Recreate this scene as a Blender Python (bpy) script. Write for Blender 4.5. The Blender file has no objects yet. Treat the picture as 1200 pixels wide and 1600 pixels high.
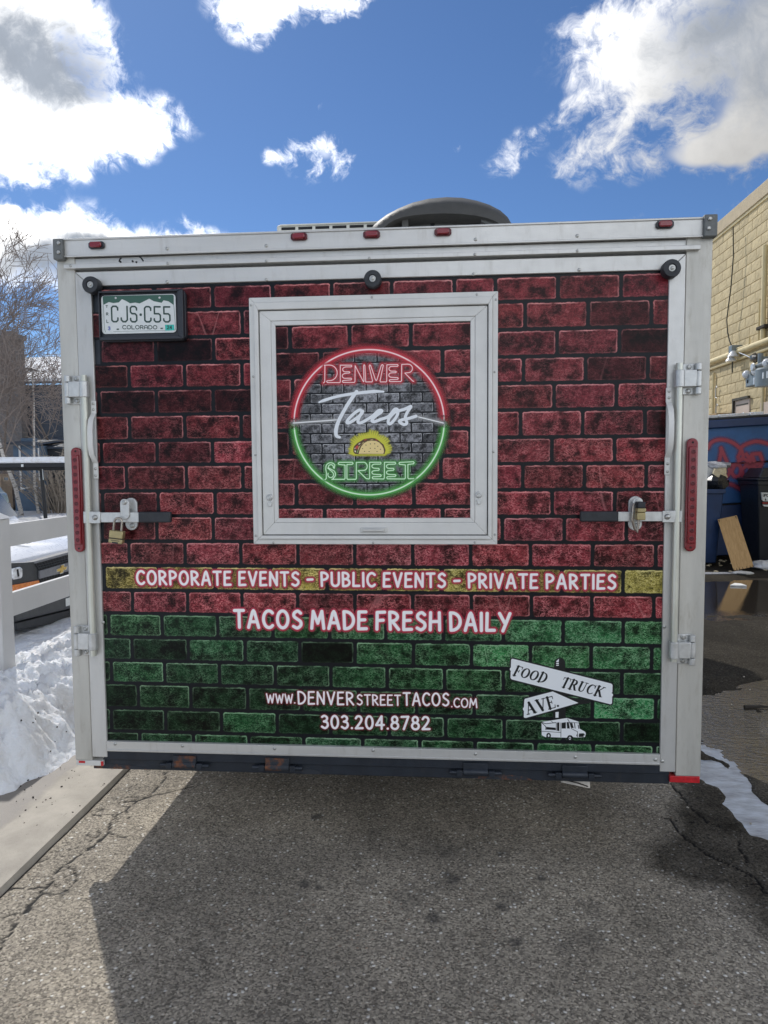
import bpy, math, random
import numpy as np
from mathutils import Vector

SC = bpy.context.scene
COL = SC.collection
RAD = math.radians

# ------------------------------------------------------------------ camera
FPX = 1110.0                                   # focal length for a 1200 x 1600 picture
CAM = np.array([0.26361822, -2.84586979, 1.63304969])
YAW, PITCH, ROLL = 0.0796234, -0.06739468, -0.00755251


def cam_axes():
    cy, sy, cp, sp = math.cos(YAW), math.sin(YAW), math.cos(PITCH), math.sin(PITCH)
    f = np.array([-sy * cp, cy * cp, sp])
    r = np.array([cy, sy, 0.0])
    u = np.cross(r, f)
    cr, sr = math.cos(ROLL), math.sin(ROLL)
    return cr * r + sr * u, -sr * r + cr * u, f


CR, CU, CF = cam_axes()
cd = bpy.data.cameras.new('camera')
cd.sensor_fit = 'VERTICAL'
cd.sensor_height = 24.0
cd.lens = 24.0 * FPX / 1600.0
cd.clip_start, cd.clip_end = 0.05, 3000.0
cam = bpy.data.objects.new('camera', cd)
COL.objects.link(cam)
from mathutils import Matrix
cam.matrix_world = Matrix(((CR[0], CU[0], -CF[0], CAM[0]), (CR[1], CU[1], -CF[1], CAM[1]),
                           (CR[2], CU[2], -CF[2], CAM[2]), (0, 0, 0, 1)))
SC.camera = cam

# ------------------------------------------------------------------ sun, sky, exposure
SUN_STRENGTH, SKY_STRENGTH, EXPOSURE = 2.0, 0.077, 0.64
SUNV = Vector((-0.55, 0.85, 1.0)).normalized()
sl = bpy.data.lights.new('sun', 'SUN')
sl.energy, sl.angle, sl.color = SUN_STRENGTH, RAD(0.8), (1.0, 0.96, 0.90)
so = bpy.data.objects.new('sun', sl)
so.rotation_mode = 'QUATERNION'
so.rotation_quaternion = SUNV.to_track_quat('Z', 'Y')
so.location = (-8, 12, 16)
COL.objects.link(so)

SC.view_settings.view_transform = 'Standard'
SC.view_settings.look = 'None'
SC.view_settings.exposure = EXPOSURE
SC.view_settings.gamma = 1.0
SC.view_settings.use_curve_mapping = False
SC.render.engine = 'CYCLES'
SC.cycles.max_bounces = 7
SC.cycles.transparent_max_bounces = 24
SC.cycles.sample_clamp_indirect = 6.0


# ------------------------------------------------------------------ node helper
class NT:
    def __init__(s, tree):
        s.t = tree
        s.n = tree.nodes
        s.l = tree.links

    def new(s, kind, **kw):
        n = s.n.new(kind)
        for k, v in kw.items():
            setattr(n, k, v)
        return n

    def put(s, sock, v):
        if v is None:
            return
        if isinstance(v, bpy.types.NodeSocket):
            s.l.new(v, sock)
        else:
            if sock.type == 'RGBA' and hasattr(v, '__len__') and len(v) == 3:
                v = (*v, 1.0)
            sock.default_value = v

    def m(s, op, a, b=None, c=None, clamp=False):
        n = s.new('ShaderNodeMath', operation=op, use_clamp=clamp)
        s.put(n.inputs[0], a)
        s.put(n.inputs[1], b)
        s.put(n.inputs[2], c)
        return n.outputs[0]

    def v(s, op, a, b=None, scale=None):
        n = s.new('ShaderNodeVectorMath', operation=op)
        s.put(n.inputs[0], a)
        s.put(n.inputs[1], b)
        if scale is not None:
            s.put(n.inputs['Scale'], scale)
        return n.outputs['Value'] if op in ('LENGTH', 'DOT_PRODUCT', 'DISTANCE') else n.outputs[0]

    def rng(s, x, a, b, c=0.0, d=1.0, smooth=False):
        n = s.new('ShaderNodeMapRange')
        n.interpolation_type = 'SMOOTHSTEP' if smooth else 'LINEAR'
        n.clamp = True
        for i, q in enumerate((x, a, b, c, d)):
            s.put(n.inputs[i], q)
        return n.outputs[0]

    def mix(s, f, a, b, mode='MIX'):
        n = s.new('ShaderNodeMix', data_type='RGBA', blend_type=mode)
        s.put(n.inputs[0], f)
        s.put(n.inputs[6], a)
        s.put(n.inputs[7], b)
        return n.outputs[2]

    def noise(s, vec, scale, detail=3.0, rough=0.55, dist=0.0, col=False, typ=None):
        n = s.new('ShaderNodeTexNoise')
        if typ:
            n.noise_type = typ
        s.put(n.inputs['Vector'], vec)
        s.put(n.inputs['Scale'], scale)
        s.put(n.inputs['Detail'], detail)
        s.put(n.inputs['Roughness'], rough)
        s.put(n.inputs['Distortion'], dist)
        return n.outputs['Color' if col else 'Fac']

    def vor(s, vec, scale, feature='F1', out='Distance'):
        n = s.new('ShaderNodeTexVoronoi', feature=feature)
        s.put(n.inputs['Vector'], vec)
        s.put(n.inputs['Scale'], scale)
        return n.outputs[out]

    def sep(s, vec):
        n = s.new('ShaderNodeSeparateXYZ')
        s.put(n.inputs[0], vec)
        return n.outputs

    def comb(s, x, y, z):
        n = s.new('ShaderNodeCombineXYZ')
        s.put(n.inputs[0], x)
        s.put(n.inputs[1], y)
        s.put(n.inputs[2], z)
        return n.outputs[0]

    def attr(s, name, out='Fac'):
        n = s.new('ShaderNodeAttribute', attribute_name=name)
        return n.outputs[out]

    def pos(s):
        return s.new('ShaderNodeNewGeometry').outputs['Position']

    def bump(s, h, strength=0.4, dist=0.01, normal=None):
        n = s.new('ShaderNodeBump')
        s.put(n.inputs['Strength'], strength)
        s.put(n.inputs['Distance'], dist)
        s.put(n.inputs['Height'], h)
        if normal is not None:
            s.put(n.inputs['Normal'], normal)
        return n.outputs[0]


# ------------------------------------------------------------------ projection helpers (photo measurements -> places in the world)
def ray(px, py):
    return CF + (px - 600.0) / FPX * CR - (py - 800.0) / FPX * CU


def P(px, py, y=0.0):
    d = ray(px, py)
    return CAM + d * ((y - CAM[1]) / d[1])


def GR(px, py, z=0.0):
    d = ray(px, py)
    return CAM + d * ((z - CAM[2]) / d[2])


def AX(px, py, x):
    d = ray(px, py)
    return CAM + d * ((x - CAM[0]) / d[0])


# ------------------------------------------------------------------ world: blue sky with cumulus
world = bpy.data.worlds.new('World')
SC.world = world
world.use_nodes = True
w = NT(world.node_tree)
w.n.clear()
skyt = w.new('ShaderNodeTexSky', sky_type='NISHITA')
skyt.sun_disc = False
skyt.sun_elevation = math.asin(SUNV.z)
skyt.sun_rotation = math.atan2(SUNV.x, SUNV.y)
skyt.altitude = 1600.0
skyt.air_density, skyt.dust_density, skyt.ozone_density = 1.0, 0.5, 2.0
dirv = w.v('NORMALIZE', w.new('ShaderNodeTexCoord').outputs['Generated'])
dx, dy, dz = w.sep(dirv)[0:3]
az = w.m('ARCTAN2', dx, dy)
el = w.m('ARCSINE', dz)
aev = w.comb(az, el, 0.0)
warp = w.noise(dirv, 5.0, 4.0, 0.6, col=True)
warpv = w.v('SCALE', w.v('SUBTRACT', warp, (0.5, 0.5, 0.5)), scale=0.12)
aew = w.v('ADD', aev, warpv)


def blob(px, py, rx, ry, amp=1.0, rot=0.0, vec=None):
    d = ray(px, py)
    d = d / np.linalg.norm(d)
    a0, e0 = math.atan2(d[0], d[1]), math.asin(d[2])
    vec = aew if vec is None else vec
    q = w.v('SUBTRACT', vec, (a0, e0, 0.0))
    if rot:
        rn = w.new('ShaderNodeVectorRotate', rotation_type='Z_AXIS')
        w.put(rn.inputs['Vector'], q)
        w.put(rn.inputs['Angle'], -rot)
        q = rn.outputs[0]
    k = 1.0 / FPX * math.cos(a0) ** 1.2
    q = w.v('MULTIPLY', q, (1 / (rx * k), 1 / (ry * k), 0.0))
    return w.rng(w.v('LENGTH', q), 0.0, 1.7, amp, 0.0, True)


def total(vals):
    s = vals[0]
    for q in vals[1:]:
        s = w.m('ADD', s, q)
    return s


CLOUD = [(-60, 110, 170, 120, 1.25), (70, 110, 120, 95, 1.1), (110, 195, 110, 45, .95), (235, 198, 66, 36, .85),
         (10, 20, 70, 50, .8), (187, 80, 16, 9, .55),
         (395, 12, 60, 26, .85), (450, -12, 60, 30, .8), (535, -6, 50, 22, .8),
         (492, 250, 56, 30, 1.05), (415, 254, 26, 11, .55), (476, 175, 14, 7, .4), (516, 200, 12, 7, .4),
         (820, 250, 46, 15, .6, .5), (718, 247, 14, 6, .4), (918, 165, 50, 14, .5, .7),
         (1150, 20, 190, 95, .95), (1195, 150, 110, 95, .95), (1085, 240, 150, 30, .62), (1010, 80, 70, 60, .48),
         (935, 225, 70, 26, .48, .6), (1180, 225, 120, 50, .7), (1000, 165, 36, 14, .45, .7),
         (30, 385, 140, 52, 1.1), (150, 378, 130, 44, 1.0), (270, 392, 90, 28, .9), (-120, 380, 130, 70, 1.1),
         (2, 325, 16, 8, .5), (85, 575, 60, 26, .8), (1150, 330, 60, 10, .45, .1), (1010, 352, 110, 9, .5), (560, 520, 300, 40, .5)]
dens = total([blob(*c) for c in CLOUD])
fine = w.noise(w.v('ADD', dirv, w.v('SCALE', warp, scale=0.10)), 8.0, 12.0, 0.68)
fine2 = w.noise(w.v('ADD', dirv, w.v('SCALE', warp, scale=0.16)), 30.0, 9.0, 0.68)
finer = w.m('ADD', w.m('MULTIPLY', w.m('SUBTRACT', fine, 0.5), 4.2), w.m('MULTIPLY', w.m('SUBTRACT', fine2, 0.5), 3.0))
# unseen rest of the sky: denser cloud cover, added for fill light
inframe = w.m('MULTIPLY', w.rng(w.m('ABSOLUTE', w.m('ADD', az, 0.08)), 0.56, 0.75, 1.0, 0.0, True), w.rng(el, 0.62, 0.80, 1.0, 0.0, True))
broad = w.m('MULTIPLY', w.m('SUBTRACT', w.noise(dirv, 1.7, 3.0, 0.5), 0.36), 5.0)
rest = w.m('MULTIPLY', w.m('MINIMUM', w.m('MAXIMUM', broad, 0.0), 1.2), w.m('SUBTRACT', 1.0, inframe))
base = w.m('ADD', dens, rest)
field = w.m('ADD', base, w.m('MULTIPLY', finer, w.rng(base, 0.0, 0.30, 0.0, 1.0)))
alpha = w.rng(field, 0.10, 1.60, 0.0, 1.0, True)
alpha = w.m('MAXIMUM', alpha, w.rng(base, 0.85, 1.35, 0.0, 1.0, True))
alpha = w.m('MULTIPLY', alpha, w.rng(el, -0.02, 0.02))
# cores away from the sun are grey, rims and thin parts white
core = total([blob(*c, vec=aew) for c in [(0, 92, 170, 84, .85), (110, 110, 90, 62, .55), (1180, 95, 130, 90, .75), (1130, 20, 100, 40, .4),
                                           (110, 392, 90, 28, 1.0), (170, 372, 70, 18, .8), (40, 420, 110, 26, .9), (230, 400, 60, 14, .5)]])
core = w.m('ADD', core, w.m('MULTIPLY', w.m('SUBTRACT', w.m('ADD', rest, 0.0), 0.55), 1.1, clamp=True))
core = w.rng(w.m('ADD', core, w.m('MULTIPLY', finer, 0.26)), 0.08, 1.10, 0.0, 1.0, True)
sunang = w.v('DOT_PRODUCT', dirv, tuple(SUNV))
near_sun = w.rng(sunang, 0.62, 0.97, 0.0, 1.0, True)
facing = w.rng(sunang, 0.52, -0.35, 0.0, 1.0, True)          # clouds opposite the sun, boosted to add fill light
lit = w.m('ADD', w.m('ADD', 0.38, w.m('MULTIPLY', near_sun, 1.35)), w.m('MULTIPLY', facing, 1.60))
tex = w.m('ADD', 0.70, w.m('MULTIPLY', w.noise(dirv, 11.0, 8.0, 0.66), 0.60))
litc = w.v('SCALE', w.comb(1.0, 0.99, 0.972), scale=w.m('MULTIPLY', lit, tex))
shc = w.v('SCALE', w.comb(0.84, 0.94, 1.10), scale=w.m('MULTIPLY', w.m('ADD', w.m('ADD', 0.27, w.m('MULTIPLY', near_sun, 0.04)), w.m('MULTIPLY', facing, 0.80)), tex))
cloudc = w.mix(core, litc, shc)
skyc = w.v('SCALE', w.v('MULTIPLY', skyt.outputs[0], (0.52, 0.68, 0.86)), scale=SKY_STRENGTH)
fin = w.mix(alpha, skyc, cloudc)
bg = w.new('ShaderNodeBackground')
w.put(bg.inputs['Color'], fin)
bg.inputs['Strength'].default_value = 1.0
outw = w.new('ShaderNodeOutputWorld')
w.l.new(bg.outputs[0], outw.inputs['Surface'])


# ------------------------------------------------------------------ materials
def mat_base(name):
    m = bpy.data.materials.new(name)
    m.use_nodes = True
    t = NT(m.node_tree)
    b = m.node_tree.nodes['Principled BSDF']
    return m, t, b


def pm(name, col, rough=0.5, metal=0.0, var=0.12, scale=9.0, bump=0.0, bscale=180.0, stretch=None, spec=0.5, dirt=0.0,
       dirtcol=(0.10, 0.085, 0.065), coat=0.0, emit=None):
    m, t, b = mat_base(name)
    p = t.pos()
    vec = t.v('MULTIPLY', p, stretch) if stretch else p
    n = t.noise(vec, scale, 5.0, 0.6)
    f = t.rng(n, 0.3, 0.7, 1.0 - var, 1.0 + var)
    c = t.v('SCALE', t.comb(*col), scale=f)
    if dirt > 0:
        dn = t.noise(t.v('MULTIPLY', p, (1.0, 1.0, 0.22)), 24.0, 8.0, 0.70)
        c = t.mix(t.rng(dn, 0.5, 0.78, 0.0, dirt, True), c, dirtcol)
    t.put(b.inputs['Base Color'], c)
    t.put(b.inputs['Roughness'], t.rng(t.noise(p, 30.0, 3.0), 0.3, 0.7, max(0.02, rough - 0.06), min(1.0, rough + 0.06)))
    b.inputs['Metallic'].default_value = metal
    b.inputs['Specular IOR Level'].default_value = spec
    b.inputs['Coat Weight'].default_value = coat
    b.inputs['Coat Roughness'].default_value = 0.08
    if bump > 0:
        t.put(b.inputs['Normal'], t.bump(t.noise(p, bscale, 4.0, 0.6), bump, 0.004))
    return m


M = {}


def mats():
    M['alu'] = pm('brushed_aluminium', (.585, .58, .555), .38, .4, .15, 4.0, .12, 300, (1, 1, .12), dirt=.55, dirtcol=(.33, .305, .26))
    M['alu_h'] = pm('brushed_aluminium_rail', (.595, .59, .565), .38, .4, .15, 4.0, .12, 300, (.12, 1, 1), dirt=.42, dirtcol=(.36, .335, .29))
    M['alu_post'] = pm('weathered_aluminium', (.50, .488, .445), .45, .4, .20, 7.0, .15, 260, (1, 1, .14), dirt=.8, dirtcol=(.31, .28, .225))
    M['alu_white'] = pm('pale_painted_frame', (.645, .642, .615), .4, .1, .08, 6.0, .05, 200, dirt=.32, dirtcol=(.55, .53, .47))
    M['zinc'] = pm('zinc_plated_steel', (.58, .585, .57), .38, .55, .14, 30.0, .08, 400, dirt=.2, dirtcol=(.30, .29, .26))
    M['zinc_yellow'] = pm('yellow_zinc_rod', (.60, .605, .53), .34, .5, .16, 12.0, .05, 300, (1, 1, .2), dirt=.15, dirtcol=(.36, .36, .30))
    M['rubber'] = pm('black_rubber', (.022, .025, .030), .55, 0, .25, 40, .2, 500)
    M['black_plastic'] = pm('black_moulded_plastic', (.020, .024, .032), .38, 0, .15, 30, .15, 900)
    M['cap_grey'] = pm('grey_cast_cap', (.15, .158, .155), .55, .3, .12, 40, .3, 700)
    M['bolt'] = pm('bolt_head', (.42, .42, .40), .35, .7, .1, 60)
    M['red_lens'] = pm('red_lamp_lens', (.21, .008, .016), .22, 0, .1, 30, .1, 300, coat=.5)
    M['red_dark'] = pm('red_lens_pit', (.10, .006, .012), .25, 0, .1, 30)
    M['red_reflector'] = pm('red_reflector', (.52, .012, .02), .2, 0, .25, 60, .25, 900, coat=.6)
    M['steel_blue'] = pm('dark_painted_steel', (.020, .026, .036), .45, .2, .3, 10, .2, 160, dirt=.45, dirtcol=(.05, .045, .045))
    M['brass'] = pm('satin_brass', (.40, .33, .17), .38, .6, .12, 40, .05, 300)
    M['shackle'] = pm('steel_shackle', (.40, .36, .31), .3, .8, .12, 40)
    M['white_shell'] = pm('white_shell_panel', (.74, .74, .72), .35, 0, .05, 2, dirt=.15, dirtcol=(.5, .48, .42))
    M['fan_grey'] = pm('grey_fan_hood', (.062, .061, .056), .6, 0, .12, 18, .25, 300)
    M['fan_in'] = pm('fan_housing', (.14, .145, .14), .5, .2, .15, 18)
    M['ac_white'] = pm('ac_cream_shroud', (.62, .62, .56), .5, 0, .08, 10, dirt=.2, dirtcol=(.4, .38, .3))
    M['dark_void'] = pm('dark_opening', (.012, .012, .014), .8)
    M['tyre'] = pm('tyre_rubber', (.025, .025, .026), .8, 0, .3, 30, .3, 120)
    M['card'] = pm('pale_card', (.62, .57, .50), .8, 0, .2, 30, .2, 80)
    M['vinyl'] = pm('white_vinyl_fence', (.53, .525, .515), .4, 0, .05, 3, .05, 60, dirt=.15, dirtcol=(.6, .58, .53))
    M['van_white'] = pm('white_van_paint', (.78, .79, .80), .3, 0, .05, 3, coat=.5, dirt=.2, dirtcol=(.55, .54, .5))
    M['van_black'] = pm('black_van_trim', (.032, .036, .040), .45, 0, .2, 20, .1, 300)
    M['van_grey'] = pm('grey_grille_bar', (.19, .195, .21), .45, 0, .12, 20)
    M['lamp_clear'] = pm('clear_headlamp', (.74, .76, .77), .1, .1, .35, 28, .5, 60, coat=1.0)
    M['amber'] = pm('amber_lamp', (.72, .20, .018), .25, 0, .18, 25, .3, 120, coat=.5)
    M['gold'] = pm('gold_emblem', (.68, .47, .12), .3, .5, .1, 40)
    M['glass'] = pm('window_glass', (.05, .08, .11), .05, 0, .1, 5, spec=.9, coat=1.0)
    M['car_grey'] = pm('silver_green_paint', (.20, .23, .215), .3, .3, .06, 5, coat=.5)
    M['plate_white'] = pm('plate_paint', (.66, .69, .68), .35, 0, .05, 40)
    M['bark'] = pm('brown_bark', (.165, .135, .115), .9, 0, .25, 12, .4, 40)
    M['twig'] = pm('twig_bark', (.20, .165, .145), .9, 0, .25, 12)
    M['shrub_twig'] = pm('tan_twigs', (.30, .255, .205), .9, 0, .3, 5)
    m, t, b = mat_base('birch_bark')
    p = t.pos()
    n = t.noise(t.v('MULTIPLY', p, (2, 2, 9)), 2.2, 5, .6)
    t.put(b.inputs['Base Color'], t.mix(t.rng(n, .52, .62), (.52, .49, .45), (.10, .085, .075)))
    b.inputs['Roughness'].default_value = .85
    M['birch'] = m
    M['siding_dark'] = pm('slate_siding', (.055, .068, .09), .7, 0, .12, 3)
    M['siding_blue'] = pm('blue_siding', (.085, .135, .20), .65, 0, .1, 3)
    M['trim_white'] = pm('white_trim', (.72, .73, .73), .6, 0, .06, 4)
    M['chimney'] = pm('brown_chimney_brick', (.15, .142, .14), .85, 0, .25, 9, .3, 30)
    M['tan'] = pm('tan_boards', (.30, .235, .17), .8, 0, .15, 6)
    M['dark_steel'] = pm('black_painted_steel', (.014, .015, .017), .4, .2, .2, 8)
    M['stucco'] = pm('parapet_cap_paint', (.47, .385, .25), .75, 0, .1, 5, .2, 40)
    M['conduit'] = pm('painted_conduit', (.68, .57, .32), .55, 0, .1, 6)
    M['insulator'] = pm('white_porcelain', (.72, .74, .76), .2, 0, .1, 20, coat=.6)
    M['util_grey'] = pm('utility_grey_metal', (.20, .235, .25), .45, .2, .15, 8)
    M['door_pink'] = pm('pinkish_door_paint', (.56, .45, .36), .55, 0, .06, 6)
    M['rust_box'] = pm('rusty_tan_box', (.34, .22, .10), .8, 0, .3, 10, dirt=.7, dirtcol=(.10, .11, .075))
    M['wire'] = pm('dark_wire', (.05, .045, .03), .7)
    M['dumpster'] = pm('blue_dumpster_paint', (.026, .115, .31), .42, 0, .22, 3, .1, 60, dirt=.3, dirtcol=(.05, .07, .10))
    M['dumpster_rim'] = pm('navy_dumpster_rim', (.018, .045, .13), .42, 0, .2, 4, dirt=.3, dirtcol=(.03, .03, .04))
    M['bin_navy'] = pm('navy_bin_plastic', (.010, .034, .105), .42, 0, .2, 6, .1, 200)
    M['bin_black'] = pm('black_bin_plastic', (.014, .017, .024), .4, 0, .2, 6, .1, 200)
    M['paper'] = pm('crumpled_white_paper', (.68, .68, .66), .8, 0, .12, 20, .3, 40)
    M['kraft'] = pm('cream_paper_bag', (.60, .52, .36), .8, 0, .15, 20, .3, 40)
    M['bag_black'] = pm('black_bag', (.02, .021, .024), .3, 0, .3, 14, .4, 30)
    M['clear_bag'] = pm('grey_plastic_film', (.40, .41, .44), .25, 0, .3, 20, .5, 40)
    m, t, b = mat_base('plywood_grain')
    p = t.pos()
    g = t.noise(t.v('MULTIPLY', p, (9, 2, 1.0)), 6.0, 6, .6, .6)
    c = t.mix(t.rng(g, .35, .68), (.56, .36, .165), (.42, .255, .10))
    t.put(b.inputs['Base Color'], t.mix(t.rng(t.noise(p, 60, 3), .55, .75, 0, .4), c, (.62, .42, .22)))
    b.inputs['Roughness'].default_value = .7
    M['plywood'] = m
    M['ply_edge'] = pm('dark_board_edge', (.03, .024, .018), .9)
    # snow
    m, t, b = mat_base('old_snow')
    p = t.pos()
    n1 = t.noise(p, 7, 6, .6)
    sp = t.rng(t.noise(p, 60, 3, .7), .70, .80)
    gate = t.rng(t.noise(p, 3.2, 4, .6), .50, .66)
    c = t.mix(t.m('MULTIPLY', sp, gate), (.83, .85, .88), (.10, .085, .07))
    c = t.mix(t.rng(t.noise(p, 4, 6, .65), .44, .70, 0, .62), c, (.60, .56, .50))
    t.put(b.inputs['Base Color'], c)
    b.inputs['Roughness'].default_value = .75
    b.inputs['Subsurface Weight'].default_value = .25
    b.inputs['Subsurface Radius'].default_value = (.03, .035, .04)
    b.inputs['Subsurface Scale'].default_value = .5
    h = t.m('ADD', t.noise(p, 24, 7, .66), t.m('MULTIPLY', t.vor(t.v('ADD', p, t.v('SCALE', t.noise(p, 30, 2, col=True), scale=.04)), 22, 'SMOOTH_F1'), .9))
    t.put(b.inputs['Normal'], t.bump(h, .7, .03))
    M['snow'] = m
    # concrete gutter
    m, t, b = mat_base('gutter_concrete')
    p = t.pos()
    c = t.mix(t.rng(t.noise(p, 6, 7, .62), .35, .68), (.46, .42, .355), (.34, .31, .262))
    c = t.mix(t.rng(t.noise(p, 240, 3, .6), .60, .72, 0, .6), c, (.15, .14, .13))
    c = t.mix(t.rng(t.noise(t.v('ADD', p, (3, 1, 0)), 14, 5, .7), .66, .72, 0, .8), c, (.13, .115, .10))
    wetx = t.m('ADD', t.m('MULTIPLY', t.sep(p)[0], -1.0), t.m('MULTIPLY', t.noise(p, 5, 4), .16))
    wet = t.rng(wetx, 1.76, 1.80, 0, .75)
    c = t.mix(wet, c, (.115, .098, .085))
    t.put(b.inputs['Base Color'], c)
    t.put(b.inputs['Roughness'], t.rng(wet, 0, 1, .85, .45))
    t.put(b.inputs['Normal'], t.bump(t.m('ADD', t.noise(p, 220, 4, .7), t.m('MULTIPLY', t.noise(p, 30, 4), .8)), .35, .004))
    M['concrete'] = m
    # asphalt: worn aggregate, cracks, stains and wet zones come from the mesh attributes
    m, t, b = mat_base('worn_asphalt')
    p = t.pos()
    wet, crack, stain = t.rng(t.attr('wet'), 0.0, .8), t.attr('crack'), t.attr('stain')
    pj = t.v('ADD', p, t.v('SCALE', t.noise(p, 40, 2, col=True), scale=.012))
    vn = t.new('ShaderNodeTexVoronoi')
    t.put(vn.inputs['Vector'], pj)
    vn.inputs['Scale'].default_value = 68
    sc_, dist = t.sep(vn.outputs['Color']), vn.outputs['Distance']
    vn2 = t.new('ShaderNodeTexVoronoi')
    t.put(vn2.inputs['Vector'], t.v('ADD', pj, (5.3, 2.1, 0)))
    vn2.inputs['Scale'].default_value = 150
    s2 = t.sep(vn2.outputs['Color'])
    stone = t.mix(sc_[0], (.15, .130, .104), (.56, .495, .40))
    stone = t.mix(t.rng(sc_[1], .92, .94), stone, (.72, .69, .62))
    stone = t.mix(t.rng(sc_[2], .90, .93), stone, (.30, .225, .165))
    fine_c = t.mix(s2[0], (.105, .091, .072), (.43, .38, .30))
    big = t.m('MULTIPLY', t.rng(dist, .30, .46, 1, 0), t.rng(sc_[1], .35, .45))
    c = t.mix(big, fine_c, stone)
    patch = t.noise(p, 1.6, 6, .62)
    c = t.v('SCALE', c, scale=t.m('MULTIPLY', t.rng(patch, .3, .7, .72, 1.25), t.rng(t.noise(t.v('MULTIPLY', p, (2.2, .8, 1)), 1.1, 3, .5), .35, .65, .86, 1.14)))
    c = t.mix(t.m('MULTIPLY', stain, .8), c, (.030, .030, .031))
    wc = t.v('SCALE', c, scale=.13)
    c = t.mix(wet, c, wc)
    c = t.mix(t.rng(crack, .15, .8), c, (.012, .011, .010))
    t.put(b.inputs['Base Color'], c)
    t.put(b.inputs['Roughness'], t.rng(wet, 0, 1, .88, .72))
    t.put(b.inputs['Specular IOR Level'], t.rng(wet, 0, 1, .5, .06))
    hh = t.m('ADD', t.m('MULTIPLY', big, t.rng(dist, 0, .46, 1.0, .2)), t.m('MULTIPLY', s2[1], .35))
    hh = t.m('ADD', hh, t.m('MULTIPLY', t.noise(p, 22, 4, .6), .8))
    t.put(b.inputs['Normal'], t.bump(hh, .75, .0055))
    M['asphalt'] = m
    m, t, b = mat_base('muddy_puddle_water')
    p = t.pos()
    rip = t.m('ADD', t.noise(t.v('MULTIPLY', p, (7, 18, 1)), 2.0, 4, .6), t.m('MULTIPLY', t.noise(t.v('MULTIPLY', p, (16, 40, 1)), 2.0, 3, .6), .35))
    calm = t.rng(t.noise(p, .9, 3), .42, .58, .10, 1.0)
    calm = t.m('MULTIPLY', t.rng(calm, .1, 1.0, .55, 1.0), t.rng(t.sep(p)[1], 4.2, 5.2, 1.0, .05))
    t.put(b.inputs['Base Color'], t.mix(t.noise(p, 3, 4), (.022, .017, .011), (.05, .041, .028)))
    b.inputs['Roughness'].default_value = .035
    b.inputs['IOR'].default_value = 1.5
    b.inputs['Specular IOR Level'].default_value = 1.0
    b.inputs['Coat Weight'].default_value = 1.0
    b.inputs['Coat IOR'].default_value = 1.6
    b.inputs['Coat Roughness'].default_value = .02
    nb = t.bump(rip, t.m('MULTIPLY', calm, .8), .012)
    t.put(b.inputs['Normal'], nb)
    t.put(b.inputs['Coat Normal'], nb)
    M['water'] = m
    m, t, b = mat_base('painted_sky_reflection')  # pale blue base colour stands in for sky reflected in the water
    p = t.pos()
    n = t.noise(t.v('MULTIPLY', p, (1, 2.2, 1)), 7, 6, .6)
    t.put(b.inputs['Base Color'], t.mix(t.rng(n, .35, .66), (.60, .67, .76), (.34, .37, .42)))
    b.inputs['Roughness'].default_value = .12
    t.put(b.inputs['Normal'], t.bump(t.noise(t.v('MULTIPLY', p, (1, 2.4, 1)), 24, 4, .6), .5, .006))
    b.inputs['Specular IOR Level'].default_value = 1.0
    M['sky_reflection'] = m
    m, t, b = mat_base('far_ground')
    p = t.pos()
    t.put(b.inputs['Base Color'], t.mix(t.rng(t.noise(p, .2, 5), .4, .6), (.75, .77, .80), (.16, .14, .12)))
    b.inputs['Roughness'].default_value = .9
    M['terrain'] = m
    # rusted parts of the bumper
    m, t, b = mat_base('rusty_steel')
    p = t.pos()
    r_ = t.rng(t.noise(p, 26, 6, .65), .48, .62)
    t.put(b.inputs['Base Color'], t.mix(r_, (.022, .027, .035), t.mix(t.noise(p, 70, 4), (.20, .07, .025), (.09, .035, .018))))
    b.inputs['Roughness'].default_value = .7
    t.put(b.inputs['Normal'], t.bump(t.noise(p, 150, 4), .3, .003))
    M['rust'] = m
    # concrete block, split face, painted yellow
    m, t, b = mat_base('painted_split_block')
    p = t.pos()
    oi = t.new('ShaderNodeObjectInfo').outputs['Random']
    n = t.noise(p, 9, 6, .65)
    c = t.mix(t.rng(n, .3, .7), (.60, .495, .285), (.49, .40, .235))
    c = t.v('SCALE', c, scale=t.rng(oi, 0, 1, .90, 1.08))
    c = t.mix(t.rng(t.noise(t.v('MULTIPLY', p, (6, 6, 2.2)), 2.6, 5, .6), .66, .74, 0, .5), c, (.25, .20, .11))
    t.put(b.inputs['Base Color'], c)
    b.inputs['Roughness'].default_value = .85
    t.put(b.inputs['Normal'], t.bump(t.m('ADD', t.noise(p, 24, 6, .7), t.m('MULTIPLY', t.noise(p, 7, 4, .6), .5)), .5, .014))
    M['block'] = m
    M['mortar'] = pm('painted_mortar', (.66, .56, .33), .85, 0, .08, 9)
    # printed brick wrap
    m, t, b = mat_base('printed_brick_vinyl')
    bp, bh, bc, bx = t.attr('bp', 'Vector'), t.attr('bh', 'Vector'), t.attr('bc', 'Color'), t.attr('bx', 'Vector')
    bpx, bpz = t.sep(bp)[0], t.sep(bp)[1]
    hx, hz, rnd = t.sep(bh)[0], t.sep(bh)[1], t.sep(bh)[2]
    rough_, unit, bright = t.sep(bx)[0], t.sep(bx)[1], t.sep(bx)[2]
    off = t.v('ADD', bp, t.comb(t.m('MULTIPLY', rnd, 37.0), t.m('MULTIPLY', rnd, 91.0), t.m('MULTIPLY', rnd, 13.0)))
    offu = t.v('SCALE', off, scale=t.m('DIVIDE', 1.0, unit))
    jit = t.m('SUBTRACT', t.noise(offu, 42, 4, .7), .5)
    cr = t.m('MULTIPLY', unit, .010)
    qx = t.m('ADD', t.m('SUBTRACT', t.m('ABSOLUTE', bpx), hx), cr)
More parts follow.
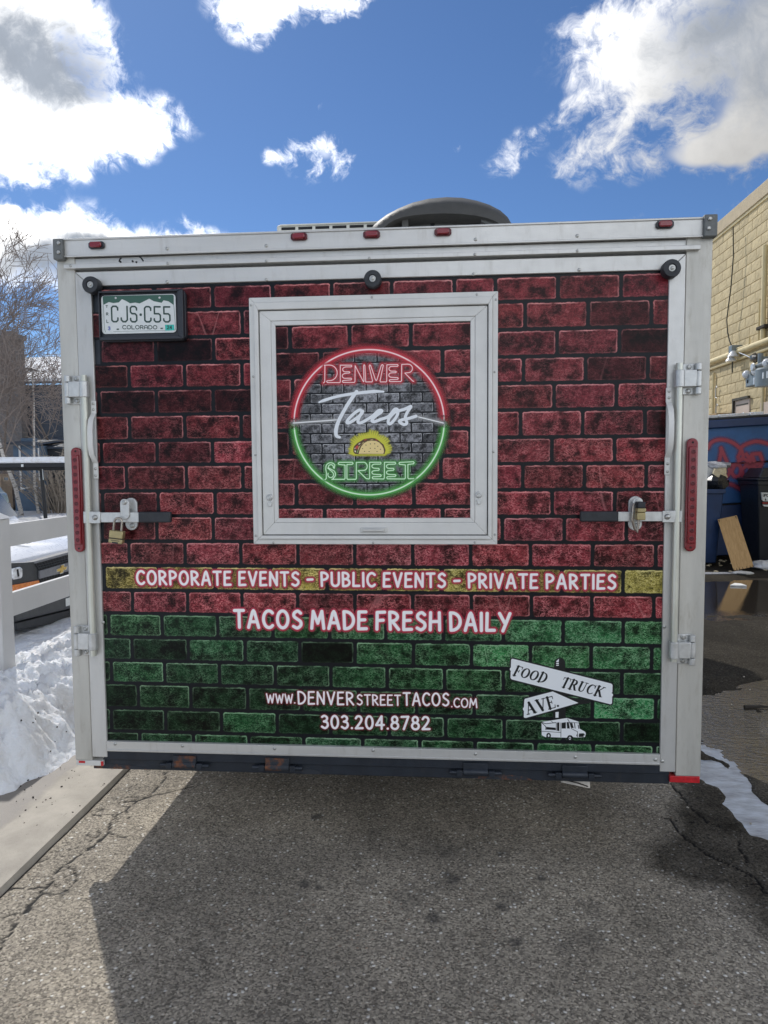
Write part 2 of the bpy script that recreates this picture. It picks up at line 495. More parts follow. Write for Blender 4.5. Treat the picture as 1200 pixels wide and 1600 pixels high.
    qz = t.m('ADD', t.m('SUBTRACT', t.m('ABSOLUTE', bpz), hz), cr)
    outd = t.v('LENGTH', t.comb(t.m('MAXIMUM', qx, 0.0), t.m('MAXIMUM', qz, 0.0), 0.0))
    ind = t.m('MINIMUM', t.m('MAXIMUM', qx, qz), 0.0)
    d = t.m('DIVIDE', t.m('SUBTRACT', t.m('ADD', outd, ind), cr), unit)
    d = t.m('ADD', d, t.m('MULTIPLY', jit, .011))
    mask = t.rng(d, -.0030, .0005, 1.0, 0.0, True)
    edge = t.m('MULTIPLY', t.rng(t.m('ABSOLUTE', t.m('ADD', d, .0038)), 0.0, .0044, 1.0, 0.0, True), t.rng(t.noise(offu, 16, 3), .38, .60, .08, 1.0))
    rel = t.m('DIVIDE', bpz, hz)
    relx = t.m('DIVIDE', bpx, hx)
    edge = t.m('MULTIPLY', edge, t.m('MAXIMUM', t.rng(rel, .2, .95, .14, 1.0), t.rng(relx, .8, .97, .12, .6)))
    mott = t.noise(offu, 13, 7, .70)
    grit = t.noise(offu, 130, 4, .75)
    wr = t.noise(t.v('MULTIPLY', offu, (1.0, 1.7, 1.0)), 72, 3, .58, .7)
    ridge = t.rng(t.m('ABSOLUTE', t.m('SUBTRACT', wr, .5)), .0, .06, 1.0, 0.0, True)
    pits = t.rng(t.noise(offu, 75, 4, .66, .6), .56, .66)
    dark = t.rng(mott, .36, .62, .09, 1.12, True)
    dark = t.m('MULTIPLY', dark, t.rng(grit, .30, .70, .42, 1.55))
    c = t.v('SCALE', bc, scale=t.m('MULTIPLY', dark, bright))
    hi = t.mix(.38, t.v('SCALE', bc, scale=4.0), (.66, .62, .55))
    hi2 = t.mix(.28, t.v('SCALE', bc, scale=3.2), (.60, .55, .48))
    wmask = t.m('MULTIPLY', t.rng(t.noise(offu, 26, 3), .36, .62, .1, 1.0), t.rng(rough_, 0, 1, .18, 1.15))
    c = t.mix(t.m('MULTIPLY', t.m('MULTIPLY', ridge, wmask), t.m('MULTIPLY', bright, 1.0), clamp=True), c, hi2)
    c = t.mix(t.m('MULTIPLY', pits, t.rng(rough_, 0, 1, .12, .80)), c, t.v('SCALE', bc, scale=.07))
    crk = t.rng(t.m('ABSOLUTE', t.m('SUBTRACT', t.noise(t.v('MULTIPLY', offu, (1.0, .30, 1.0)), 5.0, 0, .5, .15), .5)), .0, .006, 1.0, 0.0, True)
    crk = t.m('MULTIPLY', crk, t.rng(t.m('FRACT', t.m('MULTIPLY', rnd, 7.31)), .80, .84))
    c = t.mix(t.m('MULTIPLY', crk, t.m('MULTIPLY', bright, .32), clamp=True), c, hi)
    c = t.mix(t.m('MULTIPLY', edge, t.rng(bright, .03, .5, .35, 1.0)), c, hi)
    mort = t.mix(t.noise(offu, 40, 4), (.006, .007, .009), (.014, .015, .018))
    c = t.mix(mask, mort, c)
    t.put(b.inputs['Base Color'], c)
    b.inputs['Roughness'].default_value = .30
    b.inputs['Specular IOR Level'].default_value = .17
    M['brick_print'] = m


mats()


def decal_mat(name, corecol, halocol=None, halo=0.0, halo_a=0.0, power=1.6, soft=.0004, inner=None, inner_w=0.0):
    """flat print: opaque inside the drawn shape, a fading printed outline outside it"""
    m, t, b = mat_base(name)
    sd = t.attr('sd')
    core = t.rng(sd, -soft, soft, 1.0, 0.0)
    cc = corecol
    if inner is not None:
        cc = t.mix(t.rng(sd, -inner_w, -inner_w * .3), inner, corecol)
    if halo > 0:
        fall = t.m('POWER', t.rng(sd, 0.0, halo, 1.0, 0.0), power)
        fall = t.m('MULTIPLY', fall, halo_a)
        t.put(b.inputs['Base Color'], t.mix(core, halocol, cc))
        t.put(b.inputs['Alpha'], t.m('MAXIMUM', core, fall))
    else:
        t.put(b.inputs['Base Color'], cc)
        t.put(b.inputs['Alpha'], core)
    b.inputs['Roughness'].default_value = .33
    b.inputs['Specular IOR Level'].default_value = .42
    return m


# ------------------------------------------------------------------ object helpers
ORG = {}


def thing(name, label, cat, loc=(0, 0, 0), group=None):
    o = bpy.data.objects.new(name, None)
    COL.objects.link(o)
    o.empty_display_size = .1
    o.location = loc
    ORG[o.name] = np.array(loc, float)
    o['label'], o['category'] = label, cat
    if group:
        o['group'] = group
    return o


class MB:
    def __init__(s):
        s.vs, s.fs = [], []

    def add(s, v, f):
        k = len(s.vs)
        s.vs += [tuple(map(float, q)) for q in v]
        s.fs += [tuple(i + k for i in q) for q in f]
        return s

    def box(s, x0, x1, y0, y1, z0, z1):
        x0, x1 = sorted((x0, x1)); y0, y1 = sorted((y0, y1)); z0, z1 = sorted((z0, z1))
        v = [(x, y, z) for z in (z0, z1) for y in (y0, y1) for x in (x0, x1)]
        return s.add(v, [(0, 2, 3, 1), (4, 5, 7, 6), (0, 1, 5, 4), (2, 6, 7, 3), (0, 4, 6, 2), (1, 3, 7, 5)])

    def poly(s, pts):
        return s.add(pts, [tuple(range(len(pts)))])

    def prism(s, pts, ext):
        """closed outline (3D points) pushed along ext"""
        n = len(pts)
        e = np.array(ext, float)
        a = [np.array(q, float) for q in pts]
        v = a + [q + e for q in a]
        nrm = np.zeros(3)
        for i in range(n):
            nrm += np.cross(a[i], a[(i + 1) % n])
        f = [tuple(range(n)), tuple(range(2 * n - 1, n - 1, -1))]
        f += [(i, i + n, (i + 1) % n + n, (i + 1) % n) for i in range(n)]
        if np.dot(nrm, e) > 0:
            f = [tuple(reversed(q)) for q in f]
        return s.add(v, f)

    def tube(s, pts, r, n=8, cap=True):
        pts = [np.array(q, float) for q in pts]
        rs = r if hasattr(r, '__len__') else [r] * len(pts)
        prev = None
        v, f = [], []
        for i, q in enumerate(pts):
            d = pts[min(i + 1, len(pts) - 1)] - pts[max(i - 1, 0)]
            d = d / (np.linalg.norm(d) + 1e-12)
            if prev is None:
                h = np.array((0, 0, 1.0)) if abs(d[2]) < .9 else np.array((1.0, 0, 0))
                a = np.cross(d, h)
            else:
                a = prev - d * np.dot(prev, d)
            a = a / (np.linalg.norm(a) + 1e-12)
            prev = a
            b = np.cross(d, a)
            for k in range(n):
                t = 2 * math.pi * k / n
                v.append(q + rs[i] * (math.cos(t) * a + math.sin(t) * b))
        for i in range(len(pts) - 1):
            for k in range(n):
                f.append((i * n + k, i * n + (k + 1) % n, (i + 1) * n + (k + 1) % n, (i + 1) * n + k))
        if cap:
            f.append(tuple(range(n - 1, -1, -1)))
            m = (len(pts) - 1) * n
            f.append(tuple(range(m, m + n)))
        return s.add(v, f)

    def cyl(s, a, b, r, n=16, r2=None):
        return s.tube([a, b], [r, r if r2 is None else r2], n)

    def lathe(s, c, prof, n=24, axis=(0, 0, 1)):
        """profile of (radius, height) turned round an axis through c"""
        ax = np.array(axis, float)
        h = np.array((1.0, 0, 0)) if abs(ax[0]) < .9 else np.array((0, 1.0, 0))
        a = np.cross(ax, h); a /= np.linalg.norm(a)
        b = np.cross(ax, a)
        c = np.array(c, float)
        v, f = [], []
        for r, z in prof:
            for k in range(n):
                t = 2 * math.pi * k / n
                v.append(c + ax * z + max(r, 1e-5) * (math.cos(t) * a + math.sin(t) * b))
        for i in range(len(prof) - 1):
            for k in range(n):
                f.append((i * n + k, i * n + (k + 1) % n, (i + 1) * n + (k + 1) % n, (i + 1) * n + k))
        f.append(tuple(range(n - 1, -1, -1)))
        m = (len(prof) - 1) * n
        f.append(tuple(range(m, m + n)))
        return s.add(v, f)

    def blob(s, c, r, seed=0, n=(8, 6), wob=.25):
        rnd = random.Random(seed)
        v, f = [], []
        U, V = n
        r = r if hasattr(r, '__len__') else (r, r, r)
        for j in range(V + 1):
            th = math.pi * j / V
            for i in range(U):
                ph = 2 * math.pi * i / U
                k = 1 + rnd.uniform(-wob, wob)
                v.append((c[0] + r[0] * k * math.sin(th) * math.cos(ph), c[1] + r[1] * k * math.sin(th) * math.sin(ph), c[2] + r[2] * k * math.cos(th)))
        for j in range(V):
            for i in range(U):
                f.append((j * U + i, (j + 1) * U + i, (j + 1) * U + (i + 1) % U, j * U + (i + 1) % U))
        return s.add(v, f)

    def make(s, name, mt, parent=None, bevel=0.0, smooth=True, kind=None, label=None, cat=None, group=None, seg=2, ang=38):
        me = bpy.data.meshes.new(name)
        org = np.zeros(3)
        if parent is not None:
            q = parent
            while q.parent is not None:
                q = q.parent
            org = ORG.get(q.name, np.zeros(3))
        elif cat:
            a = np.array(s.vs)
            org = np.array(((a[:, 0].min() + a[:, 0].max()) / 2, (a[:, 1].min() + a[:, 1].max()) / 2, a[:, 2].min()))
        vs = np.array(s.vs, float) - org
        me.from_pydata(vs.tolist(), [], s.fs)
        me.validate()
        o = bpy.data.objects.new(name, me)
        COL.objects.link(o)
        if parent is not None:
            o.parent = parent
        else:
            o.location = org
            ORG[o.name] = org
        me.materials.append(M[mt] if isinstance(mt, str) else mt)
        if smooth:
            me.polygons.foreach_set('use_smooth', [True] * len(me.polygons))
            me.set_sharp_from_angle(angle=RAD(ang))
        if bevel:
            b = o.modifiers.new('bevel', 'BEVEL')
            b.width, b.segments, b.limit_method, b.angle_limit = bevel, seg, 'ANGLE', RAD(40)
            b.harden_normals = False
        if kind:
            o['kind'] = kind
        if label:
            o['label'] = label
        if cat:
            o['category'] = cat
        if group:
            o['group'] = group
        return o


def pbox(mb, a, b, yf, yb):
    """box whose front face (at y = yf) runs between two photo points, top left and bottom right"""
    p, q = P(a[0], a[1], yf), P(b[0], b[1], yf)
    return mb.box(p[0], q[0], yf, yb, q[2], p[2])


# ------------------------------------------------------------------ flat print (distance field on a fine sheet)
def seg_into(sd, X0, Z0, res, a, b, ra, rb, pad):
    r = max(ra, rb) + pad
    i0 = max(0, int((min(a[0], b[0]) - r - X0) / res)); i1 = min(sd.shape[1] - 1, int((max(a[0], b[0]) + r - X0) / res) + 1)
    j0 = max(0, int((min(a[1], b[1]) - r - Z0) / res)); j1 = min(sd.shape[0] - 1, int((max(a[1], b[1]) + r - Z0) / res) + 1)
    if i1 < i0 or j1 < j0:
        return
    xs = X0 + res * np.arange(i0, i1 + 1)[None, :]
    zs = Z0 + res * np.arange(j0, j1 + 1)[:, None]
    ex, ez = b[0] - a[0], b[1] - a[1]
    L = ex * ex + ez * ez
    t = np.clip(((xs - a[0]) * ex + (zs - a[1]) * ez) / L, 0, 1) if L > 1e-14 else np.zeros(np.broadcast(xs, zs).shape)
    d = np.hypot(xs - a[0] - t * ex, zs - a[1] - t * ez) - (ra + t * (rb - ra))
    sub = sd[j0:j1 + 1, i0:i1 + 1]
    np.minimum(sub, d, out=sub)


def field_of(strokes, polys, res, pad, bounds=None):
    allp = [np.asarray(s[0], float)[:, :2] for s in strokes] + [np.asarray(c, float) for pl in polys for c in pl]
    A = np.concatenate(allp)
    rm = max([np.max(s[1]) for s in strokes] + [0.0])
    X0, Z0 = A.min(0) - rm - pad - 2 * res
    X1, Z1 = A.max(0) + rm + pad + 2 * res
    nx, nz = int((X1 - X0) / res) + 2, int((Z1 - Z0) / res) + 2
    sd = np.full((nz, nx), 9.0)
    for pts, r in strokes:
        pts = np.asarray(pts, float)
        rs = r if hasattr(r, '__len__') else [r] * len(pts)
        for i in range(len(pts) - 1):
            seg_into(sd, X0, Z0, res, pts[i], pts[i + 1], rs[i], rs[i + 1], pad + res)
    xs = X0 + res * np.arange(nx)[None, :]
    zs = Z0 + res * np.arange(nz)[:, None]
    for pl in polys:
        pd = np.full((nz, nx), 9.0)
        ins = np.zeros((nz, nx), bool)
        for c in pl:
            c = np.asarray(c, float)
            for i in range(len(c)):
                a, b = c[i], c[(i + 1) % len(c)]
                seg_into(pd, X0, Z0, res, a, b, 0, 0, 9)
                if a[1] != b[1]:
                    cond = ((a[1] > zs) != (b[1] > zs)) & (xs < (b[0] - a[0]) * (zs - a[1]) / (b[1] - a[1]) + a[0])
                    ins ^= cond
        sd = np.minimum(sd, np.where(ins, -pd, pd))
    return sd, X0, Z0


def grid_sheet(name, sd, X0, Z0, res, keep, y, mt, parent):
    """sheet of small quads facing -y with the distance stored per vertex"""
    nz, nx = sd.shape
    org = np.zeros(3)
    q = parent
    while q.parent is not None:
        q = q.parent
    org = ORG.get(q.name, org)
    mn = np.minimum(np.minimum(sd[:-1, :-1], sd[1:, :-1]), np.minimum(sd[:-1, 1:], sd[1:, 1:]))
    jj, ii = np.nonzero(mn < keep)
    idx = np.arange(nz * nx).reshape(nz, nx)
    quads = np.stack([idx[jj, ii], idx[jj, ii + 1], idx[jj + 1, ii + 1], idx[jj + 1, ii]], 1)
    used, inv = np.unique(quads, return_inverse=True)
    quads = inv.reshape(-1, 4)
    X = X0 + res * (used % nx)
    Z = Z0 + res * (used // nx)
    co = np.stack([X, np.full(len(X), y), Z], 1) - org
    me = bpy.data.meshes.new(name)
    me.vertices.add(len(co)); me.vertices.foreach_set('co', co.astype(np.float32).ravel())
    me.loops.add(quads.size); me.loops.foreach_set('vertex_index', quads.astype(np.int32).ravel())
    me.polygons.add(len(quads))
    me.polygons.foreach_set('loop_start', np.arange(0, quads.size, 4, dtype=np.int32))
    me.update(calc_edges=True)
    at = me.attributes.new('sd', 'FLOAT', 'POINT')
    at.data.foreach_set('value', sd.ravel()[used].astype(np.float32))
    o = bpy.data.objects.new(name, me)
    COL.objects.link(o)
    o.parent = parent
    me.materials.append(mt)
    return o


def decal(name, mt, y, parent, strokes=(), polys=(), halo=0.0, res=.0022, label=None):
    sd, X0, Z0 = field_of(list(strokes), list(polys), res, halo + 6 * res)
    o = grid_sheet(name, sd, X0, Z0, res, halo + res, y, mt, parent)
    if label:
        o['label'] = label
    return o


def xz(px, py, y=0.0):
    p = P(px, py, y)
    return (p[0], p[2])


def pxs(pts, y=0.0, o=(0, 0), s=1.0):
    """photo points (optionally measured in an enlarged crop: origin o, scale s) -> plane points"""
    return np.array([xz(o[0] + a / s, o[1] + b / s, y) for a, b in pts])


def smooth_path(pts, n=6):
    """Catmull-Rom through the points"""
    p = [np.array(q, float) for q in pts]
    p = [2 * p[0] - p[1]] + p + [2 * p[-1] - p[-2]]
    out = []
    for i in range(1, len(p) - 2):
        a, b, c, d = p[i - 1], p[i], p[i + 1], p[i + 2]
        for k in range(n):
            t = k / n
            out.append(.5 * (2 * b + (c - a) * t + (2 * a - 5 * b + 4 * c - d) * t * t + (3 * b - a - 3 * c + d) * t ** 3))
    out.append(p[-2])
    return out


def arc(cx, cy, rx, ry, a0, a1, n=10):
    return [(cx + rx * math.cos(RAD(a0 + (a1 - a0) * i / n)), cy + ry * math.sin(RAD(a0 + (a1 - a0) * i / n))) for i in range(n + 1)]


# ------------------------------------------------------------------ hand lettering (cap height 1)
def hand_font():
    g = {}
    g['A'] = (.56, [[(0, 0), (.22, .90), (.28, 1.0), (.34, .90), (.56, 0)], [(.09, .34), (.48, .34)]])
    g['B'] = (.46, [[(.02, 0), (.0, 1)], [(0, 1)] + arc(.12, .76, .27, .24, 90, -80) + [(.03, .53)], [(.03, .53)] + arc(.14, .27, .32, .27, 75, -90) + [(.02, 0)]])
    g['C'] = (.50, [arc(.30, .5, .30, .5, 48, 312, 16)])
    g['D'] = (.52, [[(.03, 0), (0, 1)], [(0, 1)] + arc(.08, .5, .44, .5, 88, -88, 14) + [(.03, 0)]])
    g['E'] = (.42, [[(.40, 1), (.02, .99), (0, 0), (.42, .02)], [(.01, .52), (.34, .54)]])
    g['F'] = (.42, [[(.42, 1), (.02, .98), (0, 0)], [(.01, .50), (.34, .53)]])
    g['H'] = (.50, [[(0, 0), (.02, 1)], [(.50, 0), (.48, 1)], [(.01, .48), (.49, .5)]])
    g['I'] = (.03, [[(.02, 0), (.01, 1)]])
    g['L'] = (.40, [[(.02, 1), (0, .02), (.40, .03)]])
    g['M'] = (.66, [[(0, 0), (.09, 1), (.33, .30), (.56, 1), (.66, 0)]])
    g['N'] = (.50, [[(.0, 0), (.02, 1), (.47, .02), (.49, 1)]])
    g['O'] = (.58, [arc(.29, .5, .29, .5, 90, 450, 22)])
    g['P'] = (.44, [[(.03, 0), (0, 1)], [(0, 1)] + arc(.10, .73, .33, .27, 88, -86) + [(.02, .45)]])
    g['R'] = (.48, [[(.03, 0), (0, 1)], [(0, 1)] + arc(.10, .74, .32, .26, 88, -86) + [(.02, .47)], [(.14, .47), (.48, 0)]])
    g['S'] = (.46, [smooth_path([(.43, .88), (.27, 1.0), (.08, .88), (.07, .68), (.24, .53), (.42, .38), (.43, .16), (.24, 0), (.03, .10)], 4)])
    g['T'] = (.50, [[(0, .99), (.50, 1)], [(.25, 1), (.26, 0)]])
    g['U'] = (.50, [[(0, 1), (.01, .30)] + arc(.25, .26, .24, .26, 185, 355) + [(.50, .30), (.50, 1)]])
    g['V'] = (.52, [[(0, 1), (.26, 0), (.52, 1)]])
    g['W'] = (.74, [[(0, 1), (.18, 0), (.37, .86), (.56, 0), (.74, 1)]])
    g['Y'] = (.52, [[(0, 1), (.27, .46)], [(.54, 1), (.18, 0)]])
    g['-'] = (.34, [[(0, .46), (.34, .48)]])
    g['.'] = (.04, [[(.02, .03), (.03, .03)]])
    g['0'] = (.46, [arc(.23, .5, .23, .5, 90, 450, 20)])
    g['2'] = (.48, [smooth_path([(.03, .82), (.14, .98), (.33, .96), (.42, .76), (.32, .48), (.02, .02)], 4) + [(.48, .04)]])
    g['3'] = (.44, [smooth_path([(.04, .90), (.2, 1.0), (.38, .86), (.34, .64), (.16, .54)], 4), smooth_path([(.16, .54), (.38, .46), (.42, .2), (.24, 0), (.02, .12)], 4)])
    g['4'] = (.52, [[(.36, 1), (.0, .30), (.52, .32)], [(.38, 1), (.37, 0)]])
    g['7'] = (.46, [[(0, .98), (.46, 1), (.14, 0)]])
    g['8'] = (.46, [arc(.23, .76, .18, .24, 90, 450, 14), arc(.23, .26, .23, .26, 90, 450, 16)])
    return g


def plate_font():
    """narrow stamped figures: rounded rectangles"""
    g = {}
    r = .12
    g['C'] = (.40, [[(.40, .76), (.40, .90), (.30, 1), (.10, 1), (0, .90), (0, .10), (.10, 0), (.30, 0), (.40, .10), (.40, .24)]])
    g['J'] = (.40, [[(.40, 1), (.40, .12), (.28, 0), (.12, 0), (0, .12), (0, .24)]])
    g['S'] = (.40, [[(.40, .78), (.40, .90), (.30, 1), (.10, 1), (0, .90), (0, .64), (.10, .53), (.30, .53), (.40, .42), (.40, .10), (.30, 0), (.10, 0), (0, .10), (0, .22)]])
    g['5'] = (.40, [[(.40, 1), (.02, 1), (.02, .54), (.30, .54), (.40, .44), (.40, .10), (.30, 0), (.10, 0), (0, .10), (0, .2)]])
    g['*'] = (.09, [[(.02, .44), (.07, .44), (.07, .50), (.02, .50), (.02, .46)]])
    g['O'] = (.9, [arc(.45, .5, .45, .5, 90, 450, 20)])
    C = arc(.47, .5, .47, .5, 45, 315, 16)
    g['c'] = (.8, [C])
    g['L'] = (.62, [[(0, 1), (0, 0), (.62, 0)]])
    g['R'] = (.66, [[(0, 0), (0, 1), (.4, 1)] + arc(.4, .74, .26, .26, 90, -90) + [(0, .48)], [(.36, .48), (.66, 0)]])
    g['A'] = (.84, [[(0, 0), (0, .55)] + arc(.42, .58, .42, .42, 180, 0) + [(.84, 0)], [(0, .34), (.84, .34)]])
    g['D'] = (.8, [[(0, 0), (0, 1), (.3, 1)] + arc(.3, .5, .5, .5, 90, -90, 12) + [(0, 0)]])
    g['T'] = (.66, [[(0, 1), (.66, 1)], [(.33, 1), (.33, 0)]])
    g['2'] = (.55, [smooth_path([(.02, .8), (.16, 1), (.42, .98), (.52, .74), (.3, .4), (.0, .0)], 4) + [(.55, 0)]])
    g['4'] = (.58, [[(.42, 0), (.42, 1), (0, .28), (.58, .28)]])
    g['3'] = (.52, [smooth_path([(.02, .86), (.24, 1), (.48, .84), (.42, .6), (.2, .53)], 4), smooth_path([(.2, .53), (.48, .46), (.5, .16), (.24, 0), (0, .14)], 4)])
    g['E'] = (.55, [[(.55, 1), (0, 1), (0, 0), (.55, 0)], [(0, .52), (.45, .52)]])
    g['P'] = (.6, [[(0, 0), (0, 1), (.34, 1)] + arc(.34, .74, .26, .26, 90, -90) + [(0, .48)]])
    g['U'] = (.62, [[(0, 1), (0, .25)] + arc(.31, .27, .31, .27, 180, 360) + [(.62, 1)]])
    g['Y'] = (.66, [[(0, 1), (.33, .5), (.33, 0)], [(.66, 1), (.33, .5)]])
    return g


HAND, PLATE = hand_font(), plate_font()


def layout(text, font, gap=.22, space=.42):
    x = 0.0
    out = []
    for k, ch in enumerate(text):
        if ch == ' ':
            x += space
            continue
        wd, st = font[ch]
        for s in st:
            out.append([(x + a, b) for a, b in s])
        x += wd + gap
    return out, x - gap


def text_strokes(text, font, a, b, cap_px, rad_px, y=0.0, gap=.22, space=.42, seed=None):
    """lettering whose base line runs from photo point a to photo point b"""
    st, wd = layout(text, font, gap, space)
    A, B = np.array(xz(*a, y)), np.array(xz(*b, y))
    mid = ((a[0] + b[0]) / 2, (a[1] + b[1]) / 2)
    k = abs(xz(mid[0], mid[1] - 50, y)[1] - xz(mid[0], mid[1], y)[1]) / 50
    u = (B - A) / np.linalg.norm(B - A)
    n = np.array((-u[1], u[0]))
    sx, h, r = np.linalg.norm(B - A) / wd, cap_px * k, rad_px * k
    return [(np.array([A + u * sx * p + n * h * q for p, q in s]), r) for s in st]


# ================================================================== the food trailer
ZB = 0.38
trailer = thing('food_trailer', 'food trailer wrapped in a red and green brick print with a round taco sign', 'food trailer', (0, 2.5, 0))
W2 = 1.295
ZT = ZB + 2.177

MB().box(-1.285, 1.285, .035, 4.99, .44, ZT - .01).make('body', 'white_shell', trailer, .01)
# corner posts
XLP, XRP = P(117.3, 430)[0], P(1071.5, 430)[0]
for x0, x1 in ((-W2, XLP), (XRP, W2)):
    m = MB().box(x0, x1, 0, .06, ZB, ZT - .07)
    m.make('corner_post', 'alu_post', trailer, .003)
# top rail with a small lip and the header drip rail below it
zt1 = P(600, 386.5)[2]
m = MB().box(-W2 + .02, W2 - .02, -.012, .06, zt1, ZT - .006)
m.box(-W2 + .02, W2 - .02, -.017, -.0122, zt1 - .004, zt1 + .004)
m.box(-W2 + .02, W2 - .02, -.017, -.0122, ZT - .012, ZT - .004)
m.make('top_rail', 'alu_h', trailer, .002)
xa, xb = P(103, 411)[0], P(1092, 388)[0]
zh0, zh1 = P(600, 404.5, -.02)[2], P(600, 397.5, -.02)[2]
m = MB().box(xa + .03, xb - .02, .006, .05, zh1 + .0005, zt1 - .0045)
m.box(xa, xb, -.020, .05, zh0, zh1)
m.make('drip_rail', 'alu_h', trailer, .002)
# the patched spot on the drip rail
m = MB()
for a in ((190, 403, 186, 409), (218, 401, 224, 408)):
    p, q = P(a[0], a[1], -.022), P(a[2], a[3], -.022)
    m.tube([p, (p + q) / 2 + np.array((0, -.002, .003)), q], .003, 6)
for a in ((213, 409.5), (207, 408), (188, 409)):
    p = P(*a, -.021)
    m.tube([p + np.array((0, .004, 0)), p + np.array((0, -.001, 0))], .004, 8)
m.make('patched_spot', 'dark_void', trailer, kind='stuff')
# cast corner caps with two bolts each
for a, b, bl in (((81.5, 375), (98, 405), [(91.5, 379.5), (91.5, 394)]), ((1101, 337), (1121.5, 369), [(1109.5, 341.5), (1107.5, 356.5)])):
    m = MB()
    p, q = P(a[0], a[1], -.03), P(b[0], b[1], -.03)
    m.box(p[0], q[0], -.03, .12, q[2], p[2] + .006)
    cap = m.make('corner_cap', 'cap_grey', trailer, .005)
    for c in bl:
        k = P(*c, -.032)
        MB().lathe(k, [(.0075, -.003), (.0075, .002), (.005, .0045), (.0, .005)], 12, (0, -1, 0)).make('bolt', 'bolt', cap)
# marker lamps along the top rail
for c in ((150.5, 383), (467, 369.5), (580.5, 366.2), (692, 362.3), (1039, 350.5)):
    k = P(*c, -.02)
    w_, h_ = .033, .0145
    def octo(sx, sz, y):
        return [(k[0] + sx * a, y, k[2] + sz * b) for a, b in ((-1, -.55), (-.75, -1), (.75, -1), (1, -.55), (1, .55), (.75, 1), (-.75, 1), (-1, .55))]
    base = MB().prism(octo(w_, h_, -.0125), (0, -.010, 0)).make('marker_lamp', 'black_plastic' if c[0] > 1000 or c[0] < 200 else 'red_dark', trailer, .002)
    MB().prism(octo(w_ * .74, h_ * .80, -.0227), (0, -.011, 0)).make('lens', 'red_lens', base, .004)

# rivets and screw heads, too small to pick apart singly
m = MB()
def rivet(px, py, y, r=.0074):
    p = P(px, py, y)
    m.lathe(p, [(r, -.001), (r * .92, .0012), (r * .55, .0028), (0, .0033)], 10, (0, -1, 0))
for q in ((261, 388.5), (416, 384), (743, 374), (902, 368.5)):
    rivet(*q, -.0125)
for q in ((110, 415.5), (262, 411.5), (416, 408), (577, 403.5), (742, 397.5), (902, 392)):
    rivet(*q, -.0205, .0062)
for q in ((261, 440.5), (416, 437), (740, 428.5), (905, 421.5)):
    rivet(*q, -.0065)
for q in ((180, 1162.5), (285, 1165.5), (429, 1169.5), (583, 1172.5), (743, 1178), (899, 1183), (1024, 1187)):
    rivet(*q, -.0125)
for q in ((161, 972.5), (168.5, 1163.5), (1035, 1189.5), (1038, 979.5)):
    rivet(*q, -.0065)
m.make('rivets', 'bolt', trailer, kind='stuff')

# ---- ramp door: backing, trim and the printed wrap
door = MB().box(XLP + .004, XRP - .004, .010, .030, ZB + .03, zh0 - .012).make('rear_door', 'steel_blue', trailer)
XLI, XRI = P(143, 430)[0], P(1044.5, 430)[0]
zti = P(600, 434.6)[2]
zto = P(600, 411.5)[2]
zbo, zbi = P(600, 1174.5, -.012)[2], P(600, 1165.5)[2]
zbl = P(600, 1190)[2]
zlb, zrb = P(155, 1181)[2], P(1045, 1206)[2]
zb_trim = (zlb + zrb) / 2
# mitred top corners, so the outlines are prisms
def flat(pts, y0, y1, name, mt, parent, bev=.002):
    return MB().prism([(x, y0, z) for x, z in pts], (0, y1 - y0, 0)).make(name, mt, parent, bev)
flat([(XLP + .003, zto), (XRP - .003, zto), (XRI, zti), (XLI, zti)], .009, -.006, 'door_trim', 'alu_h', door)
flat([(XLP + .003, zto - .002), (XLI - .0008, zti - .001), (XLI - .0008, zb_trim), (XLP + .003, zb_trim)], .009, -.006, 'door_trim', 'alu', door)
flat([(XRP - .003, zto - .002), (XRI + .0008, zti - .001), (XRI + .0008, zb_trim), (XRP - .003, zb_trim)], .009, -.006, 'door_trim', 'alu', door)
zB0, zB1 = P(600, 1190.5, -.012)[2], P(600, 1173 - 5.5, -.012)[2]
zB1 = (P(172, 1156)[2] + P(1028, 1178)[2]) / 2
zB0 = (P(172, 1172)[2] + P(1028, 1194)[2]) / 2
m = MB().box(XLI + .001, XRI - .001, -.012, .009, zB0, zB1)
m.box(XLI + .001, XRI - .001, -.0145, -.0122, zB0 + .004, zB0 + .010)
m.make('sill_trim', 'alu_h', door, .002)

# ---- the brick print: cells measured from the photograph
def line_pair(ya, yb):
    """mortar line through two photo heights at x = 289 and x = 920"""
    a, b = xz(289, ya), xz(920, yb)
    return lambda x: a[1] + (b[1] - a[1]) * (x - a[0]) / (b[0] - a[0])

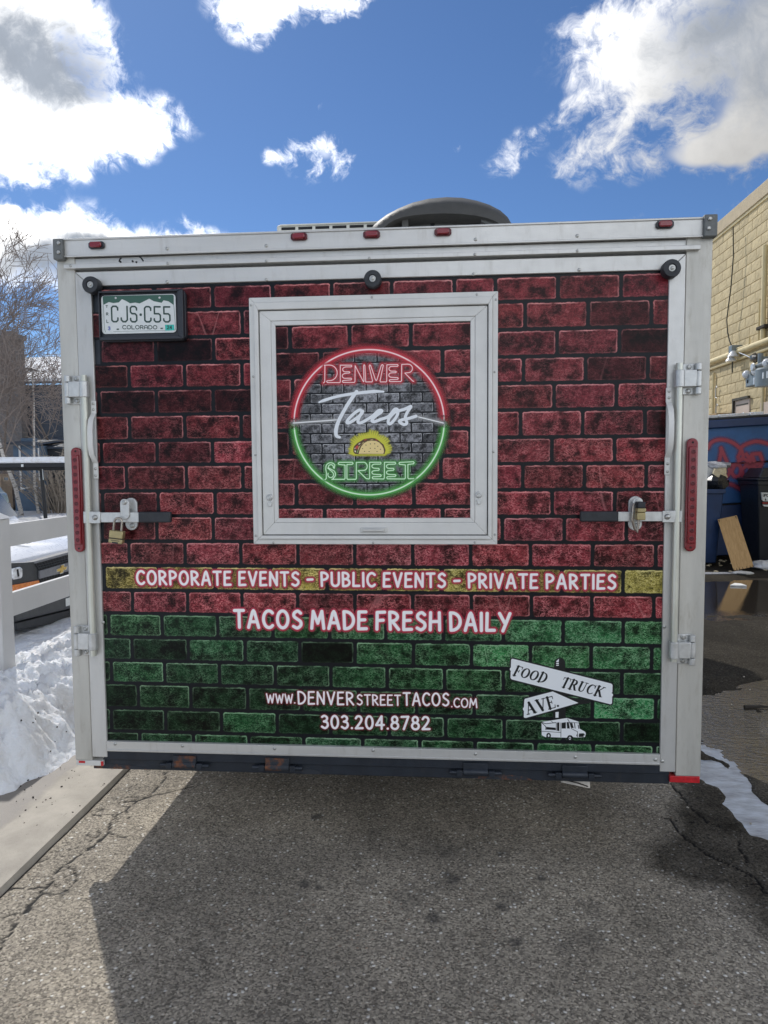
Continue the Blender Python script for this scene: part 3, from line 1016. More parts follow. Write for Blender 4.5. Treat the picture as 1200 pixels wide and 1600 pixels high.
LA = [446, 484, 526.4, 566.5, 606.6, 647, 687.7, 725.6, 766.8, 806, 846, 884, 923, 959.5, 997, 1034, 1070, 1109, 1145, 1184]
LB = [427, 468, 512, 555, 597, 639, 682, 724, 765, 807, 848, 888, 929, 967.5, 1007.5, 1047.5, 1087, 1125, 1161, 1201]
ROWS = [[240, 331.8, 425.7, 518, 612, 710, 774, 872, 970.6], [190, 284, 378, 474, 568, 663, 742, 820.6, 919, 1018],
        [242.5, 333.5, 428, 524, 620, 700, 775, 870.8, 968], [201, 288, 377.7, 474, 570, 665, 740, 818, 915, 1012.6],
        [154, 244, 332.8, 428, 524, 620, 700, 768, 866, 963.6], [201.8, 288.4, 376.6, 470, 566, 662, 740, 813.6, 910.7, 1008],
        [158, 245, 331.8, 425, 520, 615, 700, 765, 862.6, 960.6], [197, 291, 379, 474, 568, 662, 740, 817, 913.5, 1010],
        [160, 247, 335.7, 428, 520, 615, 700, 766, 863, 960.6], [244.7, 332.8, 425, 520, 615, 700, 785, 882, 979],
        [201.3, 288.8, 376, 465.3, 554, 644.8, 735.5, 829, 926, 1025], [248, 335.5, 422, 510.7, 600.5, 690, 784, 878, 974],
        [206.7, 293, 378, 465, 554.7, 645, 736.8, 830.7, 925, 1022], [170, 253, 340, 426, 514.7, 602.7, 693, 786.7, 880, 974],
        [206, 294, 382.7, 468, 554.7, 645.9, 737, 829, 924, 1018.7], [174, 257, 342.7, 430, 517, 605, 694.7, 786.7, 880, 972],
        [216, 298, 386.7, 471, 560, 650.7, 741, 830.7, 926, 1025], [174, 258.7, 346, 433, 517, 608, 696.5, 788, 881, 972],
        [218.7, 302.7, 389, 474.7, 566.7, 656, 742.7, 836.5, 927, 1022.7]]
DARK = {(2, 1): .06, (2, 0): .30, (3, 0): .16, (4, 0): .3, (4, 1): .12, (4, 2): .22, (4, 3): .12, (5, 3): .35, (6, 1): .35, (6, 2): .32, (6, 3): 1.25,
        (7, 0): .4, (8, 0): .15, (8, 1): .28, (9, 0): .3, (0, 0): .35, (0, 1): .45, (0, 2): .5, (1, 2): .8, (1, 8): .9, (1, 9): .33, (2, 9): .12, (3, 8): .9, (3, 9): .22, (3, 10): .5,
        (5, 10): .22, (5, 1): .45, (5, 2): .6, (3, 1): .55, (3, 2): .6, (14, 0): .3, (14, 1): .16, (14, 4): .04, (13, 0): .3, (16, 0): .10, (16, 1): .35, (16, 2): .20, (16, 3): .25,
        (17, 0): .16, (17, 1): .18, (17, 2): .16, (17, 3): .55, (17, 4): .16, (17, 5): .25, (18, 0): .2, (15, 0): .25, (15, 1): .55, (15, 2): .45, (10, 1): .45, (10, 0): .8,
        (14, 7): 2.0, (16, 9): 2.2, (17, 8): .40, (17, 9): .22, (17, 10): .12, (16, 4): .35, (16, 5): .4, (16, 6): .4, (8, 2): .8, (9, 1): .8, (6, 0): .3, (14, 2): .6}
rng = random.Random(11)
RED, YEL, GRN = (.215, .026, .034), (.24, .195, .034), (.017, .098, .031)


class Cells:
    def __init__(s):
        s.co, s.bp, s.bh, s.bc, s.bx = [], [], [], [], []

    def cell(s, c4, hw, hh, rnd, col, rough, unit, bright, cx=None, cz=None):
        cx = sum(q[0] for q in c4) / 4 if cx is None else cx
        cz = sum(q[1] for q in c4) / 4 if cz is None else cz
        for q in c4:
            s.co.append((q[0], q[1]))
            s.bp.append((q[0] - cx, q[1] - cz, 0))
            s.bh.append((hw, hh, rnd))
            s.bc.append((*col, 1.0))
            s.bx.append((rough, unit, bright))

    def make(s, name, y, parent, alpha=None):
        n = len(s.co)
        co = np.array([(a, y, b) for a, b in s.co]) - ORG[trailer.name]
        me = bpy.data.meshes.new(name)
        me.from_pydata(co.tolist(), [], [(i, i + 1, i + 2, i + 3) for i in range(0, n, 4)])
        for nm, dat in (('bp', s.bp), ('bh', s.bh), ('bx', s.bx)):
            at = me.attributes.new(nm, 'FLOAT_VECTOR', 'POINT')
            at.data.foreach_set('vector', np.array(dat, np.float32).ravel())
        at = me.attributes.new('bc', 'FLOAT_COLOR', 'POINT')
        at.data.foreach_set('color', np.array(s.bc, np.float32).ravel())
        me.materials.append(M['brick_print'])
        o = bpy.data.objects.new(name, me)
        COL.objects.link(o)
        o.parent = parent
        return o


def clip_cell(c, x0, x1, z0, z1, col, rough, unit, bright, rnd, bx0, bx1, bz0, bz1, mort):
    """cell x0..x1 clipped to the panel, brick centred on its unclipped extent"""
    a, b = max(x0, bx0), min(x1, bx1)
    f0, f1 = z0, z1
    if b - a < .002:
        return
    zz = [max(bz0, min(bz1, f(x))) for f, x in ((f0, a), (f0, b), (f1, b), (f1, a))]
    cx, mx = (x0 + x1) / 2, (a + b) / 2
    czb = (f0(mx) + f1(mx)) / 2
    c.cell([(a, zz[0]), (b, zz[1]), (b, zz[2]), (a, zz[3])], (x1 - x0) / 2 - mort, (f1(mx) - f0(mx)) / 2 - mort, rnd, col, rough, unit, bright, cx, czb)


wrap = Cells()
bx0, bx1, bz0, bz1 = XLI - .004, XRI + .004, zB1 - .006, zti + .006
for r in range(19):
    top, bot = line_pair(LA[r], LB[r]), line_pair(LA[r + 1], LB[r + 1])
    ym = ((LA[r] + LB[r]) / 2 + (LA[r + 1] + LB[r + 1]) / 2) / 2
    js = [P(x, ym)[0] for x in ROWS[r]]
    js = [js[0] - .235] + js + [js[-1] + .24]
    for i in range(len(js) - 1):
        base = RED if r not in (11,) and r < 13 else (YEL if r == 11 else GRN)
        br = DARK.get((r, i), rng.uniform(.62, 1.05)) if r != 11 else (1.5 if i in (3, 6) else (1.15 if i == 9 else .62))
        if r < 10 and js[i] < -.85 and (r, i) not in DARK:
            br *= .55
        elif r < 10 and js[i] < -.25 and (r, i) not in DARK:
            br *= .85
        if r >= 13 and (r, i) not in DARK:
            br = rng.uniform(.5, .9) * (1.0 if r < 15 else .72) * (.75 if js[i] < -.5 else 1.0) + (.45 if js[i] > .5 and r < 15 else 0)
        col = tuple(q * rng.uniform(.9, 1.1) for q in base)
        rough = min(1.0, .12 + r * .075) if r < 10 else 1.0
        clip_cell(wrap, js[i], js[i + 1], bot, top, col, rough, 1.0, br, rng.random(), bx0, bx1, bz0, bz1, .0062)
wrap.make('printed_wrap', .0035, door)

# ---- lettering printed on the wrap
YD = .0028
m_text = decal_mat('white_print_red_outline', (.90, .80, .80), (.50, .04, .075), .0105, .97, .55, inner=(.93, .92, .92), inner_w=.005)
m_text2 = decal_mat('white_print_thin_outline', (.86, .82, .82), (.26, .03, .04), .0065, .75, .7, inner=(.92, .92, .92), inner_w=.003)
decal('lettering', m_text, YD, door, text_strokes('CORPORATE EVENTS - PUBLIC EVENTS - PRIVATE PARTIES', HAND, (214, 912.7), (961.5, 920.2), 20.8, 2.0, gap=.27, space=.36), halo=.0105)
decal('lettering', m_text, YD, door, text_strokes('TACOS MADE FRESH DAILY', HAND, (366.5, 980.2), (796, 986.2), 26.8, 2.6, gap=.27, space=.30), halo=.0105)
web = text_strokes('WWW.', HAND, (416.5, 1098.2), (460.5, 1099), 13.6, 1.15, gap=.2)
web += text_strokes('DENVER', HAND, (466, 1100), (552, 1101.5), 19.0, 1.5, gap=.24)
web += text_strokes('STREET', HAND, (558.0, 1101.4), (625.5, 1102.4), 15.6, 1.25, gap=.24)
web += text_strokes('TACOS', HAND, (630.5, 1101.9), (701, 1103), 19.0, 1.5, gap=.24)
web += text_strokes('.COM', HAND, (705.5, 1104.9), (745, 1106), 13.6, 1.15, gap=.2)
decal('lettering', m_text2, YD, door, web, halo=.0065, res=.0018)
decal('lettering', m_text2, YD, door, text_strokes('303.204.8782', HAND, (502.5, 1138), (671, 1140.3), 19.5, 1.8, gap=.24), halo=.0065, res=.0018)

# ---- the crossed street signs printed at the lower right
OS = ((785, 1015), 6.4865)
sq = lambda pts: pxs(pts, YD, *OS)
m_ink = decal_mat('black_ink', (.008, .010, .011))
m_sign = decal_mat('white_sign_ink', (.80, .82, .83))
mppS = abs(xz(880, 1050)[1] - xz(880, 1100)[1]) / 50
su = mppS / OS[1]
plank = smooth_path([(88, 100), (100, 90), (600, 215), (1105, 345), (1116, 360), (1112, 545), (1100, 556), (600, 428), (100, 302), (84, 288), (86, 220), (104, 205), (86, 180), (88, 100)], 3)[:-1]
plank = [(88, 105), (94, 93), (104, 92), (1098, 343), (1110, 350), (1116, 362), (1114, 430), (1095, 452), (1112, 478), (1110, 545), (1096, 554), (100, 303), (88, 297), (82, 284), (84, 222), (104, 204), (86, 178)]
arrow = [(222, 512), (228, 498), (510, 424), (770, 540), (240, 692), (222, 690), (216, 680), (218, 622), (238, 602), (218, 584)]
post = [(522, 200), (528, 120), (548, 92), (580, 80), (615, 92), (636, 120), (642, 240), (642, 700), (512, 700), (516, 300)]
blk = lambda pts, r=9: [(sq(pts + [pts[0]]), r * su)]
decal('sign_print', m_ink, YD, door, blk(plank, 14) + blk(arrow, 13), [[sq(plank)], [sq(arrow)], [sq(post)], [sq([(440, 440), (900, 520), (880, 545), (760, 560), (600, 590)])]], res=.0012)
white = [[sq(plank)], [sq(arrow)], [sq([(545, 118), (572, 92), (572, 124), (545, 126)])], [sq([(545, 134), (572, 132), (572, 144), (545, 146)])],
         [sq([(545, 154), (572, 152), (572, 162), (545, 164)])], [sq(arc(92, 198, 17, 19, 0, 340, 14))], [sq(arc(1104, 460, 17, 19, 0, 340, 14))], [sq(arc(224, 602, 17, 19, 0, 340, 14))],
         [sq([(538, 634), (570, 630), (568, 690), (538, 690)])]]
decal('sign_print', m_sign, YD - .0005, door, (), white, res=.0010)


def serif(text, o, ang, size, lean=.22, widths=None):
    """bold roman capitals; returns strokes in the enlarged crop's points. o = base-line start, size = cap height"""
    T, t = .095, .036
    G = {
        'F': (.62, [([(.17, 0), (.17, 1)], T), ([(.02, .02), (.34, .02)], t), ([(.02, .98), (.60, .98)], t), ([(.60, .98), (.61, .76)], [t, t * .7]), ([(.17, .52), (.42, .52)], t), ([(.43, .64), (.43, .40)], t * .8)]),
        'O': (.80, [([(.40 + .31 * math.cos(q), .5 + .46 * math.sin(q)) for q in np.linspace(0, 2 * math.pi, 25)], [t + (T - t) * abs(math.cos(q)) ** 1.3 for q in np.linspace(0, 2 * math.pi, 25)])]),
        'D': (.80, [([(.18, 0), (.18, 1)], T), ([(.02, .02), (.36, .02)], t), ([(.02, .98), (.36, .98)], t), ([(.34 + .36 * math.cos(q), .5 + .465 * math.sin(q)) for q in np.linspace(-math.pi / 2, math.pi / 2, 15)], [t + (T - t) * abs(math.cos(q)) ** 1.2 for q in np.linspace(-math.pi / 2, math.pi / 2, 15)])]),
        'T': (.70, [([(.35, 0), (.35, 1)], T), ([(.20, .02), (.50, .02)], t), ([(.02, .97), (.68, .97)], t), ([(.02, .97), (.01, .74)], [t, t * .6]), ([(.68, .97), (.69, .74)], [t, t * .6])]),
        'R': (.78, [([(.18, 0), (.18, 1)], T), ([(.02, .02), (.34, .02)], t), ([(.02, .98), (.36, .98)], t), ([(.36 + .21 * math.cos(q), .735 + .235 * math.sin(q)) for q in np.linspace(-math.pi / 2, math.pi / 2, 12)], [t + (T - t) * abs(math.cos(q)) for q in np.linspace(-math.pi / 2, math.pi / 2, 12)]), ([(.18, .5), (.38, .5)], t), ([(.42, .48), (.66, .06)], T), ([(.62, .03), (.80, .03)], t)]),
        'U': (.80, [([(.17, .98), (.17, .34), (.22, .14), (.36, .05)], [T, T, T * .9, t * 1.3]), ([(.36, .05), (.50, .08), (.60, .2), (.62, .98)], [t * 1.3, t, t, t]), ([(.02, .98), (.32, .98)], t), ([(.50, .98), (.76, .98)], t)]),
        'C': (.74, [([(.42 + .33 * math.cos(q), .5 + .46 * math.sin(q)) for q in np.linspace(.75, 5.5, 20)], [t + (T - t) * max(0, -math.cos(q)) for q in np.linspace(.75, 5.5, 20)]), ([(.66, .98), (.67, .68)], t)]),
        'K': (.84, [([(.17, 0), (.17, 1)], T), ([(.02, .02), (.32, .02)], t), ([(.02, .98), (.32, .98)], t), ([(.20, .42), (.66, .96)], t * 1.1), ([(.56, .98), (.78, .98)], t), ([(.34, .56), (.68, .05)], T), ([(.58, .02), (.84, .02)], t)]),
        'A': (.84, [([(.10, .03), (.40, .98)], t), ([(.40, .94), (.68, .04)], T * 1.1), ([(.20, .34), (.56, .34)], t), ([(.0, .02), (.22, .02)], t), ([(.54, .02), (.84, .02)], t)]),
        'V': (.82, [([(.16, .96), (.44, .06)], T * 1.1), ([(.44, .02), (.72, .96)], t), ([(.02, .98), (.32, .98)], t), ([(.60, .98), (.84, .98)], t)]),
        'E': (.66, [([(.17, 0), (.17, 1)], T), ([(.02, .02), (.60, .02)], t), ([(.02, .98), (.58, .98)], t), ([(.58, .98), (.59, .76)], [t, t * .6]), ([(.60, .02), (.64, .26)], [t, t * .6]), ([(.17, .52), (.42, .52)], t), ([(.43, .63), (.43, .41)], t * .8)]),
        '.': (.24, [([(.10, .09), (.11, .09)], .085)]),
    }
    x = 0
    out = []
    ca, sa = math.cos(ang), math.sin(ang)
    for ch in text:
        wd, st = G[ch]
        for pts, r in st:
            q = []
            for a, b in pts:
                X, Y = (x + a + lean * b) * size, b * size
                q.append((o[0] + X * ca + Y * sa, o[1] + X * sa - Y * ca))
            rr = [k * size * su for k in r] if hasattr(r, '__len__') else r * size * su
            out.append((sq(q), rr))
        x += wd + .08
    return out, x


ang1 = math.atan2(251, 994)
ang2 = -math.atan2(134, 530)
for ink in (serif('FOOD', (100, 258), ang1, 104)[0], serif('TRUCK', (582, 375), ang1, 104)[0], serif('AVE.', (250, 660), ang2, 122, -.02)[0]):
    decal('sign_lettering', m_ink, YD - .001, door, ink, res=.0008)
# printed little food truck
tw = [[sq([(396, 735), (420, 728), (655, 692), (770, 728), (782, 800), (838, 832), (845, 850), (836, 884), (760, 890), (716, 886), (700, 868), (670, 868), (652, 892), (490, 886), (470, 870), (448, 874), (440, 888), (398, 866)])],
      [sq(arc(683, 897, 18, 22, 0, 345, 14))], [sq(arc(468, 870, 14, 19, 0, 345, 14))]]
decal('truck_print', m_sign, YD - .0015, door, (), tw, res=.0009)
td = [[sq([(445, 782), (538, 790), (540, 814), (445, 808)])], [sq([(553, 738), (576, 735), (576, 824), (553, 820)])], [sq([(600, 740), (642, 734), (642, 798), (600, 798)])],
      [sq([(650, 734), (672, 734), (682, 798), (656, 798)])], [sq([(680, 740), (708, 742), (722, 796), (696, 790)])], [sq([(776, 848), (824, 846), (822, 882), (772, 884)])],
      [sq([(726, 742), (734, 742), (740, 798), (732, 796)])], [sq([(762, 760), (770, 760), (778, 800), (770, 800)])]]
L_ = lambda pts, r=3.2: (sq(pts), r * su)
tl = [L_([(406, 738), (440, 750), (540, 738)]), L_([(398, 738), (440, 780), (440, 810)]), L_([(400, 826), (590, 838)], 2.4), L_([(592, 738), (592, 884)], 2.4), L_([(660, 700), (682, 740), (700, 800), (760, 830), (760, 886)], 2.4),
      L_([(545, 738), (545, 818)], 2.4), L_([(676, 734), (770, 742)], 2.4), L_([(490, 720), (514, 738)], 2),
      (sq(arc(683, 897, 20, 24, 0, 360, 16)), 8 * su), (sq(arc(468, 870, 16, 21, 0, 360, 16)), 7 * su), (sq(arc(683, 897, 3, 3, 0, 360, 6)), 4 * su),
      (sq(arc(756, 868, 6, 8, 0, 360, 8)), 2.5 * su), (sq(arc(828, 860, 4, 7, 0, 360, 8)), 2 * su)]
decal('truck_print', m_ink, YD - .002, door, tl, td, res=.0007)

# ---- serving hatch in the middle of the door
YH = -.028
hx0, hx1 = (P(386.5, 465, YH)[0] + P(396, 851, YH)[0]) / 2, (P(779, 453, YH)[0] + P(777, 851, YH)[0]) / 2
hz1, hz0 = (P(386, 465, YH)[2] + P(779, 453, YH)[2]) / 2, P(586, 851, YH)[2]
gx0, gx1 = (P(401, 484, YH)[0] + P(411, 836, YH)[0]) / 2, (P(765, 474, YH)[0] + P(761, 837, YH)[0]) / 2
gz1, gz0 = P(583, 479.5, YH)[2], P(586, 837, YH)[2]


def ring_frame(mb, o, i, y0, y1):
    """four mitred bars between rectangle o and rectangle i: (x0, x1, z0, z1)"""
    oc = [(o[0], o[2]), (o[1], o[2]), (o[1], o[3]), (o[0], o[3])]
    ic = [(i[0], i[2]), (i[1], i[2]), (i[1], i[3]), (i[0], i[3])]
    for k in range(4):
        a, b, c, d = oc[k], oc[(k + 1) % 4], ic[(k + 1) % 4], ic[k]
        mb.prism([(q[0], y0, q[1]) for q in (a, b, c, d)], (0, y1 - y0, 0))
    return mb


def inset(r, d):
    return (r[0] + d, r[1] - d, r[2] + d, r[3] - d)


HO, HI = (hx0, hx1, hz0, hz1), (gx0, gx1, gz0, gz1)
dd = (HI[0] - HO[0])
m = MB()
ring_frame(m, HO, inset(HO, dd * .56), .003, -.017)
ring_frame(m, inset(HO, dd * .56 + .0004), HI, .003, -.028)
hatch = m.make('hatch_frame', 'alu_white', trailer, .0025)
LO = inset(HI, .0035)
ix0, ix1 = (P(429, 508, -.018)[0] + P(436, 809, -.018)[0]) / 2, (P(735, 502, -.018)[0] + P(735, 809, -.018)[0]) / 2
iz1, iz0 = P(583, 505, -.018)[2], P(586, 809.5, -.018)[2]
LI = (ix0, ix1, iz0, iz1)
m = MB()
ring_frame(m, LO, inset(LI, -.018), .003, -.0185)
ring_frame(m, inset(LI, -.0176), LI, .003, -.0165)
leaf = m.make('hatch_leaf', 'alu_white', hatch, .002)
MB().box(HI[0], HI[1], .0030, .0036, HI[2], HI[3]).make('gap_backing', 'dark_void', hatch)
m = MB()
for q in ((392, 477), (581, 464.5), (745, 460), (775, 468), (773, 581), (395.5, 588.5), (399, 711), (771, 706), (399.5, 837), (427, 848), (583, 848), (742, 847.5), (773.5, 835), (408, 478)):
    p = P(*q, -.0175)
    m.lathe(p, [(.005, -.001), (.0045, .0014), (.0025, .0026), (0, .003)], 8, (0, -1, 0))
m.make('hatch_rivets', 'bolt', hatch, kind='stuff')
for q in ((421.5, 777), (748, 773)):
    p = P(*q, -.0185)
    lk = MB().lathe(p, [(.0135, 0), (.0135, .004), (.0105, .0055), (.0105, .0075), (.007, .008), (.007, .006), (0, .006)], 20, (0, -1, 0))
    lk.box(p[0] - .002, p[0] + .002, p[1] - .0085, p[1] - .004, p[2] - .006, p[2] + .006)
    lk.prism([(p[0] + a, p[1] - .001, p[2] + b) for a, b in ((-.008, -.018), (.008, -.018), (.010, -.030), (.006, -.038), (-.004, -.036))], (0, -.007, 0))
    lk.make('cam_lock', 'zinc', hatch, .001)
p, q = P(563, 824.5, -.02), P(605, 831.5, -.02)
m = MB().box(p[0], q[0], -.0188, -.0245, q[2], p[2])
m.box(p[0] + .012, q[0] - .012, -.0246, -.032, q[2] + .003, p[2] - .004)
m.make('pull_tab', 'alu', hatch, .002)

# print on the hatch panel
panel = Cells()
HL = [505 - 41, 505, 546.2, 588, 629, 671, 713, 752, 791.5, 832]
HJ = [[], [390, 454, 546.7, 642, 740], [400, 502, 595, 691.5, 790], [366, 458, 552, 648, 742], [400, 504, 600, 694, 790], [360, 455, 548, 642, 734.5], [402, 498, 594, 689, 784], [372, 464, 554.7, 646.7, 740], [418, 508, 598.7, 691.5, 785]]
for r in range(1, 9):
    zt_, zb_ = P(583, HL[r])[2], P(583, HL[r + 1])[2]
    ym = (HL[r] + HL[r + 1]) / 2
    js = [P(x, ym)[0] for x in HJ[r]]
    js = [js[0] - .25] + js + [js[-1] + .25]
    for i in range(len(js) - 1):
        br = {(1, 1): .16, (2, 1): .35, (2, 2): .10, (5, 1): .12, (4, 1): .7, (6, 1): .45, (7, 1): .55, (7, 2): .40, (5, 4): .8, (3, 1): .6}.get((r, i), rng.uniform(.75, 1.1))
        clip_cell(panel, js[i], js[i + 1], (lambda x, z=zb_: z), (lambda x, z=zt_: z), RED, .15 + .1 * r, 1.0, br, rng.random(), LI[0] - .004, LI[1] + .004, LI[2] - .004, LI[3] + .004, .0068)
panel.make('hatch_panel', -.0085, hatch)

# round neon sign print
YN = -.0092
cxp, czp = 575.8, 660.5
C0 = xz(cxp, czp, YN)
rx = (xz(693, czp, YN)[0] - xz(458.6, czp, YN)[0]) / 2
rz = (xz(cxp, 547, YN)[1] - xz(cxp, 773.8, YN)[1]) / 2
ell = lambda k, a0, a1, n: np.array([(C0[0] + rx * k * math.cos(q), C0[1] + rz * k * math.sin(q)) for q in np.linspace(RAD(a0), RAD(a1), n)])
m_disc = decal_mat('dark_sign_ground', (.010, .011, .014), (.008, .009, .012), .045, .9, 1.0)
decal('sign_ground', m_disc, YN, hatch, (), [[ell(.99, 0, 358, 90)]], halo=.045, res=.004)
# small grey bricks inside the ring (cells are cut to the round outline)
grey = Cells()
pitch, colw = 15.75, 35.0
for k in range(-8, 9):
    zt_, zb_ = xz(cxp, 660.9 + k * pitch, YN)[1], xz(cxp, 660.9 + (k + 1) * pitch, YN)[1]
    offx = 520.0 if k % 2 else 502.7
    for j in range(-5, 8):
        x0, x1 = xz(offx + j * colw, 660, YN)[0], xz(offx + (j + 1) * colw, 660, YN)[0]
        n = 3
        for s in range(n):                      # narrow slices follow the circle
            a, b = x0 + (x1 - x0) * s / n, x0 + (x1 - x0) * (s + 1) / n
            def lim(x, z):
                q = 1 - ((x - C0[0]) / (rx * .985)) ** 2
                h = rz * .985 * math.sqrt(q) if q > 0 else 0
                return max(C0[1] - h, min(C0[1] + h, z))
            c4 = [(a, lim(a, zb_)), (b, lim(b, zb_)), (b, lim(b, zt_)), (a, lim(a, zt_))]
            if max(q[1] for q in c4) - min(q[1] for q in c4) < .001:
                continue
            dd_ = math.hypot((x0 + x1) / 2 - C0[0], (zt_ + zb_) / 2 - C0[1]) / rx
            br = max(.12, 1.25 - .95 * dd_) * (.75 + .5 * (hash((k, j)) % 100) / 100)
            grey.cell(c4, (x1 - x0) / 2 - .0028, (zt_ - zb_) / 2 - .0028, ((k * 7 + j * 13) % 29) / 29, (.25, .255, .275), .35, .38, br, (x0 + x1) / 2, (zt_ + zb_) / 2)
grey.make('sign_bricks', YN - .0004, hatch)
m_red = decal_mat('printed_red_neon', (.88, .34, .36), (.62, .035, .055), .026, .95, 1.25, inner=(.97, .84, .82), inner_w=.0024)
m_green = decal_mat('printed_green_neon', (.40, .82, .36), (.10, .42, .08), .025, .92, 1.6, inner=(.82, .97, .78), inner_w=.0024)
m_white = decal_mat('printed_white_neon', (.86, .87, .86), (.55, .55, .55), .016, .5, 1.3)
decal('neon_ring', m_red, YN - .0008, hatch, [(ell(1, 1.5, 178.5, 90), .0032)], halo=.026)
decal('neon_ring', m_green, YN - .0008, hatch, [(ell(1, 181.0, 359.0, 90), .0032)], halo=.025)
wl = pxs([(458.6, 661), (527, 656)], YN)
wl2 = pxs([(650, 650.5), (693, 661)], YN)
decal('neon_line', m_white, YN - .0012, hatch, [(wl, .0022)], halo=.016)
decal('neon_line', m_white, YN - .0012, hatch, [(wl2, .0022)], halo=.016)
# neon lettering, traced as single tubes
OD = ((496, 560), 7.5)
q7 = lambda pts: pxs(pts, YN, *OD)
den = [[(70, 288), (86, 275), (88, 85)], [(80, 80), (140, 78)] + arc(140, 170, 92, 92, -90, 78, 14) + [(115, 262), (108, 272), (120, 284), (262, 284), (268, 276), (268, 80), (400, 80), (404, 92), (396, 100), (330, 100)] + arc(330, 130, 34, 28, -90, -270, 8) + [(372, 156), (382, 165), (372, 172), (320, 176)] + arc(325, 206, 34, 28, -90, -270, 8) + [(395, 232), (402, 242), (394, 252), (300, 260), (292, 270), (302, 282), (432, 282), (440, 272), (442, 85), (540, 275), (546, 270), (540, 90), (548, 74), (556, 84), (566, 276), (640, 276), (646, 262), (606, 92), (614, 76), (624, 84), (680, 250), (690, 260), (698, 250), (748, 84), (760, 72), (772, 82), (734, 262), (740, 276), (806, 276), (812, 266), (814, 75), (940, 73), (946, 84), (938, 94), (870, 94)] + arc(872, 122, 34, 28, -90, -270, 8) + [(915, 150), (926, 158), (916, 168), (866, 170)] + arc(870, 196, 34, 26, -90, -270, 8) + [(940, 226), (948, 235), (940, 246), (850, 250), (842, 260), (850, 272), (975, 272), (986, 262), (988, 70), (1060, 68)] + arc(1062, 118, 52, 50, -90, 92, 10) + [(1024, 172), (1120, 268), (1130, 268)]]
m_red2 = decal_mat('printed_red_letters', (.88, .36, .38), (.60, .035, .055), .0130, .80, .9, inner=(.97, .80, .78), inner_w=.0012)
decal('neon_lettering', m_red2, YN - .0012, hatch, [(q7(s), .0019) for s in den], halo=.0130, res=.0013)
OT = ((496, 710), 7.5)
q8 = lambda pts: pxs(pts, YN, *OT)
stre = [[(88, 296), (104, 284), (106, 215), (98, 175)] + arc(156, 150, 56, 52, 180, 330, 10) + [(196, 165), (184, 148)] + arc(158, 148, 30, 28, 0, -200, 8) + [(190, 190)] + arc(160, 232, 52, 52, -60, 60, 8) + [(190, 284), (168, 292)], [(126, 222)] + arc(156, 236, 34, 36, 190, -20, 10) + [(170, 200), (120, 160)],
        [(168, 292), (316, 292), (324, 282), (324, 124), (252, 118), (244, 104), (254, 94), (410, 92), (418, 104), (410, 116), (346, 118), (346, 282), (354, 292), (448, 292), (456, 282), (456, 94), (540, 92)] + arc(540, 140, 44, 48, -90, 90, 10) + [(476, 190), (572, 284), (604, 288), (612, 280), (612, 92), (740, 92), (746, 102), (738, 114), (676, 114)] + arc(672, 138, 34, 24, -90, -270, 8) + [(718, 164), (726, 174), (718, 186), (670, 190)] + arc(672, 212, 34, 22, -90, -270, 8) + [(742, 238), (748, 248), (740, 258), (650, 262), (642, 274), (650, 286), (776, 288), (784, 278), (786, 92), (910, 92), (918, 104), (910, 114), (846, 116)] + arc(842, 140, 34, 24, -90, -270, 8) + [(890, 164), (898, 174), (890, 186), (842, 190)] + arc(842, 212, 34, 22, -90, -270, 8) + [(914, 238), (920, 248), (912, 258), (820, 262), (812, 274), (820, 286), (1020, 288), (1030, 278), (1030, 124), (962, 116), (956, 104), (964, 94), (1124, 86), (1134, 96), (1126, 110), (1060, 118), (1060, 276), (1070, 286), (1130, 284)]]
m_green2 = decal_mat('printed_green_letters', (.45, .85, .42), (.10, .42, .09), .0130, .75, 1.1, inner=(.82, .97, .78), inner_w=.0012)
decal('neon_lettering', m_green2, YN - .0012, hatch, [(q8(s), .0019) for s in stre], halo=.0130, res=.0013)
OTc = ((490, 600), 6.3158)
q9 = lambda pts: pxs(smooth_path(pts, 5), YN, *OTc)
mk_ = abs(xz(576, 610, YN)[1] - xz(576, 660, YN)[1]) / 50 / OTc[1]
tac = [([(55, 180), (110, 160), (240, 122), (420, 92), (600, 74), (690, 76)], [7, 13, 12, 13, 14, 8]),
       ([(425, 75), (385, 130), (320, 230), (250, 360), (222, 450), (226, 510), (258, 526)], [15, 16, 15, 16, 17, 15, 11]),
       ([(478, 268), (450, 258), (390, 300), (335, 360), (335, 385), (380, 368), (470, 300), (482, 268), (446, 340), (440, 378), (470, 382), (530, 350), (590, 310), (640, 264), (672, 262), (664, 280), (610, 320), (575, 360), (600, 372), (660, 350), (740, 320), (800, 250), (832, 262), (820, 320), (765, 388), (738, 385), (745, 340), (800, 280), (850, 262), (900, 248), (960, 222), (930, 270), (905, 330), (920, 385), (890, 400), (846, 370), (880, 352), (940, 340), (1010, 318)], None)]
st = []
for pts, r in tac:
    if r is None:
        st.append((q9(pts), 15.0 * mk_))
    else:
        n = len(smooth_path(pts, 5))
        st.append((q9(pts), [float(np.interp(i / (n - 1) * (len(r) - 1), range(len(r)), r)) * mk_ * 1.15 for i in range(n)]))
m_script = decal_mat('printed_script', (.80, .83, .86), (.40, .41, .42), .012, .35, 1.4)
decal('neon_lettering', m_script, YN - .0016, hatch, st, halo=.012, res=.0014)
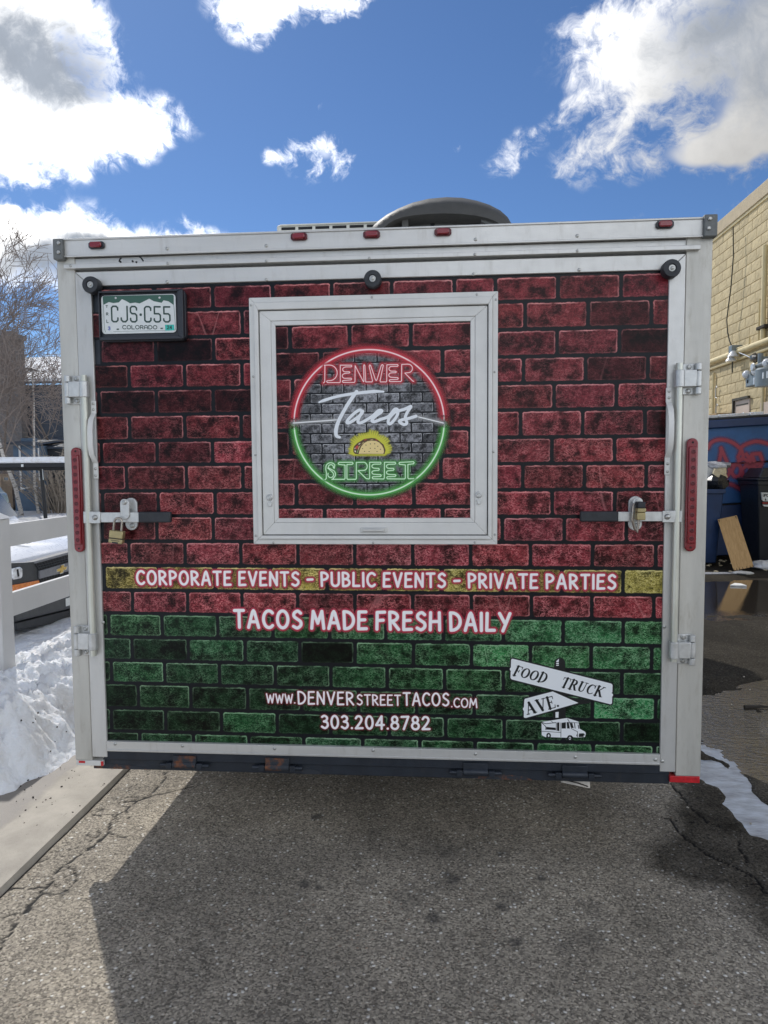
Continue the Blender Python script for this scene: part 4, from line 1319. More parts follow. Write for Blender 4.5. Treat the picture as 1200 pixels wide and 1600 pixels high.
# taco
OV = ((535, 665), 13.333)
qv = lambda pts: pxs(pts, YN, *OV)
kv = mk_ * OTc[1] / OV[1]
rr = random.Random(4)
spikes = []
for i in range(60):
    a = RAD(178 + 184 * i / 59)
    k = 1.0 if i % 2 else rr.uniform(1.10, 1.30)
    spikes.append((570 + 375 * k * math.cos(a) * .98, 560 + 355 * k * math.sin(a)))
spikes += [(880, 610), (240, 610)]
m_glow = decal_mat('printed_yellow_burst', (.62, .60, .045), (.62, .60, .06), .009, .9, 1.2, inner=(.78, .72, .12), inner_w=.03)
decal('taco_burst', m_glow, YN - .0020, hatch, (), [[qv(spikes)]], halo=.009, res=.0014)
shell = [(330, 590), (350, 520), (385, 440), (440, 370), (520, 325), (610, 312), (700, 318), (770, 350), (830, 410), (865, 480), (875, 550), (860, 592)]
back = [(235, 500), (250, 440), (320, 370), (400, 325), (450, 290), (500, 280), (600, 268), (680, 275), (740, 310), (800, 360), (850, 400), (880, 480), (890, 520), (870, 585), (330, 590), (270, 580), (240, 545)]
decal('taco_print', decal_mat('taco_brown_ink', (.10, .05, .02)), YN - .0024, hatch, [(qv(back + [back[0]]), 9 * kv)], [[qv(back)]], res=.0008)
decal('taco_print', decal_mat('taco_shell_ink', (.82, .64, .28)), YN - .0028, hatch, (), [[qv([(x * .97 + 19, y * .985 + 6) for x, y in shell])], [qv([(455, 345), (600, 290), (650, 290), (640, 298), (560, 306), (430, 352), (360, 440), (330, 520), (318, 520), (345, 440)])]], res=.0008)
m_tred = decal_mat('taco_red_ink', (.55, .07, .05))
for tp in ([(275, 440), (320, 410), (342, 440), (310, 490), (270, 480)], [(445, 300), (490, 280), (515, 290), (470, 312)], [(680, 285), (720, 292), (742, 320), (700, 305)]):
    decal('taco_filling', m_tred, YN - .0030, hatch, (), [[qv(tp)]], res=.0008)
decal('taco_filling', decal_mat('taco_green_ink', (.25, .42, .12)), YN - .0030, hatch, (), [[qv([(300, 560), (325, 500), (335, 520), (318, 575)])]], res=.0008)
m_tcr = decal_mat('taco_cream_ink', (.86, .80, .62))
for tp in ([(335, 385), (370, 360), (378, 372), (345, 400)], [(255, 470), (270, 450), (268, 490), (258, 495)], [(250, 520), (280, 520), (284, 560), (262, 550)]):
    decal('taco_filling', m_tcr, YN - .0032, hatch, (), [[qv(tp)]], res=.0008)
dots = [(490, 405), (582, 380), (672, 378), (735, 430), (580, 470), (675, 475), (790, 492), (420, 478), (460, 535), (555, 538), (720, 540)]
decal('taco_print', m_ink, YN - .0032, hatch, [(qv([(a, b), (a + 6, b + 3)]), 8 * kv) for a, b in dots], res=.0007)

# ---- number plate in its black holder
YP = -.040
def rrect(x0, x1, z0, z1, r, n=4):
    out = []
    for cx, cz, a in ((x1 - r, z1 - r, 0), (x0 + r, z1 - r, 90), (x0 + r, z0 + r, 180), (x1 - r, z0 + r, 270)):
        out += arc(cx, cz, r, r, a, a + 90, n)
    return out
a, b = P(151, 455, YP), P(288.5, 530, YP)
HX0, HX1, HZ0, HZ1 = a[0], b[0], b[2] - .001, a[2] + .004
ph = MB()
rec = (P(155.5, 459, YP)[0] - .004, P(276, 523, YP)[0] + .006, P(215, 524.5, YP)[2] - .002, P(215, 457, YP)[2] + .002)
outl = rrect(HX0, HX1, HZ0, HZ1, .022)
ph.prism([(x, .001, z) for x, z in outl], (0, -.024, 0))
ring_frame(ph, (HX0 + .004, HX1 - .004, HZ0 + .004, HZ1 - .004), rec, -.0235, YP)
ph.make('plate_holder', 'black_plastic', trailer, .006)
yq = -.030
pp = [P(158.3, 462.3, yq), P(273.8, 458.5, yq), P(275.5, 519, yq), P(158.5, 522.3, yq)]
px0, px1 = (pp[0][0] + pp[3][0]) / 2, (pp[1][0] + pp[2][0]) / 2
pz1, pz0 = (pp[0][2] + pp[1][2]) / 2, (pp[2][2] + pp[3][2]) / 2
plate = MB().prism([(x, -.0258, z) for x, z in rrect(px0, px1, pz0, pz1, .014)], (0, -.0025, 0)).make('licence_plate', 'plate_white', trailer, .0006)
PW, PH = px1 - px0, pz1 - pz0
# local plate coordinates measured on an 8x crop: plate outline (58..1000, 70..570)
def pl(pts):
    out = []
    for a, b in pts:
        u = (a - 57) / 932.0
        top = 102 - 42 * u
        bot = 577 - 20 * u
        out.append((px0 + PW * u, pz1 - PH * (b - top) / (bot - top)))
    return np.array(out)
PS = PW / 932
yl = -.0285
m_pgreen = decal_mat('plate_green', (.045, .115, .085))
m_pink = decal_mat('plate_ink', (.028, .062, .050))
sky_poly = [(78, 118), (90, 104), (950, 72), (968, 86), (965, 205), (900, 158), (840, 146), (815, 178), (720, 160), (662, 128), (600, 160), (540, 190), (485, 180), (420, 190), (370, 160), (320, 140), (280, 180), (210, 190), (155, 178), (84, 214)]
decal('mountain_print', m_pgreen, yl, plate, [(pl([(84, 214), (90, 520), (100, 550)]), 2 * PS), (pl([(965, 205), (980, 500), (975, 525), (850, 530)]), 2 * PS), (pl([(200, 545), (850, 530)]), 1.5 * PS)], [[pl(sky_poly)]], res=.0009)
def plate_text(txt, x0, x1, yb, yt, r, ch_w=None, gap=.22):
    st, wd = layout(txt, PLATE, gap)
    return [(pl([(x0 + (x1 - x0) * a / wd, yb + (yt - yb) * b) for a, b in s]), r * PS) for s in st]
ink = plate_text('CJS*C55', 186, 913, 422, 230, 9.5, gap=.22)
ink += plate_text('cOLORADO', 318, 748, 513, 468, 4.2, gap=.28)
ink += plate_text('T', 116, 138, 248, 222, 3.6) + plate_text('R', 118, 140, 342, 312, 3.6) + plate_text('L', 120, 142, 434, 400, 3.6)
decal('plate_lettering', m_pink, yl - .0005, plate, ink, [[pl([(242, 508), (272, 507), (272, 524), (242, 525)])], [pl([(792, 498), (822, 497), (822, 513), (792, 514)])]], res=.0008)
decal('plate_sticker', decal_mat('teal_sticker', (.05, .50, .42)), yl - .0005, plate, (), [[pl([(850, 460), (962, 456), (964, 530), (852, 534)])]], res=.0012)
decal('plate_lettering', m_pink, yl - .001, plate, plate_text('24', 876, 934, 512, 472, 4.4, gap=.25), res=.0008)
decal('plate_lettering', decal_mat('blue_sticker_ink', (.06, .10, .42)), yl - .0005, plate, plate_text('3', 136, 160, 525, 485, 4.2), res=.0008)
for q in ((243, 126), (791, 113)):
    c = pl([q])[0]
    MB().lathe((c[0], -.0284, c[1]), [(.0045, 0), (.004, .0016), (.0, .0022)], 10, (0, -1, 0)).make('screw', 'zinc', plate)

# ---- three rubber stops
for c in ((140.5, 444.5), (582, 435), (1050.5, 418.5)):
    k = P(*c, -.05)
    r = .034
    stop = MB().lathe((k[0], -.0065, k[2]), [(r * .92, 0), (r, .006), (r, .038), (r * .93, .045), (r * .46, .046), (r * .42, .041), (0, .041)], 28, (0, -1, 0)).make('rubber_stop', 'rubber', trailer)
    MB().lathe((k[0], -.047, k[2]), [(.0125, 0), (.0125, .002), (.0065, .0025), (.0065, .006), (.004, .0075), (0, .0078)], 14, (0, -1, 0)).make('stop_bolt', 'bolt', stop)

# ---- lock rods, their brackets, bar handles and hasps
for side in (0, 1):
    if side == 0:
        xr = (P(132, 700, -.03)[0] + P(145, 960, -.03)[0]) / 2
        ztop, zbot = P(133, 586, -.03)[2], P(148, 1025, -.03)[2]
        zrange = [(586, 631), (979, 1026)]
        tmap = ('zinc_yellow')
    else:
        xr = (P(1061.5, 640, -.03)[0] + P(1053, 1010, -.03)[0]) / 2
        ztop, zbot = P(1062, 567, -.03)[2], P(1052, 1034, -.03)[2]
        zrange = [(567, 616), (993, 1040)]
        tmap = 'zinc'
    rod = MB().tube([(xr, -.026, zbot), (xr, -.026, ztop)], .0125, 16).make('lock_rod', 'zinc_yellow', trailer)
    sx = -1 if side == 0 else 1
    for za, zb2 in zrange:
        xm = 120 if side == 0 else 1075
        z1, z0 = P(xm, za, -.03)[2], P(xm, zb2, -.03)[2]
        hh = z1 - z0
        xo = xr + sx * .082
        br = MB()
        br.box(xr + sx * .018, xo, -.0005, -.007, z0, z1)                        # backing plate
        br.box(xr + sx * .016, xr + sx * .062, -.0075, -.036, z0 + hh * .24, z1 - hh * .22)   # strap over the rod
        br.tube([(xr + sx * .072, -.020, z0), (xr + sx * .072, -.020, z0 + hh * .23)], .0125, 14)
        br.tube([(xr + sx * .072, -.020, z0 + hh * .25), (xr + sx * .072, -.020, z1 - hh * .25)], .013, 14)
        br.tube([(xr + sx * .072, -.020, z1 - hh * .23), (xr + sx * .072, -.020, z1)], .0125, 14)
        br.tube([(xr, -.026, z0 + hh * .23), (xr, -.026, z1 - hh * .22)], .0185, 18)
        bk = br.make('rod_bracket', 'zinc', rod, .0025)
        for zz in (z0 + hh * .115, z1 - hh * .11):
            MB().lathe((xr + sx * .040, -.007, zz), [(.010, 0), (.010, .003), (.0065, .0045), (.0055, .008), (0, .0085)], 14, (0, -1, 0)).make('bracket_bolt', 'bolt', rod)
    # pull handle beside the rod
    hxa = P(148 if side == 0 else 1043.5, 680, -.01)[0]
    zz1, zz0 = (P(148, 626, -.01)[2], P(152, 748, -.01)[2]) if side == 0 else (P(1045, 606, -.01)[2], P(1043, 742, -.01)[2])
    H_ = zz1 - zz0
    m = MB()
    out = []
    for f, y in ((0.0, -.0075), (.20, -.0075), (.31, -.038), (.42, -.046), (.62, -.046), (.75, -.036), (.84, -.0085), (1.0, -.0075)):
        out.append((f, y))
    a = [(hxa - .011, y, zz0 + H_ * f) for f, y in out]
    b = [(hxa + .011, y, zz0 + H_ * f) for f, y in out]
    n = len(a)
    top_ = [(x, y - .006, z) for x, y, z in a] + [(x, y - .006, z) for x, y, z in b]
    m.add(a + b + top_, [(i, i + 1, n + i + 1, n + i) for i in range(n - 1)] + [(2 * n + i + 1, 2 * n + i, 3 * n + i, 3 * n + i + 1) for i in range(n - 1)] +
          [(i + 1, i, 2 * n + i, 2 * n + i + 1) for i in range(n - 1)] + [(n + i, n + i + 1, 3 * n + i + 1, 3 * n + i) for i in range(n - 1)] + [(0, n, 3 * n, 2 * n), (2 * n - 1, n - 1, 3 * n - 1, 4 * n - 1)])
    hd = m.make('grab_handle', 'alu_white', trailer, .003)
    m = MB()
    for f in (.04, .13, .885, .96):
        m.lathe((hxa, -.0135, zz0 + H_ * f), [(.006, -.001), (.0055, .002), (.003, .0035), (0, .0038)], 10, (0, -1, 0))
    m.make('handle_rivets', 'bolt', hd, kind='stuff')
    # lever across the hasp
    if side == 0:
        za_, zb_ = P(180, 800.5, -.03)[2], P(180, 816, -.03)[2]
        xs0, xs1, xg0, xg1 = P(141, 808, -.03)[0], P(218, 808, -.03)[0], P(217.5, 808, -.03)[0], P(268, 808, -.03)[0]
        hc, pv = P(203, 803.5, -.02), P(148.5, 808, -.04)
    else:
        za_, zb_ = P(1000, 799.5, -.03)[2], P(1000, 814.5, -.03)[2]
        xs0, xs1, xg0, xg1 = P(963, 807, -.03)[0], P(1054, 807, -.03)[0], P(906, 807, -.03)[0], P(965.5, 807, -.03)[0]
        hc, pv = P(994, 802.5, -.02), P(1042.5, 807, -.04)
    lever = MB().box(xs0, xs1, -.026, -.036, zb_, za_).make('lever_bar', 'zinc', rod, .002)
    MB().box(min(xg0, xg1), max(xg0, xg1), -.020, -.042, zb_ - .001, za_ + .002).make('rubber_grip', 'rubber', rod, .005)
    cl = MB().box(pv[0] - .018, pv[0] + .022 if side == 0 else pv[0] + .03, -.0365, -.041, zb_ - .004, za_ + .004)
    cl.box(xr - .018, xr + .018, -.010, -.0362, zb_ - .004, za_ + .004)
    cl.make('lever_clamp', 'zinc', rod, .003)
    MB().lathe((pv[0], -.041, (za_ + zb_) / 2), [(.0115, 0), (.011, .004), (.007, .008), (0, .0095)], 18, (0, -1, 0)).make('pivot_bolt', 'bolt', rod)
    cw, chh = .026, .067
    hs = MB().prism([(hc[0] + x, .002, hc[2] + z) for x, z in rrect(-cw, cw, -chh, chh, .0255, 6)], (0, -.012, 0))
    hp = hs.make('hasp_plate', 'zinc', trailer, .002)
    dxh = -.012 if side == 0 else .0
    fl = MB().prism([(hc[0] + dxh + x, -.037, hc[2] + z) for x, z in rrect(-.019, .019, -.020 if side == 0 else -.03, .064, .018, 6)], (0, -.005, 0))
    fl.box(hc[0] + dxh - .012, hc[0] + dxh + .012, -.0105, -.0368, hc[2] + .022, hc[2] + .052)
    fl.make('hasp_flap', 'zinc', hp, .002)
    for zz, yy in ((.050, -.042), (-.048, -.0102)):
        MB().lathe((hc[0] + (dxh if zz > 0 else .004), yy, hc[2] + zz), [(.0105, 0), (.0105, .003), (.006, .005), (.006, .008), (0, .0088)], 14, (0, -1, 0)).make('hasp_bolt', 'bolt', hp)

# ---- long tail lamps
for a, b, sx in (((107.5, 699), (130.5, 863), 1), ((1077, 684.5), (1092.5, 862), -1)):
    za, zb2 = P((a[0] + b[0]) / 2, a[1], -.02)[2], P((a[0] + b[0]) / 2, b[1], -.02)[2]
    xc = (P(115, 699, -.028)[0] + P(122.5, 863, -.028)[0]) / 2 if sx > 0 else (P(1086, 684, -.028)[0] + P(1078.5, 862, -.028)[0]) / 2
    hw = .0215
    prof = rrect(xc - hw, xc + hw, zb2, za, .0205, 6)
    base = MB().prism([(x, -.0005, z) for x, z in prof], (0, -.018, 0))
    lamp = base.make('tail_lamp', 'red_lens', trailer, .005, seg=3)
    MB().box(xc - hw * .72, xc + hw * .72, -.0183, -.027, zb2 + .032, za - .032).make('lens', 'red_lens', lamp, .004)
    n = 12
    m = MB()
    for i in range(n):
        zz = zb2 + .052 + (za - zb2 - .104) * i / (n - 1)
        m.lathe((xc, -.0268, zz), [(.0085, 0), (.0085, .0012), (.0062, .0016), (.005, .0004), (0, .0002)], 12, (0, -1, 0))
    m.make('lens_rings', 'red_dark', lamp, kind='stuff')
    m = MB()
    for zz in (zb2 + .016, za - .016):
        m.lathe((xc, -.0186, zz), [(.004, 0), (.004, .0008), (0, .001)], 10, (0, -1, 0))
    m.make('screw_holes', 'dark_void', lamp, kind='stuff')

# ---- steel bumper with its ramp hinges, reflectors
xb0, xb1 = P(161, 1195, .01)[0], P(1046, 1220, .01)[0]
zt_b, zm_b, zb_b = P(600, 1184, .0)[2], P(600, 1198, 0)[2], P(600, 1215, 0)[2]
m = MB().box(xb0, xb1, .012, .11, zb_b, zm_b)
m.box(xb0 + .01, xb1 - .004, -.002, .07, zm_b + .0006, zt_b + .012)
bump = m.make('rear_bumper', 'steel_blue', trailer, .003)
for px_, rusty in ((288, 1), (433, 1), (743, 0), (898, 0)):
    yy = 1172.5 + (px_ - 172) * .0257 + 21
    k = P(px_, yy, -.01)
    mt = 'rust' if rusty else 'steel_blue'
    m = MB()
    m.tube([(k[0] - .105, -.006, k[2]), (k[0] + .105, -.006, k[2])], .0085, 10)
    hg = m.make('ramp_hinge', 'steel_blue', bump, .001)
    m = MB().tube([(k[0] - .05, -.006, k[2] + .003), (k[0] + .05, -.006, k[2] + .003)], .0155, 12)
    m.box(k[0] - .05, k[0] + .05, -.004, -.012, k[2] + .004, k[2] + .042)
    m.make('hinge_knuckle', mt, bump, .002)
    for s_ in (-1, 1):
        MB().box(k[0] + s_ * .065 - .012, k[0] + s_ * .065 + .012, .001, -.018, k[2] - .012, k[2] + .012).make('hinge_lug', 'steel_blue', bump, .002)
for x_, wd in ((188, 50), (487, 18), (790, 45)):
    p = P(x_, 1200 + (x_ - 188) * .0255, .0)
    wv = wd * .00245
    MB().prism([(p[0] - wv, .0115, zb_b + .001), (p[0] + wv, .0115, zb_b + .001), (p[0] + wv * .7, .0115, p[2] + .004), (p[0] - wv * .3, .0115, p[2] + .012), (p[0] - wv, .0115, p[2] + .006)], (0, -.001, 0)).make('rust_patch', 'rust', bump, smooth=False)
a, b = P(1047, 1214, -.004), P(1094, 1224.5, -.004)
MB().box(a[0], b[0], .0, .05, b[2], ZB - .0005).make('reflector', 'red_reflector', trailer, .002)
a, b = P(119, 1188.5, 0), P(160, 1197, 0)
rf = MB().box(a[0], b[0] + .004, .0, .05, b[2], ZB - .0005).make('reflector', 'alu_white', trailer, .002, label='scuffed pale reflector with a little red left on it')
MB().box(b[0] - .006, b[0] + .006, -.0015, -.0005, b[2] + .002, ZB - .002).make('red_remnant', 'red_reflector', rf)
MB().box(a[0] + .012, a[0] + .04, -.0015, -.0005, ZB - .012, ZB - .002).make('red_remnant', 'red_reflector', rf)

# ---- running gear (in the dark under the floor)
m = MB()
for y in (2.35, 3.25):
    m.tube([(-1.0, y, .36), (1.0, y, .36)], .035, 10)
m.make('axle', 'steel_blue', trailer)
m = MB()
for x in (-.75, .75):
    m.box(x - .03, x + .03, .11, 5.6, .32, .439)
for y in (.6, 1.2, 1.8, 2.4, 3.0, 3.6, 4.2):
    m.box(-.72, .72, y - .02, y + .02, .36, .438)
m.make('chassis', 'steel_blue', trailer)
for x in (-1.10, 1.10):
    for y in (2.35, 3.25):
        wh = MB().lathe((x - .1, y, .36), [(.2, 0), (.33, .01), (.36, .04), (.36, .16), (.33, .19), (.2, .2)], 28, (1, 0, 0)).make('wheel', 'tyre', trailer)
        MB().lathe((x - .09, y, .36), [(.19, 0), (.19, .18), (.05, .182)], 20, (1, 0, 0)).make('wheel_rim', 'zinc', wh)

# ---- on the roof: air conditioner and round extractor fan
ya = 1.25
a, b = P(432, 349.5, ya), P(640, 380, ya)
top = (P(440, 350, ya)[2] + P(575, 347, ya)[2]) / 2
ac = MB().box(a[0], a[0] + .74, ya, ya + .72, ZT - .008, top).make('air_conditioner', 'ac_white', trailer, .012)
for i in range(7):
    x0 = a[0] + .028 + i * .098
    for kz in range(6):
        zz = top - .017 - kz * .034
        MB().box(x0, x0 + .080, ya - .0015, ya + .001, zz - .015, zz).make('vent_slot', 'dark_void', ac)
MB().box(a[0] + .02, a[0] + .72, ya - .012, ya + .0005, top - .011, top - .003).make('vent_lip', 'ac_white', ac, .003)

fy = .75
out_px = [(579, 362), (583, 353), (592, 344.5), (605, 335), (622, 326), (645, 316.5), (670, 310.5), (697, 308), (722, 309), (745, 313.5), (765, 320), (782, 329), (793, 339), (799, 349), (801, 360)]
in_px = [(597, 366), (600, 356), (606, 350), (615, 344.5), (628, 339.5), (648, 336), (672, 334), (697, 333.2), (720, 334), (742, 336.5), (760, 340), (773, 345), (782, 350), (787, 356), (789, 364)]
oa = [xz(a, b, fy + .07) for a, b in out_px]
ia = [xz(a, b, fy) for a, b in in_px]
oa = [(oa[0][0] - .006, ZT - .006)] + oa + [(oa[-1][0] + .004, ZT - .006)]
ia = [(ia[0][0], ZT - .006)] + ia + [(ia[-1][0], ZT - .006)]
cxf = (oa[0][0] + oa[-1][0]) / 2
loops = []
for k in (0, 1):                                   # inner wall of the hood, seen through the opening
    loops.append([(x, fy + (.30 if k == 0 else .012), z - .004) for x, z in ia])
loops.append([(x, fy, z) for x, z in ia])
mid = [((a[0] + b[0]) / 2, (a[1] + b[1]) / 2 + .004) for a, b in zip(ia, oa)]
loops.append([(x, fy + .018, z) for x, z in mid])
loops.append([(x, fy + .07, z) for x, z in oa])
for q in np.linspace(.25, 1.0, 7):
    k = math.sqrt(max(0, 1 - q ** 2.4))
    loops.append([(cxf + (x - cxf) * (.12 + .88 * k), fy + .07 + q * .52, ZT - .006 + (z - ZT + .006) * (.05 + .95 * k)) for x, z in oa])
n = len(oa)
m = MB().add([p for l in loops for p in l], [(k * n + i + 1, k * n + i, (k + 1) * n + i, (k + 1) * n + i + 1) for k in range(len(loops) - 1) for i in range(n - 1)])
fan = m.make('roof_fan', 'fan_grey', trailer, ang=55)
p0, p1 = xz(632, 350, fy + .10), xz(778, 352, fy + .10)
m = MB()
hp_ = [xz(a, b, fy + .14) for a, b in ((626, 372), (629, 350), (640, 343), (662, 339.5), (690, 338.5), (715, 339), (735, 341.5), (752, 344.5), (752, 372))]
m.prism([(x, fy + .14, z) for x, z in hp_], (0, .25, 0)).make('fan_housing', 'fan_in', fan)
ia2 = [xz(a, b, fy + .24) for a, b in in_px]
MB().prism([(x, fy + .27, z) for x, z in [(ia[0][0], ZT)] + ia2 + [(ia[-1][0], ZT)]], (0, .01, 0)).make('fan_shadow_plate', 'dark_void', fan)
a, b = xz(627.5, 338, fy + .02), xz(638, 372, fy + .02)
MB().box(a[0], b[0], fy + .03, fy + .10, ZT, a[1]).make('fan_bracket', 'fan_grey', fan, .003)
MB().prism([(*xz(752, 340, fy + .03), 0)[:1] + (fy + .03,) + xz(752, 340, fy + .03)[1:], (xz(790, 353, fy + .03)[0], fy + .03, xz(790, 353, fy + .03)[1]), (xz(790, 362, fy + .03)[0], fy + .03, xz(790, 362, fy + .03)[1]), (xz(752, 346, fy + .03)[0], fy + .03, xz(752, 346, fy + .03)[1])], (0, .05, 0)).make('fan_bracket', 'fan_in', fan)
m = MB()
pk = xz(676, 349, fy + .132)
m.lathe((pk[0], fy + .14, pk[1]), [(.012, 0), (.012, .01), (0, .012)], 12, (0, -1, 0)).make('fan_knob', 'dark_void', fan)

# ================================================================== padlocks and the card under the bumper
def padlock(name, label, c, ang, w, h, d, shackle, legs):
    """brass body hung at c (centre of its top face); ang tilts it in the plane of the door"""
    t = thing(name, label, 'padlock', (c[0], c[1], c[2] - h), group='padlocks on the door levers')
    ca, sa = math.cos(ang), math.sin(ang)
    R_ = lambda x, y, z: (c[0] + x * ca + z * sa, c[1] + y, c[2] - x * sa + z * ca)
    def rb(mb, x0, x1, y0, y1, z0, z1):
        v = [R_(x, y, z) for z in (z0, z1) for y in (y0, y1) for x in (x0, x1)]
        mb.add(v, [(0, 2, 3, 1), (4, 5, 7, 6), (0, 1, 5, 4), (2, 6, 7, 3), (0, 4, 6, 2), (1, 3, 7, 5)])
        return mb
    rb(MB(), -w / 2, w / 2, -d / 2, d / 2, -h * .60, 0).make('lock_body', 'brass', t, .003)
    rb(MB(), -w / 2 + .002, w / 2 - .002, -d / 2 + .002, d / 2 - .002, -h * .645, -h * .6005).make('lock_seam', 'rubber', t)
    b2 = rb(MB(), -w / 2, w / 2, -d / 2, d / 2, -h, -h * .6455).make('lock_dial', 'brass', t, .003)
    rb(MB(), -w * .30, w * .30, -d / 2 - .0008, -d / 2 + .001, -h * .80, -h * .755).make('dial_line', 'rubber', b2)
    rb(MB(), -w * .22, w * .22, -d / 2 - .0008, -d / 2 + .001, -h * 1.0, -h * .88).make('dial_window', 'rubber', b2)
    pts = [R_(-legs, 0, -.004), R_(-legs, 0, shackle * .6)] + [R_(legs * math.cos(q) * -1, 0, shackle * .6 + legs * math.sin(q)) for q in np.linspace(.3, math.pi - .3, 7)] + [R_(legs, 0, shackle * .6), R_(legs, 0, -.004)]
    MB().tube(pts, .0048, 10).make('shackle', 'shackle', t)
    return t


kc = P(183.5, 829, -.058)
padlock('padlock', 'brass padlock hanging from the left lever of the trailer door', kc, RAD(7), .058, .052, .026, .058, .0165)
# the second lock sits upright, seen from its end
k2 = P(999.5, 783.5, -.055)
t = thing('padlock', 'brass padlock with a black cap lying upright in the right hasp of the trailer door', 'padlock', (k2[0], k2[1], k2[2] - .07), group='padlocks on the door levers')
a, b = P(993, 784, -.06), P(1006, 812, -.06)
MB().box(a[0], b[0], -.043, -.085, b[2], b[2] + (a[2] - b[2]) * .42).make('lock_body', 'brass', t, .003)
MB().box(a[0] + .001, b[0] + .001, -.043, -.087, b[2] + (a[2] - b[2]) * .42 + .0005, b[2] + (a[2] - b[2]) * .66).make('lock_dial', 'brass', t, .003)
MB().box(a[0] + .003, b[0] - .001, -.043, -.086, b[2] + (a[2] - b[2]) * .66 + .0005, a[2]).make('lock_cap', 'rubber', t, .003)
k3 = (a[0] - .002, -.045, b[2] + .01)
MB().tube([(k3[0], -.048, k3[2] + .05), (k3[0] - .006, -.055, k3[2] + .04), (k3[0] - .008, -.056, k3[2] - .01), (k3[0] + .002, -.052, k3[2] - .045), (k3[0] + .012, -.05, k3[2] - .06), (k3[0] + .017, -.05, k3[2] - .03), (k3[0] + .016, -.052, k3[2] + .004)], .0046, 10).make('shackle', 'shackle', t)

ys = .06
pts = [P(881, 1216, ys), P(922, 1216, ys), P(922, 1232, ys - .01), P(903, 1228, ys - .01), P(876, 1222.5, ys - .01)]
m = MB().prism([tuple(q) for q in pts], (0, .012, .004))
cs = m.make('card_scrap', 'card', None, .001, label='folded pale card hanging below the trailer bumper', cat='card')
MB().tube([P(884, 1219, ys - .012), P(903, 1223.5, ys - .014), P(919, 1229, ys - .014)], .0022, 6).make('fold', 'ply_edge', cs)


# ================================================================== ground
def hash2(ix, iy, seed):
    h = (ix.astype(np.int64) * 374761393 + iy.astype(np.int64) * 668265263 + seed * 1442695041) & 0xFFFFFFFF
    h = ((h ^ (h >> 13)) * 1274126177) & 0xFFFFFFFF
    return ((h ^ (h >> 16)) & 0xFFFF) / 65535.0


def vnoise(x, y, seed=0):
    ix, iy = np.floor(x), np.floor(y)
    fx, fy = x - ix, y - iy
    fx, fy = fx * fx * (3 - 2 * fx), fy * fy * (3 - 2 * fy)
    a, b = hash2(ix, iy, seed), hash2(ix + 1, iy, seed)
    c, d = hash2(ix, iy + 1, seed), hash2(ix + 1, iy + 1, seed)
    return (a + (b - a) * fx) * (1 - fy) + (c + (d - c) * fx) * fy


def fbm(x, y, oct=4, seed=0, rough=.5):
    s, a, n = 0, 1.0, 0
    for k in range(oct):
        s = s + a * vnoise(x * 2 ** k + 13.7 * k, y * 2 ** k + 7.1 * k, seed + k)
        n += a
        a *= rough
    return s / n


def sstep(x, a, b):
    t = np.clip((x - a) / (b - a), 0, 1)
    return t * t * (3 - 2 * t)


def seg_dist(X, Y, pts):
    d = np.full(X.shape, 9.0)
    for (ax, ay), (bx, by) in zip(pts[:-1], pts[1:]):
        ex, ey = bx - ax, by - ay
        t = np.clip(((X - ax) * ex + (Y - ay) * ey) / (ex * ex + ey * ey + 1e-12), 0, 1)
        d = np.minimum(d, np.hypot(X - ax - t * ex, Y - ay - t * ey))
    return d


def inside(X, Y, poly):
    r = np.zeros(X.shape, bool)
    for i in range(len(poly)):
        (ax, ay), (bx, by) = poly[i], poly[(i + 1) % len(poly)]
        if ay != by:
            r ^= ((ay > Y) != (by > Y)) & (X < (bx - ax) * (Y - ay) / (by - ay) + ax)
    return r


def gpts(pts, o=(0, 0), s=1.0):
    return [tuple(GR(o[0] + a / s, o[1] + b / s)[:2]) for a, b in pts]


def sheet(name, xs, ys, Z, mt, attrs=None, kind='structure', keep=None):
    nx, ny = len(xs), len(ys)
    X, Y = np.meshgrid(xs, ys)
    co = np.stack([X, Y, Z], -1).reshape(-1, 3)
    idx = np.arange(nx * ny).reshape(ny, nx)
    q = np.stack([idx[:-1, :-1], idx[:-1, 1:], idx[1:, 1:], idx[1:, :-1]], -1).reshape(-1, 4)
    if keep is not None:
        q = q[keep.reshape(-1)]
    me = bpy.data.meshes.new(name)
    me.vertices.add(len(co)); me.vertices.foreach_set('co', co.astype(np.float32).ravel())
    me.loops.add(q.size); me.loops.foreach_set('vertex_index', q.astype(np.int32).ravel())
    me.polygons.add(len(q)); me.polygons.foreach_set('loop_start', np.arange(0, q.size, 4, dtype=np.int32))
    me.update(calc_edges=True)
    me.polygons.foreach_set('use_smooth', [True] * len(q))
    for k, v in (attrs or {}).items():
        a = me.attributes.new(k, 'FLOAT', 'POINT')
        a.data.foreach_set('value', v.astype(np.float32).ravel())
    me.materials.append(M[mt])
    o = bpy.data.objects.new(name, me)
    COL.objects.link(o)
    o['kind'] = kind
    return o


